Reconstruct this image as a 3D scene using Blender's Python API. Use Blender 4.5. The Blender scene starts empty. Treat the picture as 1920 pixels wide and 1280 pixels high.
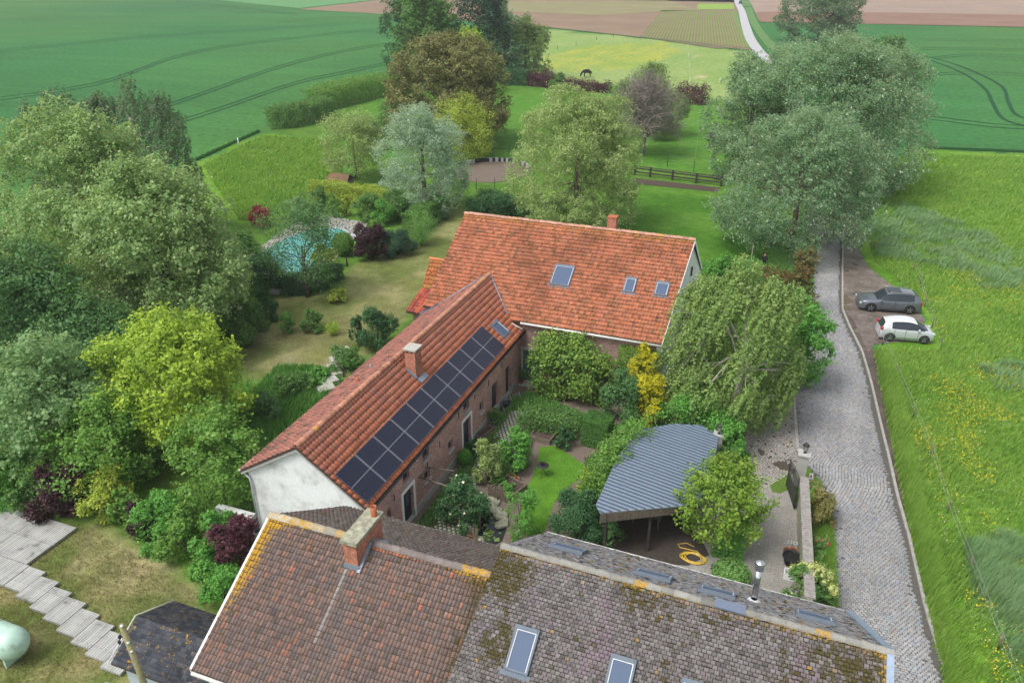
import bpy, bmesh, math, random
import numpy as np
from mathutils import Vector, Matrix

# ------------------------------------------------------------------ camera, sky, sun, exposure
S = bpy.context.scene
F = 1493.0                      # focal length in pixels of the 1920 px wide photograph (28 mm)
H = 26.5                        # height of the drone above the courtyard
PITCH = math.atan(733/F)
YAW = math.atan(640/math.hypot(F, 733))      # the farmhouse walls run along the X and Y axes
cd = bpy.data.cameras.new('camera'); cam = bpy.data.objects.new('camera', cd); S.collection.objects.link(cam)
cam.location = (0, 0, H); cam.rotation_euler = (math.radians(90)-PITCH, 0, YAW)
cd.lens = 28; cd.sensor_width = 36; cd.clip_end = 6000; cd.clip_start = 0.5
S.camera = cam
w = bpy.data.worlds.new('World'); S.world = w; w.use_nodes = True
nt = w.node_tree; bg = nt.nodes['Background']
sky = nt.nodes.new('ShaderNodeTexSky'); sky.sky_type = 'NISHITA'; sky.sun_disc = False
SUN_EL, SUN_AZ = math.radians(58), math.radians(215)
sky.sun_elevation = SUN_EL; sky.sun_rotation = SUN_AZ; sky.dust_density = 4; sky.air_density = 1.0; sky.ozone_density = 1
hs = nt.nodes.new('ShaderNodeHueSaturation'); hs.inputs['Saturation'].default_value = 0.30
nt.links.new(sky.outputs[0], hs.inputs['Color']); nt.links.new(hs.outputs[0], bg.inputs[0]); bg.inputs[1].default_value = 0.15
sl = bpy.data.lights.new('sun', 'SUN'); sl.energy = 1.25; sl.angle = math.radians(20); sl.color = (1, 0.965, 0.91)
so = bpy.data.objects.new('sun', sl); S.collection.objects.link(so)
sd = Vector((math.sin(SUN_AZ)*math.cos(SUN_EL), math.cos(SUN_AZ)*math.cos(SUN_EL), math.sin(SUN_EL)))
so.rotation_euler = sd.to_track_quat('Z', 'Y').to_euler()
S.view_settings.view_transform = 'Standard'; S.view_settings.look = 'None'
S.view_settings.exposure = 0.54; S.view_settings.gamma = 1

# ------------------------------------------------------------------ photo measurements -> metres
sp, cp = math.sin(PITCH), math.cos(PITCH)
AX = np.array([math.cos(YAW), -math.sin(YAW)]); BX = np.array([math.sin(YAW), math.cos(YAW)])
def ray(px, py):
    u = (px-960)/F; v = (py-640)/F
    d = np.array([u, cp-v*sp])
    return np.array([d@AX, d@BX, -sp-v*cp])
def G(px, py, z=0.0):
    r = ray(px, py); t = (z-H)/r[2]
    return (float(r[0]*t), float(r[1]*t))
def G3(px, py, z=0.0): return G(px, py, z)+(z,)
def DEP(px, py, z=0.0):
    return (H-z)/(sp+(py-640)/F*cp)
def HT(px, py, ty):
    "height of a thing standing on ground pixel (px,py) whose top is seen at row ty"
    x, y = G(px, py); d = math.hypot(x, y); r = ray(px, ty)
    return H+r[2]*d/math.hypot(r[0], r[1])
def RP(px, py, p0, n):
    r = ray(px, py); o = np.array([0, 0, H]); n = np.array(n); t = ((np.array(p0)-o)@n)/(r@n)
    return o+r*t
def OA(px, py, a):
    r = ray(px, py); t = a/r[0]; return float(r[1]*t), float(H+r[2]*t)
def OB(px, py, b):
    r = ray(px, py); t = b/r[1]; return float(r[0]*t), float(H+r[2]*t)

# ------------------------------------------------------------------ helpers
rng = np.random.default_rng(7); R0 = random.Random(3)
ORG = {}
def link(o): S.collection.objects.link(o); return o
def tag(o, label=None, cat=None, group=None, kind=None):
    if label: o['label'] = label
    if cat: o['category'] = cat
    if group: o['group'] = group
    if kind: o['kind'] = kind
    return o
def thing(name, label, cat, loc=(0, 0, 0), group=None):
    o = link(bpy.data.objects.new(name, None)); o.location = loc; o.empty_display_size = .3
    tag(o, label, cat, group); ORG[o.name] = np.array(loc, float); return o
def org(parent): return ORG.get(parent.name, np.zeros(3)) if parent else np.zeros(3)
def finish(o, parent):
    if parent: o.parent = parent; ORG[o.name] = org(parent)
    return link(o)
def npmesh(name, V, Fq, mats, parent=None, col=None, tint=None, uv=None, smooth=False, mi=None, extra=None):
    "V (n,3), Fq (m,k) all k-gons; col (m,3) per face, tint (m,) per face, uv (m*k,2)"
    V = np.asarray(V, np.float32) - org(parent).astype(np.float32); Fq = np.asarray(Fq, np.int32); m, k = Fq.shape
    me = bpy.data.meshes.new(name); me.vertices.add(len(V)); me.vertices.foreach_set('co', V.ravel())
    me.loops.add(m*k); me.loops.foreach_set('vertex_index', Fq.ravel())
    me.polygons.add(m); me.polygons.foreach_set('loop_start', np.arange(0, m*k, k, dtype=np.int32))
    me.polygons.foreach_set('loop_total', np.full(m, k, np.int32))
    if smooth: me.polygons.foreach_set('use_smooth', np.ones(m, bool))
    if mi is not None: me.polygons.foreach_set('material_index', np.asarray(mi, np.int32))
    for mt in (mats if isinstance(mats, (list, tuple)) else [mats]): me.materials.append(mt)
    if col is not None:
        c = np.ones((m, 4), np.float32); c[:, :3] = col
        a = me.attributes.new('col', 'FLOAT_COLOR', 'CORNER'); a.data.foreach_set('color', np.repeat(c, k, 0).ravel())
    if tint is not None:
        a = me.attributes.new('tint', 'FLOAT', 'FACE'); a.data.foreach_set('value', np.asarray(tint, np.float32))
    for kx, vx in (extra or {}).items():
        a = me.attributes.new(kx, 'FLOAT', 'FACE'); a.data.foreach_set('value', np.asarray(vx, np.float32))
    if uv is not None:
        u = me.uv_layers.new(name='UVMap'); u.data.foreach_set('uv', np.asarray(uv, np.float32).ravel())
    me.update(calc_edges=True)
    return finish(bpy.data.objects.new(name, me), parent)

class MB:
    def __init__(s): s.v = []; s.f = []; s.m = []; s.sm = []
    def add(s, vs, fs, mi=0, smooth=False):
        o = len(s.v); s.v += [tuple(map(float, p)) for p in vs]
        for f in fs: s.f.append([i+o for i in f]); s.m.append(mi); s.sm.append(smooth)
        return s
    def box(s, c, d, rz=0, mi=0, tilt=None):
        x, y, z = d[0]/2, d[1]/2, d[2]/2; M = Matrix.Rotation(rz, 3, 'Z')
        if tilt is not None: M = M @ tilt
        vs = [M @ Vector((i*x, j*y, k*z)) + Vector(c) for k in (-1, 1) for j in (-1, 1) for i in (-1, 1)]
        return s.add(vs, [(0, 2, 3, 1), (4, 5, 7, 6), (0, 1, 5, 4), (2, 6, 7, 3), (0, 4, 6, 2), (1, 3, 7, 5)], mi)
    def span(s, x0, x1, y0, y1, z0, z1, mi=0):
        return s.box(((x0+x1)/2, (y0+y1)/2, (z0+z1)/2), (x1-x0, y1-y0, z1-z0), 0, mi)
    def tube(s, pts, rad, n=8, mi=0, cap=True, smooth=True):
        pts = [Vector(p) for p in pts]; rad = rad if isinstance(rad, (list, tuple)) else [rad]*len(pts)
        rings = []; up = Vector((0.13, 0.31, 0.94)).normalized()
        for i, p in enumerate(pts):
            t = (pts[min(i+1, len(pts)-1)]-pts[max(i-1, 0)]).normalized()
            u = up - t*up.dot(t)
            if u.length < .05: u = Vector((1, 0, 0))-t*t.x
            u.normalize(); v = t.cross(u)
            rings.append([p+(u*math.cos(2*math.pi*k/n)+v*math.sin(2*math.pi*k/n))*rad[i] for k in range(n)])
        vs = [q for r in rings for q in r]; fs = []
        for i in range(len(pts)-1):
            for k in range(n): fs.append((i*n+k, i*n+(k+1) % n, (i+1)*n+(k+1) % n, (i+1)*n+k))
        if cap: fs += [tuple(range(n))[::-1], tuple(range((len(pts)-1)*n, len(pts)*n))]
        return s.add(vs, fs, mi, smooth)
    def lathe(s, c, prof, n=20, mi=0, axis='Z', smooth=True):
        vs = []
        for r, z in prof:
            for k in range(n):
                a = 2*math.pi*k/n; p = (r*math.cos(a), r*math.sin(a), z)
                if axis == 'X': p = (z, p[0], p[1])
                if axis == 'Y': p = (p[0], z, p[1])
                vs.append((p[0]+c[0], p[1]+c[1], p[2]+c[2]))
        fs = [(i*n+k, i*n+(k+1) % n, (i+1)*n+(k+1) % n, (i+1)*n+k) for i in range(len(prof)-1) for k in range(n)]
        return s.add(vs, fs, mi, smooth)
    def prism(s, poly, z0, z1, mi=0):
        n = len(poly); vs = [(p[0], p[1], z0) for p in poly]+[(p[0], p[1], z1) for p in poly]
        fs = [tuple(range(n))[::-1], tuple(range(n, 2*n))]+[(i, (i+1) % n, n+(i+1) % n, n+i) for i in range(n)]
        return s.add(vs, fs, mi)
    def hull4(s, a, b, c, d, off, mi=0):
        "quad a,b,c,d thickened by vector off"
        q = [Vector(p) for p in (a, b, c, d)]; o = Vector(off)
        return s.add(q+[p+o for p in q], [(3, 2, 1, 0), (4, 5, 6, 7), (0, 1, 5, 4), (1, 2, 6, 5), (2, 3, 7, 6), (3, 0, 4, 7)], mi)
    def build(s, name, mats, parent=None):
        o0 = org(parent); me = bpy.data.meshes.new(name)
        V = np.array(s.v)
        me.from_pydata([tuple(p-o0) for p in V], [], s.f)
        for mt in (mats if isinstance(mats, (list, tuple)) else [mats]): me.materials.append(mt)
        me.polygons.foreach_set('material_index', s.m); me.polygons.foreach_set('use_smooth', s.sm)
        bm = bmesh.new(); bm.from_mesh(me); bmesh.ops.recalc_face_normals(bm, faces=bm.faces)
        uvl = bm.loops.layers.uv.new('UVMap')
        for f in bm.faces:
            n = f.normal; ax = max(range(3), key=lambda i: abs(n[i]))
            for l in f.loops:
                p = l.vert.co
                l[uvl].uv = (p.y, p.z) if ax == 0 else (p.x, p.z) if ax == 1 else (p.x, p.y)
        bm.to_mesh(me); bm.free(); me.update()
        return finish(bpy.data.objects.new(name, me), parent)

def copy_tree(o, parent=None):
    c = link(o.copy()); c.parent = parent
    for ch in list(o.children): copy_tree(ch, c)
    return c

# value noise in numpy
def vnoise(x, y, sc, seed=0):
    x = np.asarray(x)/sc+100.3+seed*17.17; y = np.asarray(y)/sc+200.7+seed*9.31
    xi = np.floor(x).astype(np.int64); yi = np.floor(y).astype(np.int64); fx = x-xi; fy = y-yi
    fx = fx*fx*(3-2*fx); fy = fy*fy*(3-2*fy)
    def h(i, j):
        n = (i*374761393+j*668265263+seed*1274126177) & 0xffffffff
        n = ((n ^ (n >> 13))*1274126177) & 0xffffffff
        return ((n ^ (n >> 16)) & 0xffff)/65535.0
    return (h(xi, yi)*(1-fx)+h(xi+1, yi)*fx)*(1-fy)+(h(xi, yi+1)*(1-fx)+h(xi+1, yi+1)*fx)*fy
def fbm(x, y, sc, seed=0, o=3):
    t = 0; a = .5; s_ = 0
    for i in range(o): t = t+a*vnoise(x, y, sc/2**i, seed+i); s_ += a; a *= .5
    return t/s_
def inpoly(X, Y, poly):
    r = np.zeros(X.shape, bool); n = len(poly)
    for i in range(n):
        x1, y1 = poly[i]; x2, y2 = poly[(i+1) % n]
        if y1 == y2: continue
        c = ((Y > y1) != (Y > y2)) & (X < (x2-x1)*(Y-y1)/(y2-y1)+x1); r ^= c
    return r
def GP(pts): return [G(*p) for p in pts]

# ------------------------------------------------------------------ materials
def nodes(name):
    m = bpy.data.materials.new(name); m.use_nodes = True; t = m.node_tree; b = t.nodes['Principled BSDF']; return m, t, b
def noise_n(t, scale, detail=4, coord='Object', rough=.6):
    tc = t.nodes.new('ShaderNodeTexCoord'); n = t.nodes.new('ShaderNodeTexNoise'); n.inputs['Scale'].default_value = scale
    n.inputs['Detail'].default_value = detail; n.inputs['Roughness'].default_value = rough
    t.links.new(tc.outputs[coord], n.inputs['Vector']); return n
def rampn(t, src, stops):
    r = t.nodes.new('ShaderNodeValToRGB'); e = r.color_ramp.elements
    while len(e) < len(stops): e.new(.5)
    for el, (p, c) in zip(e, stops): el.position = p; el.color = tuple(c)+(1,) if len(c) == 3 else c
    t.links.new(src, r.inputs[0]); return r
def mixc(t, mode, a, b, f=1.0):
    m = t.nodes.new('ShaderNodeMix'); m.data_type = 'RGBA'; m.blend_type = mode
    if isinstance(f, (int, float)): m.inputs[0].default_value = f
    else: t.links.new(f, m.inputs[0])
    for i, q in ((6, a), (7, b)):
        if isinstance(q, tuple): m.inputs[i].default_value = q+(1,) if len(q) == 3 else q
        else: t.links.new(q, m.inputs[i])
    return m.outputs[2]
def bump(t, b, src, strength=.3, dist=.02):
    n = t.nodes.new('ShaderNodeBump'); n.inputs['Strength'].default_value = strength; n.inputs['Distance'].default_value = dist
    t.links.new(src, n.inputs['Height']); t.links.new(n.outputs[0], b.inputs['Normal'])
def mat(name, col, rough=.8, var=.25, scale=6, metal=0, bmp=0, spec=.3, det=5):
    m, t, b = nodes(name); n = noise_n(t, scale, det)
    c = tuple(col); r = rampn(t, n.outputs[0], [(.25, tuple(x*(1-var) for x in c)), (.75, tuple(min(1, x*(1+var)) for x in c))])
    t.links.new(r.outputs[0], b.inputs['Base Color']); b.inputs['Roughness'].default_value = rough; b.inputs['Metallic'].default_value = metal
    b.inputs['Specular IOR Level'].default_value = spec
    if bmp: bump(t, b, n.outputs[0], bmp)
    return m
def attmat(name, rough=.85, scale=3, lo=.75, hi=1.25, bmp=0.2, fine=30, flo=.8, fhi=1.2, spec=.25, dist=.02):
    "albedo from the 'col' attribute with two scales of natural variation"
    m, t, b = nodes(name); a = t.nodes.new('ShaderNodeAttribute'); a.attribute_name = 'col'
    n1 = noise_n(t, scale, 5); r1 = rampn(t, n1.outputs[0], [(.3, (lo,)*3), (.7, (hi,)*3)])
    n2 = noise_n(t, fine, 3); r2 = rampn(t, n2.outputs[0], [(.3, (flo,)*3), (.7, (fhi,)*3)])
    c = mixc(t, 'MULTIPLY', mixc(t, 'MULTIPLY', a.outputs['Color'], r1.outputs[0]), r2.outputs[0])
    t.links.new(c, b.inputs['Base Color']); b.inputs['Roughness'].default_value = rough; b.inputs['Specular IOR Level'].default_value = spec
    if bmp: bump(t, b, n2.outputs[0], bmp, dist)
    return m
def leafmat(name, a, b_, under=None, trans=.3, rough=.55):
    m, t, b = nodes(name); at = t.nodes.new('ShaderNodeAttribute'); at.attribute_name = 'tint'
    c = mixc(t, 'MIX', tuple(a), tuple(b_), at.outputs['Fac'])
    if under:
        g = t.nodes.new('ShaderNodeNewGeometry'); c = mixc(t, 'MIX', c, tuple(under), g.outputs['Backfacing'])
    t.links.new(c, b.inputs['Base Color']); b.inputs['Roughness'].default_value = rough; b.inputs['Specular IOR Level'].default_value = .35
    tr = t.nodes.new('ShaderNodeBsdfTranslucent'); tc = mixc(t, 'MULTIPLY', c, (1.3, 1.35, .7)); t.links.new(tc, tr.inputs[0])
    mx = t.nodes.new('ShaderNodeMixShader'); mx.inputs[0].default_value = trans
    out = t.nodes['Material Output']; t.links.new(b.outputs[0], mx.inputs[1]); t.links.new(tr.outputs[0], mx.inputs[2]); t.links.new(mx.outputs[0], out.inputs[0])
    return m
def brickmat(name, c1, c2, mortar, scale=1.0, dark=.72):
    m, t, b = nodes(name); tc = t.nodes.new('ShaderNodeTexCoord'); br = t.nodes.new('ShaderNodeTexBrick')
    t.links.new(tc.outputs['UV'], br.inputs['Vector']); br.inputs['Scale'].default_value = scale
    br.inputs['Brick Width'].default_value = .21; br.inputs['Row Height'].default_value = .07; br.inputs['Mortar Size'].default_value = .009
    br.inputs['Color1'].default_value = c1+(1,); br.inputs['Color2'].default_value = c2+(1,); br.inputs['Mortar'].default_value = mortar+(1,)
    n = noise_n(t, 1.1, 6); r = rampn(t, n.outputs[0], [(.3, (dark,)*3), (.65, (1.25, 1.2, 1.2))])
    n2 = noise_n(t, 9, 3); r2 = rampn(t, n2.outputs[0], [(.35, (.6, .62, .66)), (.7, (1.25, 1.15, 1.1))])
    c = mixc(t, 'MULTIPLY', mixc(t, 'MULTIPLY', br.outputs[0], r.outputs[0]), r2.outputs[0])
    t.links.new(c, b.inputs['Base Color']); b.inputs['Roughness'].default_value = .9; bump(t, b, br.outputs['Fac'], -.4, .01)
    return m
def glassmat(name, col=(.1, .14, .2), rough=.08):
    m, t, b = nodes(name); b.inputs['Base Color'].default_value = col+(1,); b.inputs['Roughness'].default_value = rough
    b.inputs['Specular IOR Level'].default_value = .45; return m
def paint(name, col, rough=.3, metal=.0, coat=.6):
    m, t, b = nodes(name); n = noise_n(t, 3, 3); r = rampn(t, n.outputs[0], [(.3, tuple(x*.93 for x in col)), (.7, tuple(min(1, x*1.05) for x in col))])
    t.links.new(r.outputs[0], b.inputs['Base Color']); b.inputs['Roughness'].default_value = rough; b.inputs['Metallic'].default_value = metal
    b.inputs['Coat Weight'].default_value = coat; return m

def tilemat(name, rough, scale, lo, hi, bmp, fine, flo, fhi, spec):
    m = attmat(name, rough, scale, lo, hi, bmp, fine, flo, fhi, spec, .01); t = m.node_tree; b = t.nodes['Principled BSDF']; c = b.inputs['Base Color'].links[0].from_socket
    for att, sc, colr in (('moss', 17, (.075, .062, .022)), ('lich', 9, (.46, .265, .035))):
        a = t.nodes.new('ShaderNodeAttribute'); a.attribute_name = att; n = noise_n(t, sc, 6, rough=.75)
        ad = t.nodes.new('ShaderNodeMath'); ad.operation = 'ADD'; t.links.new(n.outputs[0], ad.inputs[0]); t.links.new(a.outputs['Fac'], ad.inputs[1])
        r = rampn(t, ad.outputs[0], [(.86, (0, 0, 0)), (.98, (1, 1, 1))]); ml = mixc(t, 'MULTIPLY', tuple(colr), noise_tint(t)); c = mixc(t, 'MIX', c, ml, r.outputs[0])
    t.links.new(c, b.inputs['Base Color']); return m
def noise_tint(t):
    n = noise_n(t, 25, 3); return rampn(t, n.outputs[0], [(.3, (.6, .6, .6)), (.7, (1.35, 1.35, 1.35))]).outputs[0]
M = {}
M['ground'] = attmat('ground_cover', .95, .9, .78, 1.22, .5, 9, .72, 1.28, .1, .08)
M['crop'] = attmat('crop', .9, .25, .9, 1.1, .5, 5, .8, 1.2, .1, .1)
M['grass'] = leafmat('grass_blades', (.15, .33, .045), (.33, .47, .10), None, .35, .7)
M['grass_dry'] = leafmat('dry_grass', (.20, .21, .08), (.36, .32, .16), None, .25, .8)
M['grass_blue'] = leafmat('meadow_grass_blue', (.15, .30, .11), (.30, .44, .23), None, .3, .7)
M['wheat'] = leafmat('wheat_blades', (.06, .19, .07), (.10, .26, .10), None, .25, .7)
M['flower_y'] = leafmat('buttercup', (.62, .50, .02), (.75, .62, .03), None, .2)
M['flower_w'] = leafmat('pale_blossom', (.75, .68, .45), (.8, .75, .6), None, .2)
M['flower_r'] = leafmat('red_blossom', (.5, .03, .07), (.6, .06, .12), None, .2)
M['sett'] = attmat('granite_setts', .75, 5, .9, 1.1, .3, 40, .85, 1.15, .35, .01)
M['joint'] = mat('dark_joint_sand', (.10, .095, .085), .95, .35, 9, bmp=.3)
M['drive_joint'] = mat('damp_joint_earth', (.075, .06, .045), .95, .4, 6, bmp=.3)
M['kerb'] = mat('kerb_stone', (.33, .32, .295), .85, .25, 3, bmp=.2)
M['tile_orange'] = tilemat('clay_tiles', .75, 2.0, .85, 1.12, .3, 30, .86, 1.14, .25)
M['tile_grey'] = tilemat('weathered_tiles', .9, 4, .85, 1.15, .4, 45, .66, 1.34, .15)
M['under'] = mat('roof_batten_dark', (.06, .045, .035), .95, .3, 5)
M['white'] = mat('white_render', (.82, .83, .82), .9, .05, 1.2, bmp=.1)
def stained():
    m, t, b = nodes('stained_white_render'); n = noise_n(t, .9, 6, rough=.65); r = rampn(t, n.outputs[0], [(.36, (.52, .53, .50)), (.5, (.72, .74, .74)), (.7, (.8, .82, .83))])
    n2 = noise_n(t, 7, 5); r2 = rampn(t, n2.outputs[0], [(.3, (.9, .9, .9)), (.6, (1, 1, 1))])
    t.links.new(mixc(t, 'MULTIPLY', r.outputs[0], r2.outputs[0]), b.inputs['Base Color']); b.inputs['Roughness'].default_value = .9; bump(t, b, n2.outputs[0], .15); return m
M['stain'] = stained()
M['brick'] = brickmat('old_red_brick', (.55, .25, .195), (.39, .20, .17), (.57, .53, .50))
M['brick_dark'] = brickmat('weathered_brick', (.38, .20, .16), (.26, .16, .135), (.42, .38, .35))
M['brick_new'] = brickmat('chimney_brick', (.46, .15, .07), (.38, .11, .055), (.40, .30, .24), dark=.85)
M['plinth'] = mat('cement_plinth', (.36, .355, .33), .9, .2, 3, bmp=.2)
M['stone'] = mat('blue_stone', (.42, .42, .40), .8, .2, 5)
M['lead'] = mat('lead_flashing', (.23, .27, .32), .5, .2, 8, metal=.3)
M['zinc'] = mat('zinc_gutter', (.42, .44, .46), .55, .12, 5, metal=.1)
M['gutter'] = mat('pale_gutter', (.62, .62, .58), .6, .12, 5)
M['slab'] = mat('concrete_cap', (.42, .40, .36), .9, .3, 6, bmp=.4)
M['lichen_slab'] = mat('lichened_slab', (.30, .30, .22), .95, .55, 5, bmp=.5)
M['glass'] = glassmat('window_glass', (.05, .07, .09))
M['skyglass'] = glassmat('skylight_glass', (.085, .12, .19), .45); M['skyglass'].node_tree.nodes['Principled BSDF'].inputs['Specular IOR Level'].default_value = .12
M['velux'] = mat('skylight_frame', (.15, .18, .22), .7, .1, 4, spec=.1)
M['white_frame'] = mat('white_frame', (.70, .71, .72), .5, .05, 3)
M['dark'] = mat('dark_frame', (.03, .03, .035), .5, .3, 5)
M['black'] = mat('black_rubber', (.015, .015, .017), .6, .3, 5)
M['wood_old'] = mat('weathered_wood', (.17, .14, .11), .9, .35, 7, bmp=.4)
M['wood_dark'] = mat('dark_stained_wood', (.045, .038, .034), .85, .35, 5, bmp=.3)
M['bark'] = mat('bark', (.11, .09, .065), .95, .4, 6, bmp=.8)
M['bark_pale'] = mat('pale_bark', (.42, .39, .34), .9, .35, 5, bmp=.5)
M['twig'] = mat('grey_twigs', (.25, .22, .19), .9, .25, 6)
M['soil'] = mat('bare_soil', (.075, .055, .042), .97, .4, 5, bmp=.8)
M['terra'] = mat('terracotta', (.40, .13, .06), .8, .2, 8)
M['tyre'] = mat('tyre', (.02, .02, .022), .8, .2, 8)
M['alloy'] = mat('alloy_rim', (.35, .36, .38), .35, .1, 8, metal=.8)
M['mulch'] = mat('wood_mulch', (.16, .125, .10), .97, .55, 11, bmp=1, det=8)
def panelmat():
    m, t, b = nodes('solar_cells'); tc = t.nodes.new('ShaderNodeTexCoord'); mp = t.nodes.new('ShaderNodeMapping'); mp.inputs['Scale'].default_value = (1, 1, 1)
    br = t.nodes.new('ShaderNodeTexBrick'); br.offset = 0; br.inputs['Scale'].default_value = 1; br.inputs['Brick Width'].default_value = 3.0; br.inputs['Row Height'].default_value = .084
    br.inputs['Mortar Size'].default_value = .006; br.inputs['Color1'].default_value = (.009, .012, .03, 1); br.inputs['Color2'].default_value = (.012, .014, .034, 1); br.inputs['Mortar'].default_value = (.004, .005, .01, 1)
    t.links.new(tc.outputs['UV'], br.inputs['Vector']); t.links.new(br.outputs[0], b.inputs['Base Color']); b.inputs['Roughness'].default_value = .22; b.inputs['Specular IOR Level'].default_value = .6
    return m
M['cells'] = panelmat()
def deckmat():
    m, t, b = nodes('grey_deck_boards'); tc = t.nodes.new('ShaderNodeTexCoord'); br = t.nodes.new('ShaderNodeTexBrick'); mp = t.nodes.new('ShaderNodeMapping')
    mp.inputs['Rotation'].default_value = (0, 0, math.pi/2); t.links.new(tc.outputs['UV'], mp.inputs[0]); t.links.new(mp.outputs[0], br.inputs['Vector'])
    br.offset = .37; br.inputs['Scale'].default_value = 1; br.inputs['Brick Width'].default_value = 2.6; br.inputs['Row Height'].default_value = .13; br.inputs['Mortar Size'].default_value = .009
    br.inputs['Color1'].default_value = (.41, .415, .40, 1); br.inputs['Color2'].default_value = (.32, .325, .315, 1); br.inputs['Mortar'].default_value = (.10, .085, .075, 1)
    n = noise_n(t, 1.3, 6); n.noise_dimensions = '3D'
    r = rampn(t, n.outputs[0], [(.32, (.42, .36, .34)), (.42, (.93, .93, .92)), (.7, (1.15, 1.15, 1.13))])
    t.links.new(mixc(t, 'MULTIPLY', br.outputs[0], r.outputs[0]), b.inputs['Base Color']); b.inputs['Roughness'].default_value = .85; bump(t, b, br.outputs['Fac'], -.5, .01); return m
M['deck'] = deckmat()
M['dirt'] = attmat('wet_dirt', .55, .9, .5, 1.35, .9, 7, .65, 1.35, .4, .06)
M['gravel'] = attmat('gravel', .95, 1.0, .85, 1.15, .9, 16, .5, 1.45, .2, .03)

# foliage palettes  (leaf colour a, b, underside)
L = {}
def lm(k, a, b_, u=None, tr=.3):
    f = lambda c, q=(1.0 if k in ('yellow', 'bloom', 'red', 'purple', 'plum') else 1.42): tuple(min(.8, x*q) for x in c)
    L[k] = leafmat('leaves_'+k, f(a), f(b_), f(u, 1.25) if u else None, tr)
lm('maple_pale', (.085, .17, .045), (.24, .33, .13), (.34, .42, .22))
lm('hawthorn', (.04, .115, .035), (.105, .205, .065), (.12, .21, .09))
lm('whitebeam', (.07, .155, .05), (.20, .30, .13), (.32, .42, .25))
lm('lime_yellow', (.135, .235, .022), (.32, .42, .045), (.27, .36, .06))
lm('fresh', (.07, .17, .025), (.15, .27, .05), (.16, .27, .08))
lm('birch', (.09, .165, .038), (.21, .29, .085), (.22, .30, .12))
lm('birch_dark', (.05, .10, .045), (.11, .17, .08), (.13, .18, .10))
lm('bronze', (.085, .10, .03), (.20, .19, .065), (.18, .18, .08))
lm('deep', (.022, .075, .025), (.055, .135, .045), (.07, .14, .06))
lm('pine', (.016, .05, .028), (.04, .09, .05), None)
lm('mid', (.05, .13, .025), (.11, .21, .05), (.12, .21, .07))
lm('olive', (.08, .14, .03), (.15, .21, .06), (.15, .21, .09))
lm('silver', (.11, .18, .11), (.24, .32, .24), (.46, .54, .46))
lm('willow', (.13, .19, .055), (.26, .33, .12), (.31, .38, .19))
lm('poplar', (.055, .125, .055), (.15, .235, .12), (.38, .45, .35))
lm('purple', (.028, .013, .017), (.075, .025, .035), None, .15)
lm('plum', (.05, .016, .024), (.135, .038, .055), None, .2)
lm('red', (.22, .015, .04), (.42, .03, .07), None, .2)
lm('photinia', (.06, .11, .03), (.19, .085, .03), (.10, .14, .05))
lm('yellow', (.36, .38, .015), (.64, .56, .03), (.45, .45, .06))
lm('lime_green', (.075, .16, .018), (.20, .29, .035), (.16, .25, .05))
lm('lime_hedge', (.16, .24, .03), (.34, .38, .06), None)
lm('bright', (.06, .19, .03), (.12, .29, .05), (.13, .26, .07))
lm('bloom', (.35, .42, .14), (.62, .65, .27), None)
lm('rhodo', (.045, .13, .018), (.22, .32, .06), (.13, .2, .06))
lm('box', (.035, .11, .02), (.07, .165, .03), None)
lm('grassy', (.09, .20, .05), (.17, .30, .08), None)
lm('lavender', (.10, .13, .10), (.19, .22, .17), None)
lm('heather', (.11, .11, .03), (.20, .18, .06), None)
# ------------------------------------------------------------------ foliage builders
SEED = [11]
def nxt(): SEED[0] += 1; return np.random.default_rng(SEED[0])
def unit(a): return a/np.maximum(np.linalg.norm(a, axis=-1, keepdims=True), 1e-6)
def leafquads(C, N, size, g, asp=.55, axis=None):
    n = len(C); N = unit(N); r = unit(g.normal(size=(n, 3)))
    if axis is not None: r = unit(axis+.45*g.normal(size=(n, 3)))
    T = unit(np.cross(N, r)); B = np.cross(N, T)           # B is the long axis (close to r)
    s = size*np.clip(np.exp(.38*g.normal(size=(n, 1))-.05), .45, 1.6)
    B = B*s*.5; T = T*s*.5*asp; Cc = C
    V = np.stack([Cc-B, Cc+T-B*.1, Cc+B, Cc-T-B*.1], 1).reshape(-1, 3)
    return V, np.arange(4*n).reshape(n, 4)
def add_leaves(name, m, C, N, size, g, tint, parent=None, asp=.55, axis=None):
    V, Fq = leafquads(C, N, size, g, asp, axis)
    return npmesh(name, V, Fq, m, parent, tint=np.clip(tint, 0, 1))
def lobes(c, R, hc, nl, g, lr=(.32, .52), spread=.6):
    k = np.arange(nl)+.5; ph = np.arccos(1-2*k/nl); th = math.pi*(1+5**.5)*k+g.random()*6; d = np.stack([np.cos(th)*np.sin(ph), np.sin(th)*np.sin(ph), np.cos(ph)], 1); d = unit(d+g.normal(size=(nl, 3))*.16); g.shuffle(d); d[:, 2] = np.sign(d[:, 2])*np.abs(d[:, 2])**.8; d[:, :2] *= (1+.25*np.clip(-d[:, 2:3], 0, 1)); r = g.uniform(*lr, size=nl)
    P = np.array(c)+d*np.array([R, R, hc])*(spread+.06+.12*g.random((nl, 1)))
    rad = np.stack([r*R, r*R, r*hc*.9], 1)
    P = np.vstack([P, np.array([c])]); rad = np.vstack([rad, [[R*.72, R*.72, hc*.82]]]); return P, rad
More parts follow.
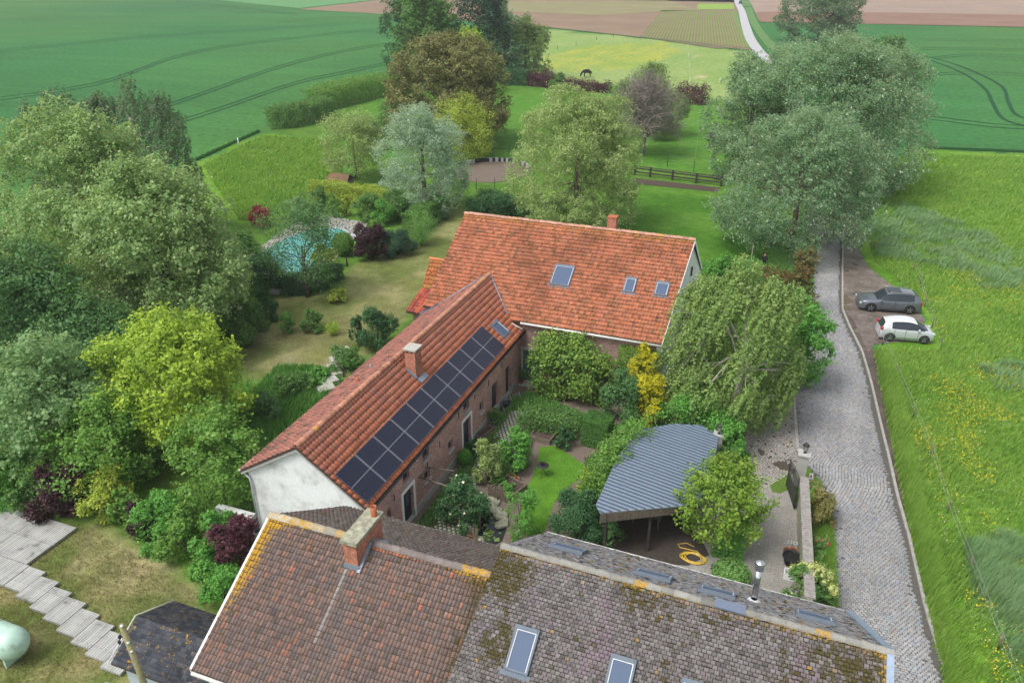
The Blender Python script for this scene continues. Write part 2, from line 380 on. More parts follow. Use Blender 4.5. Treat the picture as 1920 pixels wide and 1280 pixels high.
def crown_pts(c, R, hc, n, g, nl=14, clump=.5, per=34, zmin=0.1, lr=(.32, .52)):
    P, rad = lobes(c, R, hc, nl, g, lr)
    nc = max(6, n//per); w_ = rad[:, 0]**2; w_[-1] = w_[:-1].sum()*.6; w_ = w_/w_.sum()
    k = g.choice(len(P), nc, p=w_)
    d = unit(g.normal(size=(nc, 3))*.8+unit(P[k]-np.array(c)+1e-3)*.75+np.array([0, 0, .12]))
    cc = P[k]+d*rad[k]*g.uniform(.6, .98, size=(nc, 1))
    tin = g.random(nc)*.6+.1
    idx = np.repeat(np.arange(nc), per); tt = g.random(len(idx))**.7
    dr = unit(d*.9+np.array([0, 0, .35])+g.normal(size=(nc, 3))*.45); ln = clump*g.uniform(1.2, 4.2, nc)
    C = cc[idx]+dr[idx]*((tt-.45)*ln[idx])[:, None]+g.normal(size=(len(idx), 3))*clump*np.array([.8, .8, .6])*(1.1-.65*tt)[:, None]
    N = unit(d[idx]*.7+np.array([0, 0, .6])+g.normal(size=C.shape)*.6)
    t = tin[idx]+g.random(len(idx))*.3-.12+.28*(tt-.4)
    ok = C[:, 2] > zmin
    return C[ok], N[ok], t[ok], P, rad
def trunk_mb(x, y, h, r, P, g, nlimb=7, lean=(0, 0), fork=.35, sides=8, rl=.24):
    mb = MB(); top = np.array([x+lean[0], y+lean[1], h*fork+h*.25])
    pts = [np.array([x, y, -.1]), np.array([x+lean[0]*.3+g.normal()*.05, y+lean[1]*.3, h*fork*.55]), np.array([x+lean[0]*.7, y+lean[1]*.7, h*fork]), top]
    mb.tube(pts, [r*1.35, r, r*.85, r*.55], sides)
    for p in P[:nlimb]:
        s_ = pts[2] if g.random() < .5 else pts[2]*.5+top*.5
        m_ = (s_+p)/2+np.array([g.normal()*.15, g.normal()*.15, .25]); mb.tube([s_, m_, p], [r*rl, r*rl*.7, r*rl*.28], 6, cap=False)
        for _ in range(2):
            q = p+g.normal(size=3)*np.array([.9, .9, .7])*max(.4, h*.07); mb.tube([m_, (m_+q)/2+g.normal(size=3)*.1, q], [r*rl*.4, r*rl*.28, r*rl*.12], 5, cap=False)
    return mb
def tree(name, label, cat, bx, by, top, wpx, m, leaf=.17, dens=3.2, cb=.2, nl=14, off=(0, 0), group=None, clump=None, bark='bark', style='round',
         tr=None, lean=(0, 0), h=None, axis=None, asp=.8, nlimb=7, lr=(.32, .52), fork=.35, deep=None, bare=0):
    leaf *= 1.0; asp = max(asp, .45); lr = (lr[0]*.85, lr[1]*.88); nl = max(nl, int(3.4/((lr[0]+lr[1])/2)**2))
    g = nxt(); x, y = G(bx, by); h = h or HT(bx, by, top); D = DEP(bx, by); R = wpx/2*D/F
    root = thing(name, label, cat, (x, y, 0), group)
    z0 = h*(cb-.06); c = np.array([x+off[0], y+off[1], (z0+h)/2]); hc = (h-z0)/2
    S_ = math.pi*R*(R+hc)/2*1.6; n = int(min(210000, 1.75*dens*S_/(.45*leaf*leaf))); clump = clump or min(.5, max(.16, R*.13))
    C, N, t, P, rad = crown_pts(c, R*1.0, hc*1.02, n, g, nl, clump, zmin=max(.05, z0*.4), lr=lr)
    if style == 'weep':
        ns = n//34; k = g.integers(0, len(P), ns); d = unit(g.normal(size=(ns, 3))+unit(P[k]-c)*.7+np.array([0, 0, .5]))
        a = P[k]+d*rad[k]*g.uniform(.5, 1.0, size=(ns, 1)); Ls = g.uniform(.5, 2.0, ns)*max(.8, h*.11)
        tt = np.tile(np.linspace(0, 1, 34), ns)+g.normal(size=ns*34)*.02; idx = np.repeat(np.arange(ns), 34)
        wind = np.array([-.28, -.1, 0])
        C = a[idx]+np.outer(tt*Ls[idx], [0, 0, -.85])+wind*(tt*Ls[idx])[:, None]+d[idx]*np.array([.3, .3, .1])*(np.sin(tt*1.6))[:, None]+g.normal(size=(len(idx), 3))*.07
        N = unit(d[idx]+g.normal(size=C.shape)*.6+np.array([0, 0, .35])); t = (g.random(ns)*.6)[idx]+.4*g.random(len(idx)); axis = np.array([-.35, 0, -1.0])
        ok = C[:, 2] > z0*.3; C, N, t = C[ok], N[ok], t[ok]
    tm = trunk_mb(x, y, h, rl=.34 if bark == 'bark_pale' else .22, r=tr or max(.06, min(.30, h*.021)), P=P, g=g, nlimb=nlimb, lean=lean, fork=fork)# nlimb, lean, fork)
    tm.build('trunk', M[bark], root)
    add_leaves('crown', L[m] if isinstance(m, str) else m, C, N, leaf, g, t, root, asp, axis)
    return root
def bush(name, label, cat, bx, by, top, wpx, m, leaf=.12, dens=4, group=None, off=(0, 0), asp=.6, flat=1.0, nl=7, style='round', depth=1.0, stems=True, axis=None, h=None, flowers=None, clump=None):
    "a shrub growing from the ground: pixel (bx,by) is its base centre"
    g = nxt(); x, y = G(bx, by); h = h or max(.3, HT(bx, by, top)); R = wpx/2*DEP(bx, by)/F
    root = thing(name, label, cat, (x, y, 0), group)
    S_ = math.pi*R*(R+h/2)*1.6; n = int(min(60000, dens*S_/(.5*leaf*leaf)))
    c = np.array([x+off[0], y+off[1], h*.48])
    if style == 'ball':
        d = unit(g.normal(size=(n, 3))); rr = (g.random((n, 1))**.18)*(1+.05*np.sin(d[:, :1]*7+d[:, 1:2]*9))
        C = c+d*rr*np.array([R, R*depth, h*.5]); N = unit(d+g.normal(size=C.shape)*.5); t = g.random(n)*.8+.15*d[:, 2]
    elif style == 'spray':
        ns = max(20, n//14); a = g.random(ns)*2*math.pi; e = g.uniform(.1, 1, ns); dr = np.stack([np.cos(a)*(1-e*.75), np.sin(a)*(1-e*.75), .55+e*.7], 1); dr = unit(dr)
        tt = np.tile(np.linspace(.15, 1, 14), ns); idx = np.repeat(np.arange(ns), 14); ln = g.uniform(.75, 1.05, ns)[idx]*tt
        C = np.array([x, y, 0])+dr[idx]*np.array([R*1.25, R*1.25*depth, h*.98])*ln[:, None]+g.normal(size=(len(idx), 3))*.05*R
        C[:, 2] -= (tt**2)*.12*h*(1-e[idx]); N = unit(g.normal(size=C.shape)+np.array([0, 0, .6])); axis = dr[idx]; t = (g.random(ns)*.5)[idx]+.5*g.random(len(idx))
    else:
        C, N, t, P, rad = crown_pts(c, R*.95, h*.52, n, g, nl, clump or max(.07, R*.12), 18, .02)
        C[:, 1] = y+off[1]+(C[:, 1]-y-off[1])*depth
    C[:, 2] = np.maximum(C[:, 2], .02)
    if stems:
        mb = MB()
        for k in range(5):
            a = k*1.26+g.random(); p = np.array([x+math.cos(a)*R*.4, y+math.sin(a)*R*.4*depth, h*.6]); mb.tube([(x, y, 0), ((x+p[0])/2, (y+p[1])/2, h*.25), p], [.035, .028, .012], 5)
        mb.build('stem', M['bark'], root)
    add_leaves('crown', L[m], C, N, leaf, g, t, root, asp, axis)
    if flowers:
        fm, nf, fs = flowers; k = g.choice(len(C), nf); add_leaves('blossom', M[fm], C[k]+N[k]*.06, N[k]+np.array([0, -.6, .8]), fs, g, g.random(nf), root, .9)
    return root
def hedge(name, label, pts, wid, hts, m, leaf=.13, dens=4, group=None, rough=.1, px=True, parts=None, boxy=True):
    "clipped or loose hedge along a ground polyline given in photo pixels; one mesh"
    g = nxt(); Q = [np.array(G(*p)) if px else np.array(p) for p in pts]
    if isinstance(hts, (int, float)): hts = [hts]*len(Q)
    Cs = []; Ns = []; ts = []
    for i in range(len(Q)-1):
        a, b = Q[i], Q[i+1]; l = np.linalg.norm(b-a); u = (b-a)/l; v = np.array([-u[1], u[0]]); hm = (hts[i]+hts[i+1])/2
        n = int(dens*l*(wid+2*hm)/(.5*leaf*leaf)); s_ = g.random(n); hh = hts[i]+(hts[i+1]-hts[i])*s_
        per = 2*hh+wid; q = g.random(n)*per; side = np.where(q < hh, 0, np.where(q < hh+wid, 1, 2))
        off = np.where(side == 0, -wid/2, np.where(side == 1, q-hh-wid/2, wid/2)); z = np.where(side == 0, q, np.where(side == 1, hh, per-q))
        P3 = np.stack([a[0]+u[0]*l*s_+v[0]*off, a[1]+u[1]*l*s_+v[1]*off, z], 1)
        nn = np.where((side == 1)[:, None], np.array([0, 0, 1.]), np.where((side == 0)[:, None], np.array([-v[0], -v[1], .3]), np.array([v[0], v[1], .3])))
        bum = (fbm(P3[:, 0]+P3[:, 2], P3[:, 1]-P3[:, 2]*.7, .9, SEED[0], 2)-.5)*2*rough*2.2
        P3 = P3+nn*(bum[:, None])+g.normal(size=P3.shape)*rough*.5
        inn = g.random(n) < .2; P3[inn] = P3[inn]-nn[inn]*g.random((inn.sum(), 1))*wid*.35
        Cs.append(P3); Ns.append(unit(nn+g.normal(size=P3.shape)*.6)); ts.append(vnoise(P3[:, 0], P3[:, 1], .6, 5)*.45+g.random(n)*.5)
    C = np.vstack(Cs); C[:, 2] = np.maximum(C[:, 2], .01)
    o = add_leaves(name, L[m], C, np.vstack(Ns), leaf, g, np.concatenate(ts)); return tag(o, label, 'hedge', group)
def blades(name, poly, n, hgt, m, wd=.03, label=None, seed=None, nz=None, lean=.35, dens_fn=None, hvar=.5, per=4, px=True):
    "grass: n tufts of blades inside a pixel polygon, as stuff"
    g = nxt(); P = GP(poly) if px else poly; A = np.array(P); lo = A.min(0); hi = A.max(0)
    X = np.zeros(0); Y = np.zeros(0)
    while len(X) < n:
        x = g.uniform(lo[0], hi[0], n*2); y = g.uniform(lo[1], hi[1], n*2); k = inpoly(x, y, P)
        k &= g.random(len(x)) < np.clip((45/np.maximum(y, 10))**1.6, 0, 1)
        if dens_fn is not None: k &= g.random(len(x)) < dens_fn(x, y)
        X = np.append(X, x[k]); Y = np.append(Y, y[k])
        if k.sum() == 0: break
    X, Y = X[:n], Y[:n]; n = len(X); X = np.repeat(X, per)+g.normal(size=n*per)*.07; Y = np.repeat(Y, per)+g.normal(size=n*per)*.07; N_ = n*per
    a = g.random(N_)*2*math.pi; hh = hgt*(1-hvar+2*hvar*g.random(N_))*(.6+.8*fbm(X, Y, 3.0, 4, 2)); far = np.maximum(1, Y/35)
    lx = np.cos(a)*hh*lean+hh*.25; ly = np.sin(a)*hh*lean; wx = -np.sin(a)*wd*far; wy = np.cos(a)*wd*far
    V = np.stack([np.stack([X-wx, Y-wy, np.zeros(N_)], 1), np.stack([X+wx, Y+wy, np.zeros(N_)], 1), np.stack([X+lx+wx*.2, Y+ly+wy*.2, hh], 1)], 1).reshape(-1, 3)
    t = .55*fbm(X, Y, 2.2, 9, 3)+.45*g.random(N_)
    o = npmesh(name, V, np.arange(3*N_).reshape(N_, 3), M[m] if m in M else L[m], None, tint=t)
    return tag(o, label, 'grass', None, 'stuff')

# ------------------------------------------------------------------ ground
cWHEAT = (.052, .165, .043); cWHEAT2 = (.05, .175, .062)
def grid_axis(lo, hi, mid0, mid1, s, gr):
    a = list(np.arange(mid0, mid1, s)); x = mid1; st = s
    while x < hi: a.append(x); st *= gr; x += st
    a.append(hi); x = mid0; st = s; b = []
    while x > lo: st *= gr; x -= st; b.append(x)
    return np.array(b[::-1]+a)
gx = grid_axis(-1600, 1600, -52, 34, .36, 1.09); gy = grid_axis(-30, 3200, 9, 104, .36, 1.05)
GX, GY = np.meshgrid(gx, gy); gcol = np.zeros(GX.shape+(3,)); gcol[:] = cWHEAT
gw = (.80+.30*fbm(GX*.55+GY*.2, GY*1.4-GX*.5, 26, 61, 4)+.22*(fbm(GX*.15, GY*1.2, 3, 62, 2)-.5))[..., None]; gcol = gcol*gw*(1+(fbm(GX, GY, 70, 63, 2)[..., None]-.5)*np.array([.7, .15, -.2]))
gjit = np.random.default_rng(2)
def zone(poly, col, soft=.35, warp=.35, px=True, col2=None, nsc=2.5, amt=1.0, bias=0.0, seed=3, o=4):
    P = GP(poly) if px else poly; cov = np.zeros(GX.shape)
    wx = (fbm(GX, GY, 1.6, 21, 2)-.5)*2*warp; wy = (fbm(GX, GY, 1.6, 31, 2)-.5)*2*warp
    for _ in range(6): cov += inpoly(GX+wx+gjit.normal()*soft, GY+wy+gjit.normal()*soft, P)
    cov = (cov/6*amt)[..., None]; c = np.array(col, float)*np.ones(GX.shape+(3,))
    if col2 is not None:
        f = np.clip((fbm(GX, GY, nsc, seed, o)-.5+bias)*3.2+.5, 0, 1)[..., None]; c = c*(1-f)+np.array(col2)*f
    gcol[:] = gcol*(1-cov)+c*cov
LAWN = (.075, .165, .022); LAWN2 = (.10, .195, .03); DRY = (.25, .22, .10); BR = (.105, .23, .02); BR2 = (.15, .27, .03)
# whole property (between wheat and road)
zone([(372, 305), (492, 250), (730, 145), (1005, 130), (1010, 55), (1200, 70), (1412, 97), (1440, 110), (1580, 300), (1600, 420), (1640, 760), (1800, 1300), (1700, 1700), (-500, 1700), (-300, 620), (60, 430)], LAWN, col2=LAWN2)
zone([(372, 305), (492, 250), (600, 262), (720, 300), (640, 340), (560, 400), (450, 420), (350, 380)], BR, col2=BR2)           # rough paddock
zone([(400, 310), (492, 255), (600, 265), (700, 300), (600, 370), (480, 400)], (.10, .22, .03), col2=(.07, .17, .05), nsc=2.2, amt=.8, seed=44)
zone([(640, 215), (740, 175), (950, 160), (1330, 190), (1360, 240), (1350, 330), (1180, 310), (950, 295), (900, 300), (720, 300), (600, 262)], (.075, .20, .025), col2=(.10, .22, .03))
zone([(1010, 55), (1200, 70), (1412, 97), (1425, 140), (1400, 200), (1320, 180), (1140, 160), (1000, 140)], (.20, .30, .08), col2=(.25, .33, .11), nsc=9)   # horse meadow
zone([(1010, 110), (1110, 85), (1250, 80), (1280, 100), (1180, 130), (1030, 135)], (.22, .30, .05), col2=(.38, .37, .05), nsc=4, amt=.6)
for cx_, cy_, s_ in ((1315, 119, 1), (1312, 145, 1), (1305, 102, .8), (1308, 107, .8)): zone([(cx_-13, cy_), (cx_, cy_-2.2*s_), (cx_+13, cy_), (cx_, cy_+2.2*s_)], (.42, .37, .20), .5, .2)
zone([(1200, 340), (1350, 350), (1520, 470), (1330, 500), (1130, 420), (1100, 380)], (.055, .15, .015), col2=(.09, .20, .025), nsc=6)   # mown lawn
# garden lawn, dry
zone([(840, 385), (880, 395), (860, 470), (800, 560), (700, 660), (640, 720), (560, 740), (470, 720), (430, 640), (520, 560), (640, 545), (660, 500), (720, 480), (800, 440)], (.13, .16, .045), col2=(.25, .255, .105), nsc=3.5, bias=-.05, seed=8)
zone([(700, 540), (790, 500), (790, 540), (700, 610), (640, 640), (600, 620)], (.17, .18, .055), col2=(.31, .28, .14), nsc=2.5, bias=.05, amt=.6)
zone([(530, 655), (640, 650), (640, 690), (540, 705), (480, 690)], (.2, .2, .07), col2=(.33, .28, .16), nsc=2, amt=.7)
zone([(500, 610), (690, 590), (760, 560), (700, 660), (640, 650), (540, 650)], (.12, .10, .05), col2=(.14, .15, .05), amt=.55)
# lower left lawn, dried
zone([(-200, 920), (60, 960), (160, 985), (280, 1040), (400, 1130), (420, 1300), (-300, 1500)], (.12, .16, .04), col2=(.31, .265, .13), nsc=1.6, bias=-.04, seed=14)
zone([(180, 990), (300, 1060), (390, 1130), (340, 1130), (230, 1110), (120, 1080)], (.17, .19, .06), col2=(.36, .30, .17), nsc=1.6, bias=.1, amt=.7)
zone([(90, 1120), (200, 1230), (60, 1190), (30, 1140)], (.10, .09, .045), col2=(.11, .14, .04), amt=.6)
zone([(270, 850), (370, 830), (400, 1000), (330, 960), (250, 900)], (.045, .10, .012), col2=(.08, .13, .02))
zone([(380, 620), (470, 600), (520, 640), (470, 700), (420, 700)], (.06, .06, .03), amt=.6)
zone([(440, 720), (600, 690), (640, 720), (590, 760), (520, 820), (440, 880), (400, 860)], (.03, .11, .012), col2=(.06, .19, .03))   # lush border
# meadow right of the road
MEAD = [(1610, 380), (1700, 278), (1800, 283), (1960, 292), (3200, 330), (3600, 1500), (1800, 1500), (1760, 1260), (1700, 960), (1650, 700), (1640, 640), (1740, 600), (1690, 560), (1620, 500), (1600, 430)]
zone(MEAD, (.085, .20, .018), col2=(.165, .30, .035), nsc=5, bias=0, seed=5)
zone([(1600, 390), (1680, 380), (1800, 420), (1920, 480), (1990, 560), (1850, 545), (1750, 500), (1640, 480)], (.07, .19, .045), col2=(.14, .27, .09), nsc=3, amt=.75)
for a_ in ([(1830, 690), (1880, 683), (1990, 700), (1980, 735), (1870, 735)], [(1885, 750), (1960, 745), (1960, 775), (1890, 768)], [(1805, 1015), (1880, 1000), (1990, 1080), (1990, 1300), (1890, 1230), (1820, 1100)]):
    zone(a_, (.055, .16, .05), col2=(.12, .25, .10), nsc=1.2)
gm = npmesh('ground', np.stack([GX.ravel(), GY.ravel(), ((fbm(GX, GY, 7, 3, 3)-.5)*.04*(GY < 200)).ravel()-.03], 1),
            (np.arange((len(gy)-1)*len(gx)).reshape(len(gy)-1, len(gx))[:, :-1].reshape(-1, 1)+np.array([[0, 1, len(gx)+1, len(gx)]])), M['ground'], smooth=True)
ca = gm.data.color_attributes.new('col', 'FLOAT_COLOR', 'POINT'); c4 = np.ones((gcol.shape[0]*gcol.shape[1], 4), np.float32); c4[:, :3] = gcol.reshape(-1, 3); ca.data.foreach_set('color', c4.ravel())
tag(gm, kind='structure')
def sheet(name, pts, z, m, col=None, px=True, n=None):
    P = GP(pts) if px else pts; bm = bmesh.new(); vs = [bm.verts.new((p[0], p[1], z)) for p in P]; bm.faces.new(vs)
    bmesh.ops.triangulate(bm, faces=bm.faces); me = bpy.data.meshes.new(name)
    if bm.faces[:][0].normal.z < 0: bmesh.ops.reverse_faces(bm, faces=bm.faces)
    uv = bm.loops.layers.uv.new('UVMap')
    for f in bm.faces:
        for l in f.loops: l[uv].uv = (l.vert.co.x, l.vert.co.y)
    bm.to_mesh(me); bm.free(); me.materials.append(m)
    if col is not None:
        a = me.color_attributes.new('col', 'FLOAT_COLOR', 'CORNER'); a.data.foreach_set('color', np.tile(np.array(col+(1,), np.float32), len(me.loops)))
    o = link(bpy.data.objects.new(name, me)); return tag(o, kind='structure')
# far fields
FZ = .06
M['plough'] = attmat('ploughed_earth', .95, .05, .88, 1.1, .4, 1.5, .88, 1.12, .1, .1)
sheet('ploughed_field', [(560, 18), (735, 28), (1000, 50), (1200, 71), (1412, 95), (1378, 1), (1384, -8), (925, -12), (735, -2)], FZ, M['plough'], (.24, .17, .115))
sheet('sprouting_field', [(925, 4), (1250, 2), (1310, 19), (1120, 30), (950, 22)], FZ+.05, M['plough'], (.235, .215, .11))
sheet('ploughed_field', [(1404, 0), (1425, 42), (1700, 47), (3000, 75), (3000, -20), (1400, -20)], FZ, M['plough'], (.30, .225, .175))
sheet('ploughed_field', [(1417, 23), (1425, 42), (1700, 47), (3000, 75), (3000, 46), (1700, 25), (1500, 22)], FZ+.05, M['plough'], (.235, .145, .105))
sheet('young_crop_field', [(1309, 8), (1374, 8), (1377, 18), (1306, 19)], FZ+.08, M['crop'], (.22, .34, .06))
sheet('far_field', [(-1500, -20), (-1500, -40), (1378, -40), (1378, 5), (1080, -1), (900, -12), (735, -3), (560, 16), (300, -10)], FZ, M['crop'], (.11, .26, .10))
sheet('sprouting_field', [(1240, 20), (1377, 20), (1408, 90), (1345, 92), (1200, 70)], FZ+.05, M['plough'], (.20, .145, .10))
def strip(name, pts, wd, z, m, col=None, px=True, taper=None):
    P = [np.array(G(*p)) if px else np.array(p) for p in pts]
    # smooth
    Q = []
    for i in range(len(P)-1):
        p0, p1, p2, p3 = P[max(i-1, 0)], P[i], P[i+1], P[min(i+2, len(P)-1)]
        for t in np.linspace(0, 1, 9)[:-1]:
            Q.append(.5*((2*p1)+(-p0+p2)*t+(2*p0-5*p1+4*p2-p3)*t*t+(-p0+3*p1-3*p2+p3)*t**3))
    Q.append(P[-1]); Q = np.array(Q); T = np.gradient(Q, axis=0); T /= np.linalg.norm(T, axis=1)[:, None]; Nn = np.stack([-T[:, 1], T[:, 0]], 1)
    w_ = wd/2; Lq = Q+Nn*w_; Rq = Q-Nn*w_; n = len(Q)
    V = np.concatenate([np.c_[Lq, np.full(n, z)], np.c_[Rq, np.full(n, z)]]); f = np.array([(i+n, i+n+1, i+1, i) for i in range(n-1)])
    return V, f
def strips(name, lst, z, m, col, kind='structure'):
    Vs = []; Fs = []; o = 0
    for pts, wd in lst:
        V, f = strip(name, pts, wd, z, m); Vs.append(V); Fs.append(f+o); o += len(V)
    ob = npmesh(name, np.vstack(Vs), np.vstack(Fs), m, col=np.tile(np.array(col), (sum(len(f) for f in Fs), 1))); return tag(ob, kind=kind)
rows = []
for i in range(34):
    t = i/33; rows.append(([(1243+t*133, 21), (1206+t*196, 70+t*21)], .55))
strips('crop_rows', rows, FZ+.12, M['crop'], (.19, .24, .07))
# tramlines pressed into the wheat
tl = []
for pts in ([(-60, 100), (250, 70), (420, 58), (640, 44)], [(-60, 190), (180, 155), (330, 105), (450, 82), (640, 60), (735, 52)], [(-60, 330), (0, 300), (60, 275), (330, 190), (520, 125), (640, 95), (735, 80)],
            [(-60, 360), (0, 333), (70, 300), (370, 215), (550, 155), (640, 135), (735, 115)], [(-40, 35), (80, 32), (200, 26)], [(330, 3), (430, 12), (560, 27)], [(520, 40), (640, 32), (720, 34)],
            [(1720, 90), (1800, 90), (1960, 93)], [(1720, 73), (1960, 75)], [(1740, 138), (1830, 135), (1960, 141)], [(1700, 215), (1760, 220), (1860, 232), (1960, 238)], [(1750, 107), (1830, 101), (1960, 107)]):
    for d in (0, 1):
        q = [(x, y+d*(2+6*max(0, y)/330)) for x, y in pts]; tl.append((q, .42))
for pts in ([(1700, 104), (1740, 112), (1800, 135), (1845, 165), (1862, 195), (1880, 222), (1930, 238), (2000, 246)], [(1700, 101), (1745, 108), (1810, 128), (1875, 160), (1890, 190), (1905, 215), (1950, 228), (2000, 232)]): tl.append((pts, .7))
strips('tramlines', tl, FZ-.03, M['crop'], (.018, .075, .030))

# ------------------------------------------------------------------ road, verge, drive
RR = [(8.9, 14), (8.55, 22), (8.18, 27.53), (7.66, 31.33), (7.19, 36.96), (6.83, 40.11), (6.55, 43.79), (6.22, 47.37), (5.76, 52.99), (5.22, 57.94), (4.28, 62.54), (3.77, 65.68), (3.65, 76.18), (3.6, 90.0), (2.6, 104)]
RL = [(4.6, 14), (4.2, 24), (3.96, 30.25), (3.84, 33.17), (3.71, 36.06), (3.33, 38.77), (2.71, 40.62), (1.9, 41.95), (1.62, 42.9), (0.98, 49.96), (1.15, 58), (1.24, 66.49), (0.5, 80), (0.19, 86.73), (-.8, 104)]
rl = np.array(RL); rr = np.array(RR)
def xl(y): return np.interp(y, rl[:, 1], rl[:, 0])
def xr(y): return np.interp(y, rr[:, 1], rr[:, 0])
ys = np.linspace(14, 104, 120)
sheet('road', [(float(xl(y))-.05, float(y)) for y in ys]+[(float(xr(y))+.02, float(y)) for y in ys[::-1]], .006, M['joint'], px=False)
sheet('dirt_verge', [(float(xr(y)), float(y)) for y in ys[::-1]]+[(float(xr(y))+.85+.25*math.sin(y*.9)+(.9 if 60 < y else 0)-(.25 if y < 36 else 0), float(y)) for y in ys], .002, M['dirt'], (.105, .083, .068), px=False)
sheet('parking_dirt', [(1580, 410), (1600, 425), (1606, 460), (1628, 500), (1690, 548), (1735, 600), (1700, 640), (1640, 645), (1628, 660), (1600, 600), (1578, 575)], .004, M['dirt'], (.17, .14, .12))
M['puddle'] = glassmat('puddle_water', (.14, .11, .08), .05)
g_ = np.random.default_rng(5)
for (px, py, rx, ry) in ((1585, 562, .5, .55), (1587, 577, .35, .3), (1604, 497, .28, .14), (1588, 508, .2, .2), (1606, 620, .25, .2)):
    x, y = G(px, py); sheet('puddle', [(x+math.cos(a)*rx*(1+.25*math.sin(3*a+px)), y+math.sin(a)*ry*1.7*(1+.2*math.cos(2*a+py))) for a in np.linspace(0, 2*math.pi, 22)[:-1]], .010, M['puddle'], px=False)
def setts(name, X, Y, ang, sx, sy, cols, m, parent=None, z0=.008, h=.022, bev=.82):
    n = len(X); g = nxt(); sx = sx*(.86+.16*g.random(n)); sy = sy*(.86+.16*g.random(n)); ca_, sa_ = np.cos(ang), np.sin(ang); hz = z0+h*(.7+.6*g.random(n))
    def cor(k, zz): 
        out = []
        for i, j in ((-1, -1), (1, -1), (1, 1), (-1, 1)):
            dx, dy = i*sx/2*k, j*sy/2*k; out.append(np.stack([X+dx*ca_-dy*sa_, Y+dx*sa_+dy*ca_, zz], 1))
        return out
    c = cor(1, np.full(n, z0-.004))+cor(bev, hz); V = np.stack(c, 1).reshape(-1, 3); b = np.arange(n)[:, None]*8
    Fq = np.concatenate([b+np.array([[4, 5, 6, 7]]), b+np.array([[0, 1, 5, 4]]), b+np.array([[1, 2, 6, 5]]), b+np.array([[2, 3, 7, 6]]), b+np.array([[3, 0, 4, 7]])])
    return npmesh(name, V, Fq, m, parent, col=np.tile(cols, (5, 1)))
def settcols(X, Y, g, base=(.30, .30, .302)):
    n = len(X); c = np.array(base)*np.ones((n, 3)); c *= (1+.16*g.normal(size=(n, 1))*.6); k = g.random(n)
    c[k < .10] *= np.array([.86, .98, 1.1]); c[(k > .10) & (k < .2)] *= np.array([1.1, .99, .9])
    c *= (.72+.5*fbm(X, Y, 2.5, 6, 4))[:, None]*(.9+.2*fbm(X*2.5, Y*.25, 1.2, 16, 2))[:, None]; return np.clip(c, .05, .7)
g_ = nxt(); Xs = []; Ys = []; As = []; y = 15.0; j = 0
while y < 92:
    a0, b0 = float(xl(y))+.06, float(xr(y))-.1; n = int((b0-a0)/.168); t = (np.arange(n)+(.5 if j % 2 else 0))*.168+a0+g_.normal(size=n)*.008
    t = t[t < b0]; u = (t-a0)/(b0-a0); yo = .16*np.sin(u*math.pi*1.0+.2)+.05*np.sin(u*9+y*.5)
    Xs.append(t); Ys.append(y+yo-.2+g_.normal(size=len(t))*.006); As.append(np.arctan((.16*math.pi*np.cos(u*math.pi+.2)+.45*np.cos(u*9+y*.5))/(b0-a0))); y += .142; j += 1
Xs = np.concatenate(Xs); Ys = np.concatenate(Ys); As = np.concatenate(As)
ed = np.minimum(Xs-np.interp(Ys, rl[:, 1], rl[:, 0]), np.interp(Ys, rr[:, 1], rr[:, 0])-Xs); wear = 1-.35*np.exp(-np.clip(ed, 0, 9)/.35)*(.4+1.2*fbm(Xs, Ys, 1.5, 88, 2)); rcol = settcols(Xs, Ys, g_)*wear[:, None]
kk = (g_.random(len(Xs)) > .5*np.exp(-np.clip(ed, 0, 9)/.12)); Xs, Ys, As, rcol = Xs[kk], Ys[kk], As[kk], rcol[kk]
tag(setts('road_setts', Xs, Ys, As, .158, .132, rcol, M['sett']), kind='structure')
# far road
V_, f_ = strip('far_road', [G(1455, 125), G(1430, 105), G(1419, 93), G(1405, 70), G(1396, 42), G(1391, 22), G(1384, 8), G(1378, -8)], 3.3, FZ+.1, None, px=False)
V2_, f2_ = strip('cobbled_road', [(1.6, 100.), (-1.5, 125.), G(1480, 150), G(1452, 122)], 3.3, .03, None, px=False); tag(npmesh('road', V2_, f2_, mat('far_setts', (.20, .20, .20), .9, .25, 2)), kind='structure')  # darker strip carrying the cobbles on to the pale concrete road
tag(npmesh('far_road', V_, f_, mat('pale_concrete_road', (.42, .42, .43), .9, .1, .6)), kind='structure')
strips('road_verge', [([(1378, 22), (1388, 55), (1400, 80), (1412, 92)], 2.2), ([(1403, 15), (1411, 38), (1424, 60), (1450, 92)], 3.2), ([(1396, 2), (1402, 12)], 5)], FZ+.09, M['crop'], (.11, .21, .07))
strips('field_edge', [([(1005, 50), (1200, 71), (1300, 82), (1405, 97)], 1.2)], FZ+.11, M['crop'], (.10, .19, .06))
# kerb along the right side and along the drive
kb = MB()
def kerbline(mb, P, wd, hz, ln=1.0):
    P = np.array(P); d = np.r_[0, np.cumsum(np.linalg.norm(np.diff(P, axis=0), axis=1))]; s_ = 0
    while s_ < d[-1]-ln*.5:
        e = min(s_+ln, d[-1]); p = [np.interp(s_, d, P[:, i]) for i in (0, 1)]; q = [np.interp(e, d, P[:, i]) for i in (0, 1)]; a = math.atan2(q[1]-p[1], q[0]-p[0])
        mb.box(((p[0]+q[0])/2, (p[1]+q[1])/2, hz/2), (e-s_-.02, wd*(.96+.06*R0.random()), hz+R0.uniform(-.006, .006)), a); s_ = e
kerbline(kb, [(x+.06, y) for x, y in RR if y < 95], .15, .10); tag(kb.build('kerb', M['kerb']), kind='structure')
kb = MB(); kerbline(kb, [(-.0+1.62, 42.6), (1.2, 47), (.98, 49.96), (.95, 54)], .16, .10); tag(kb.build('kerb', M['kerb']), kind='structure')
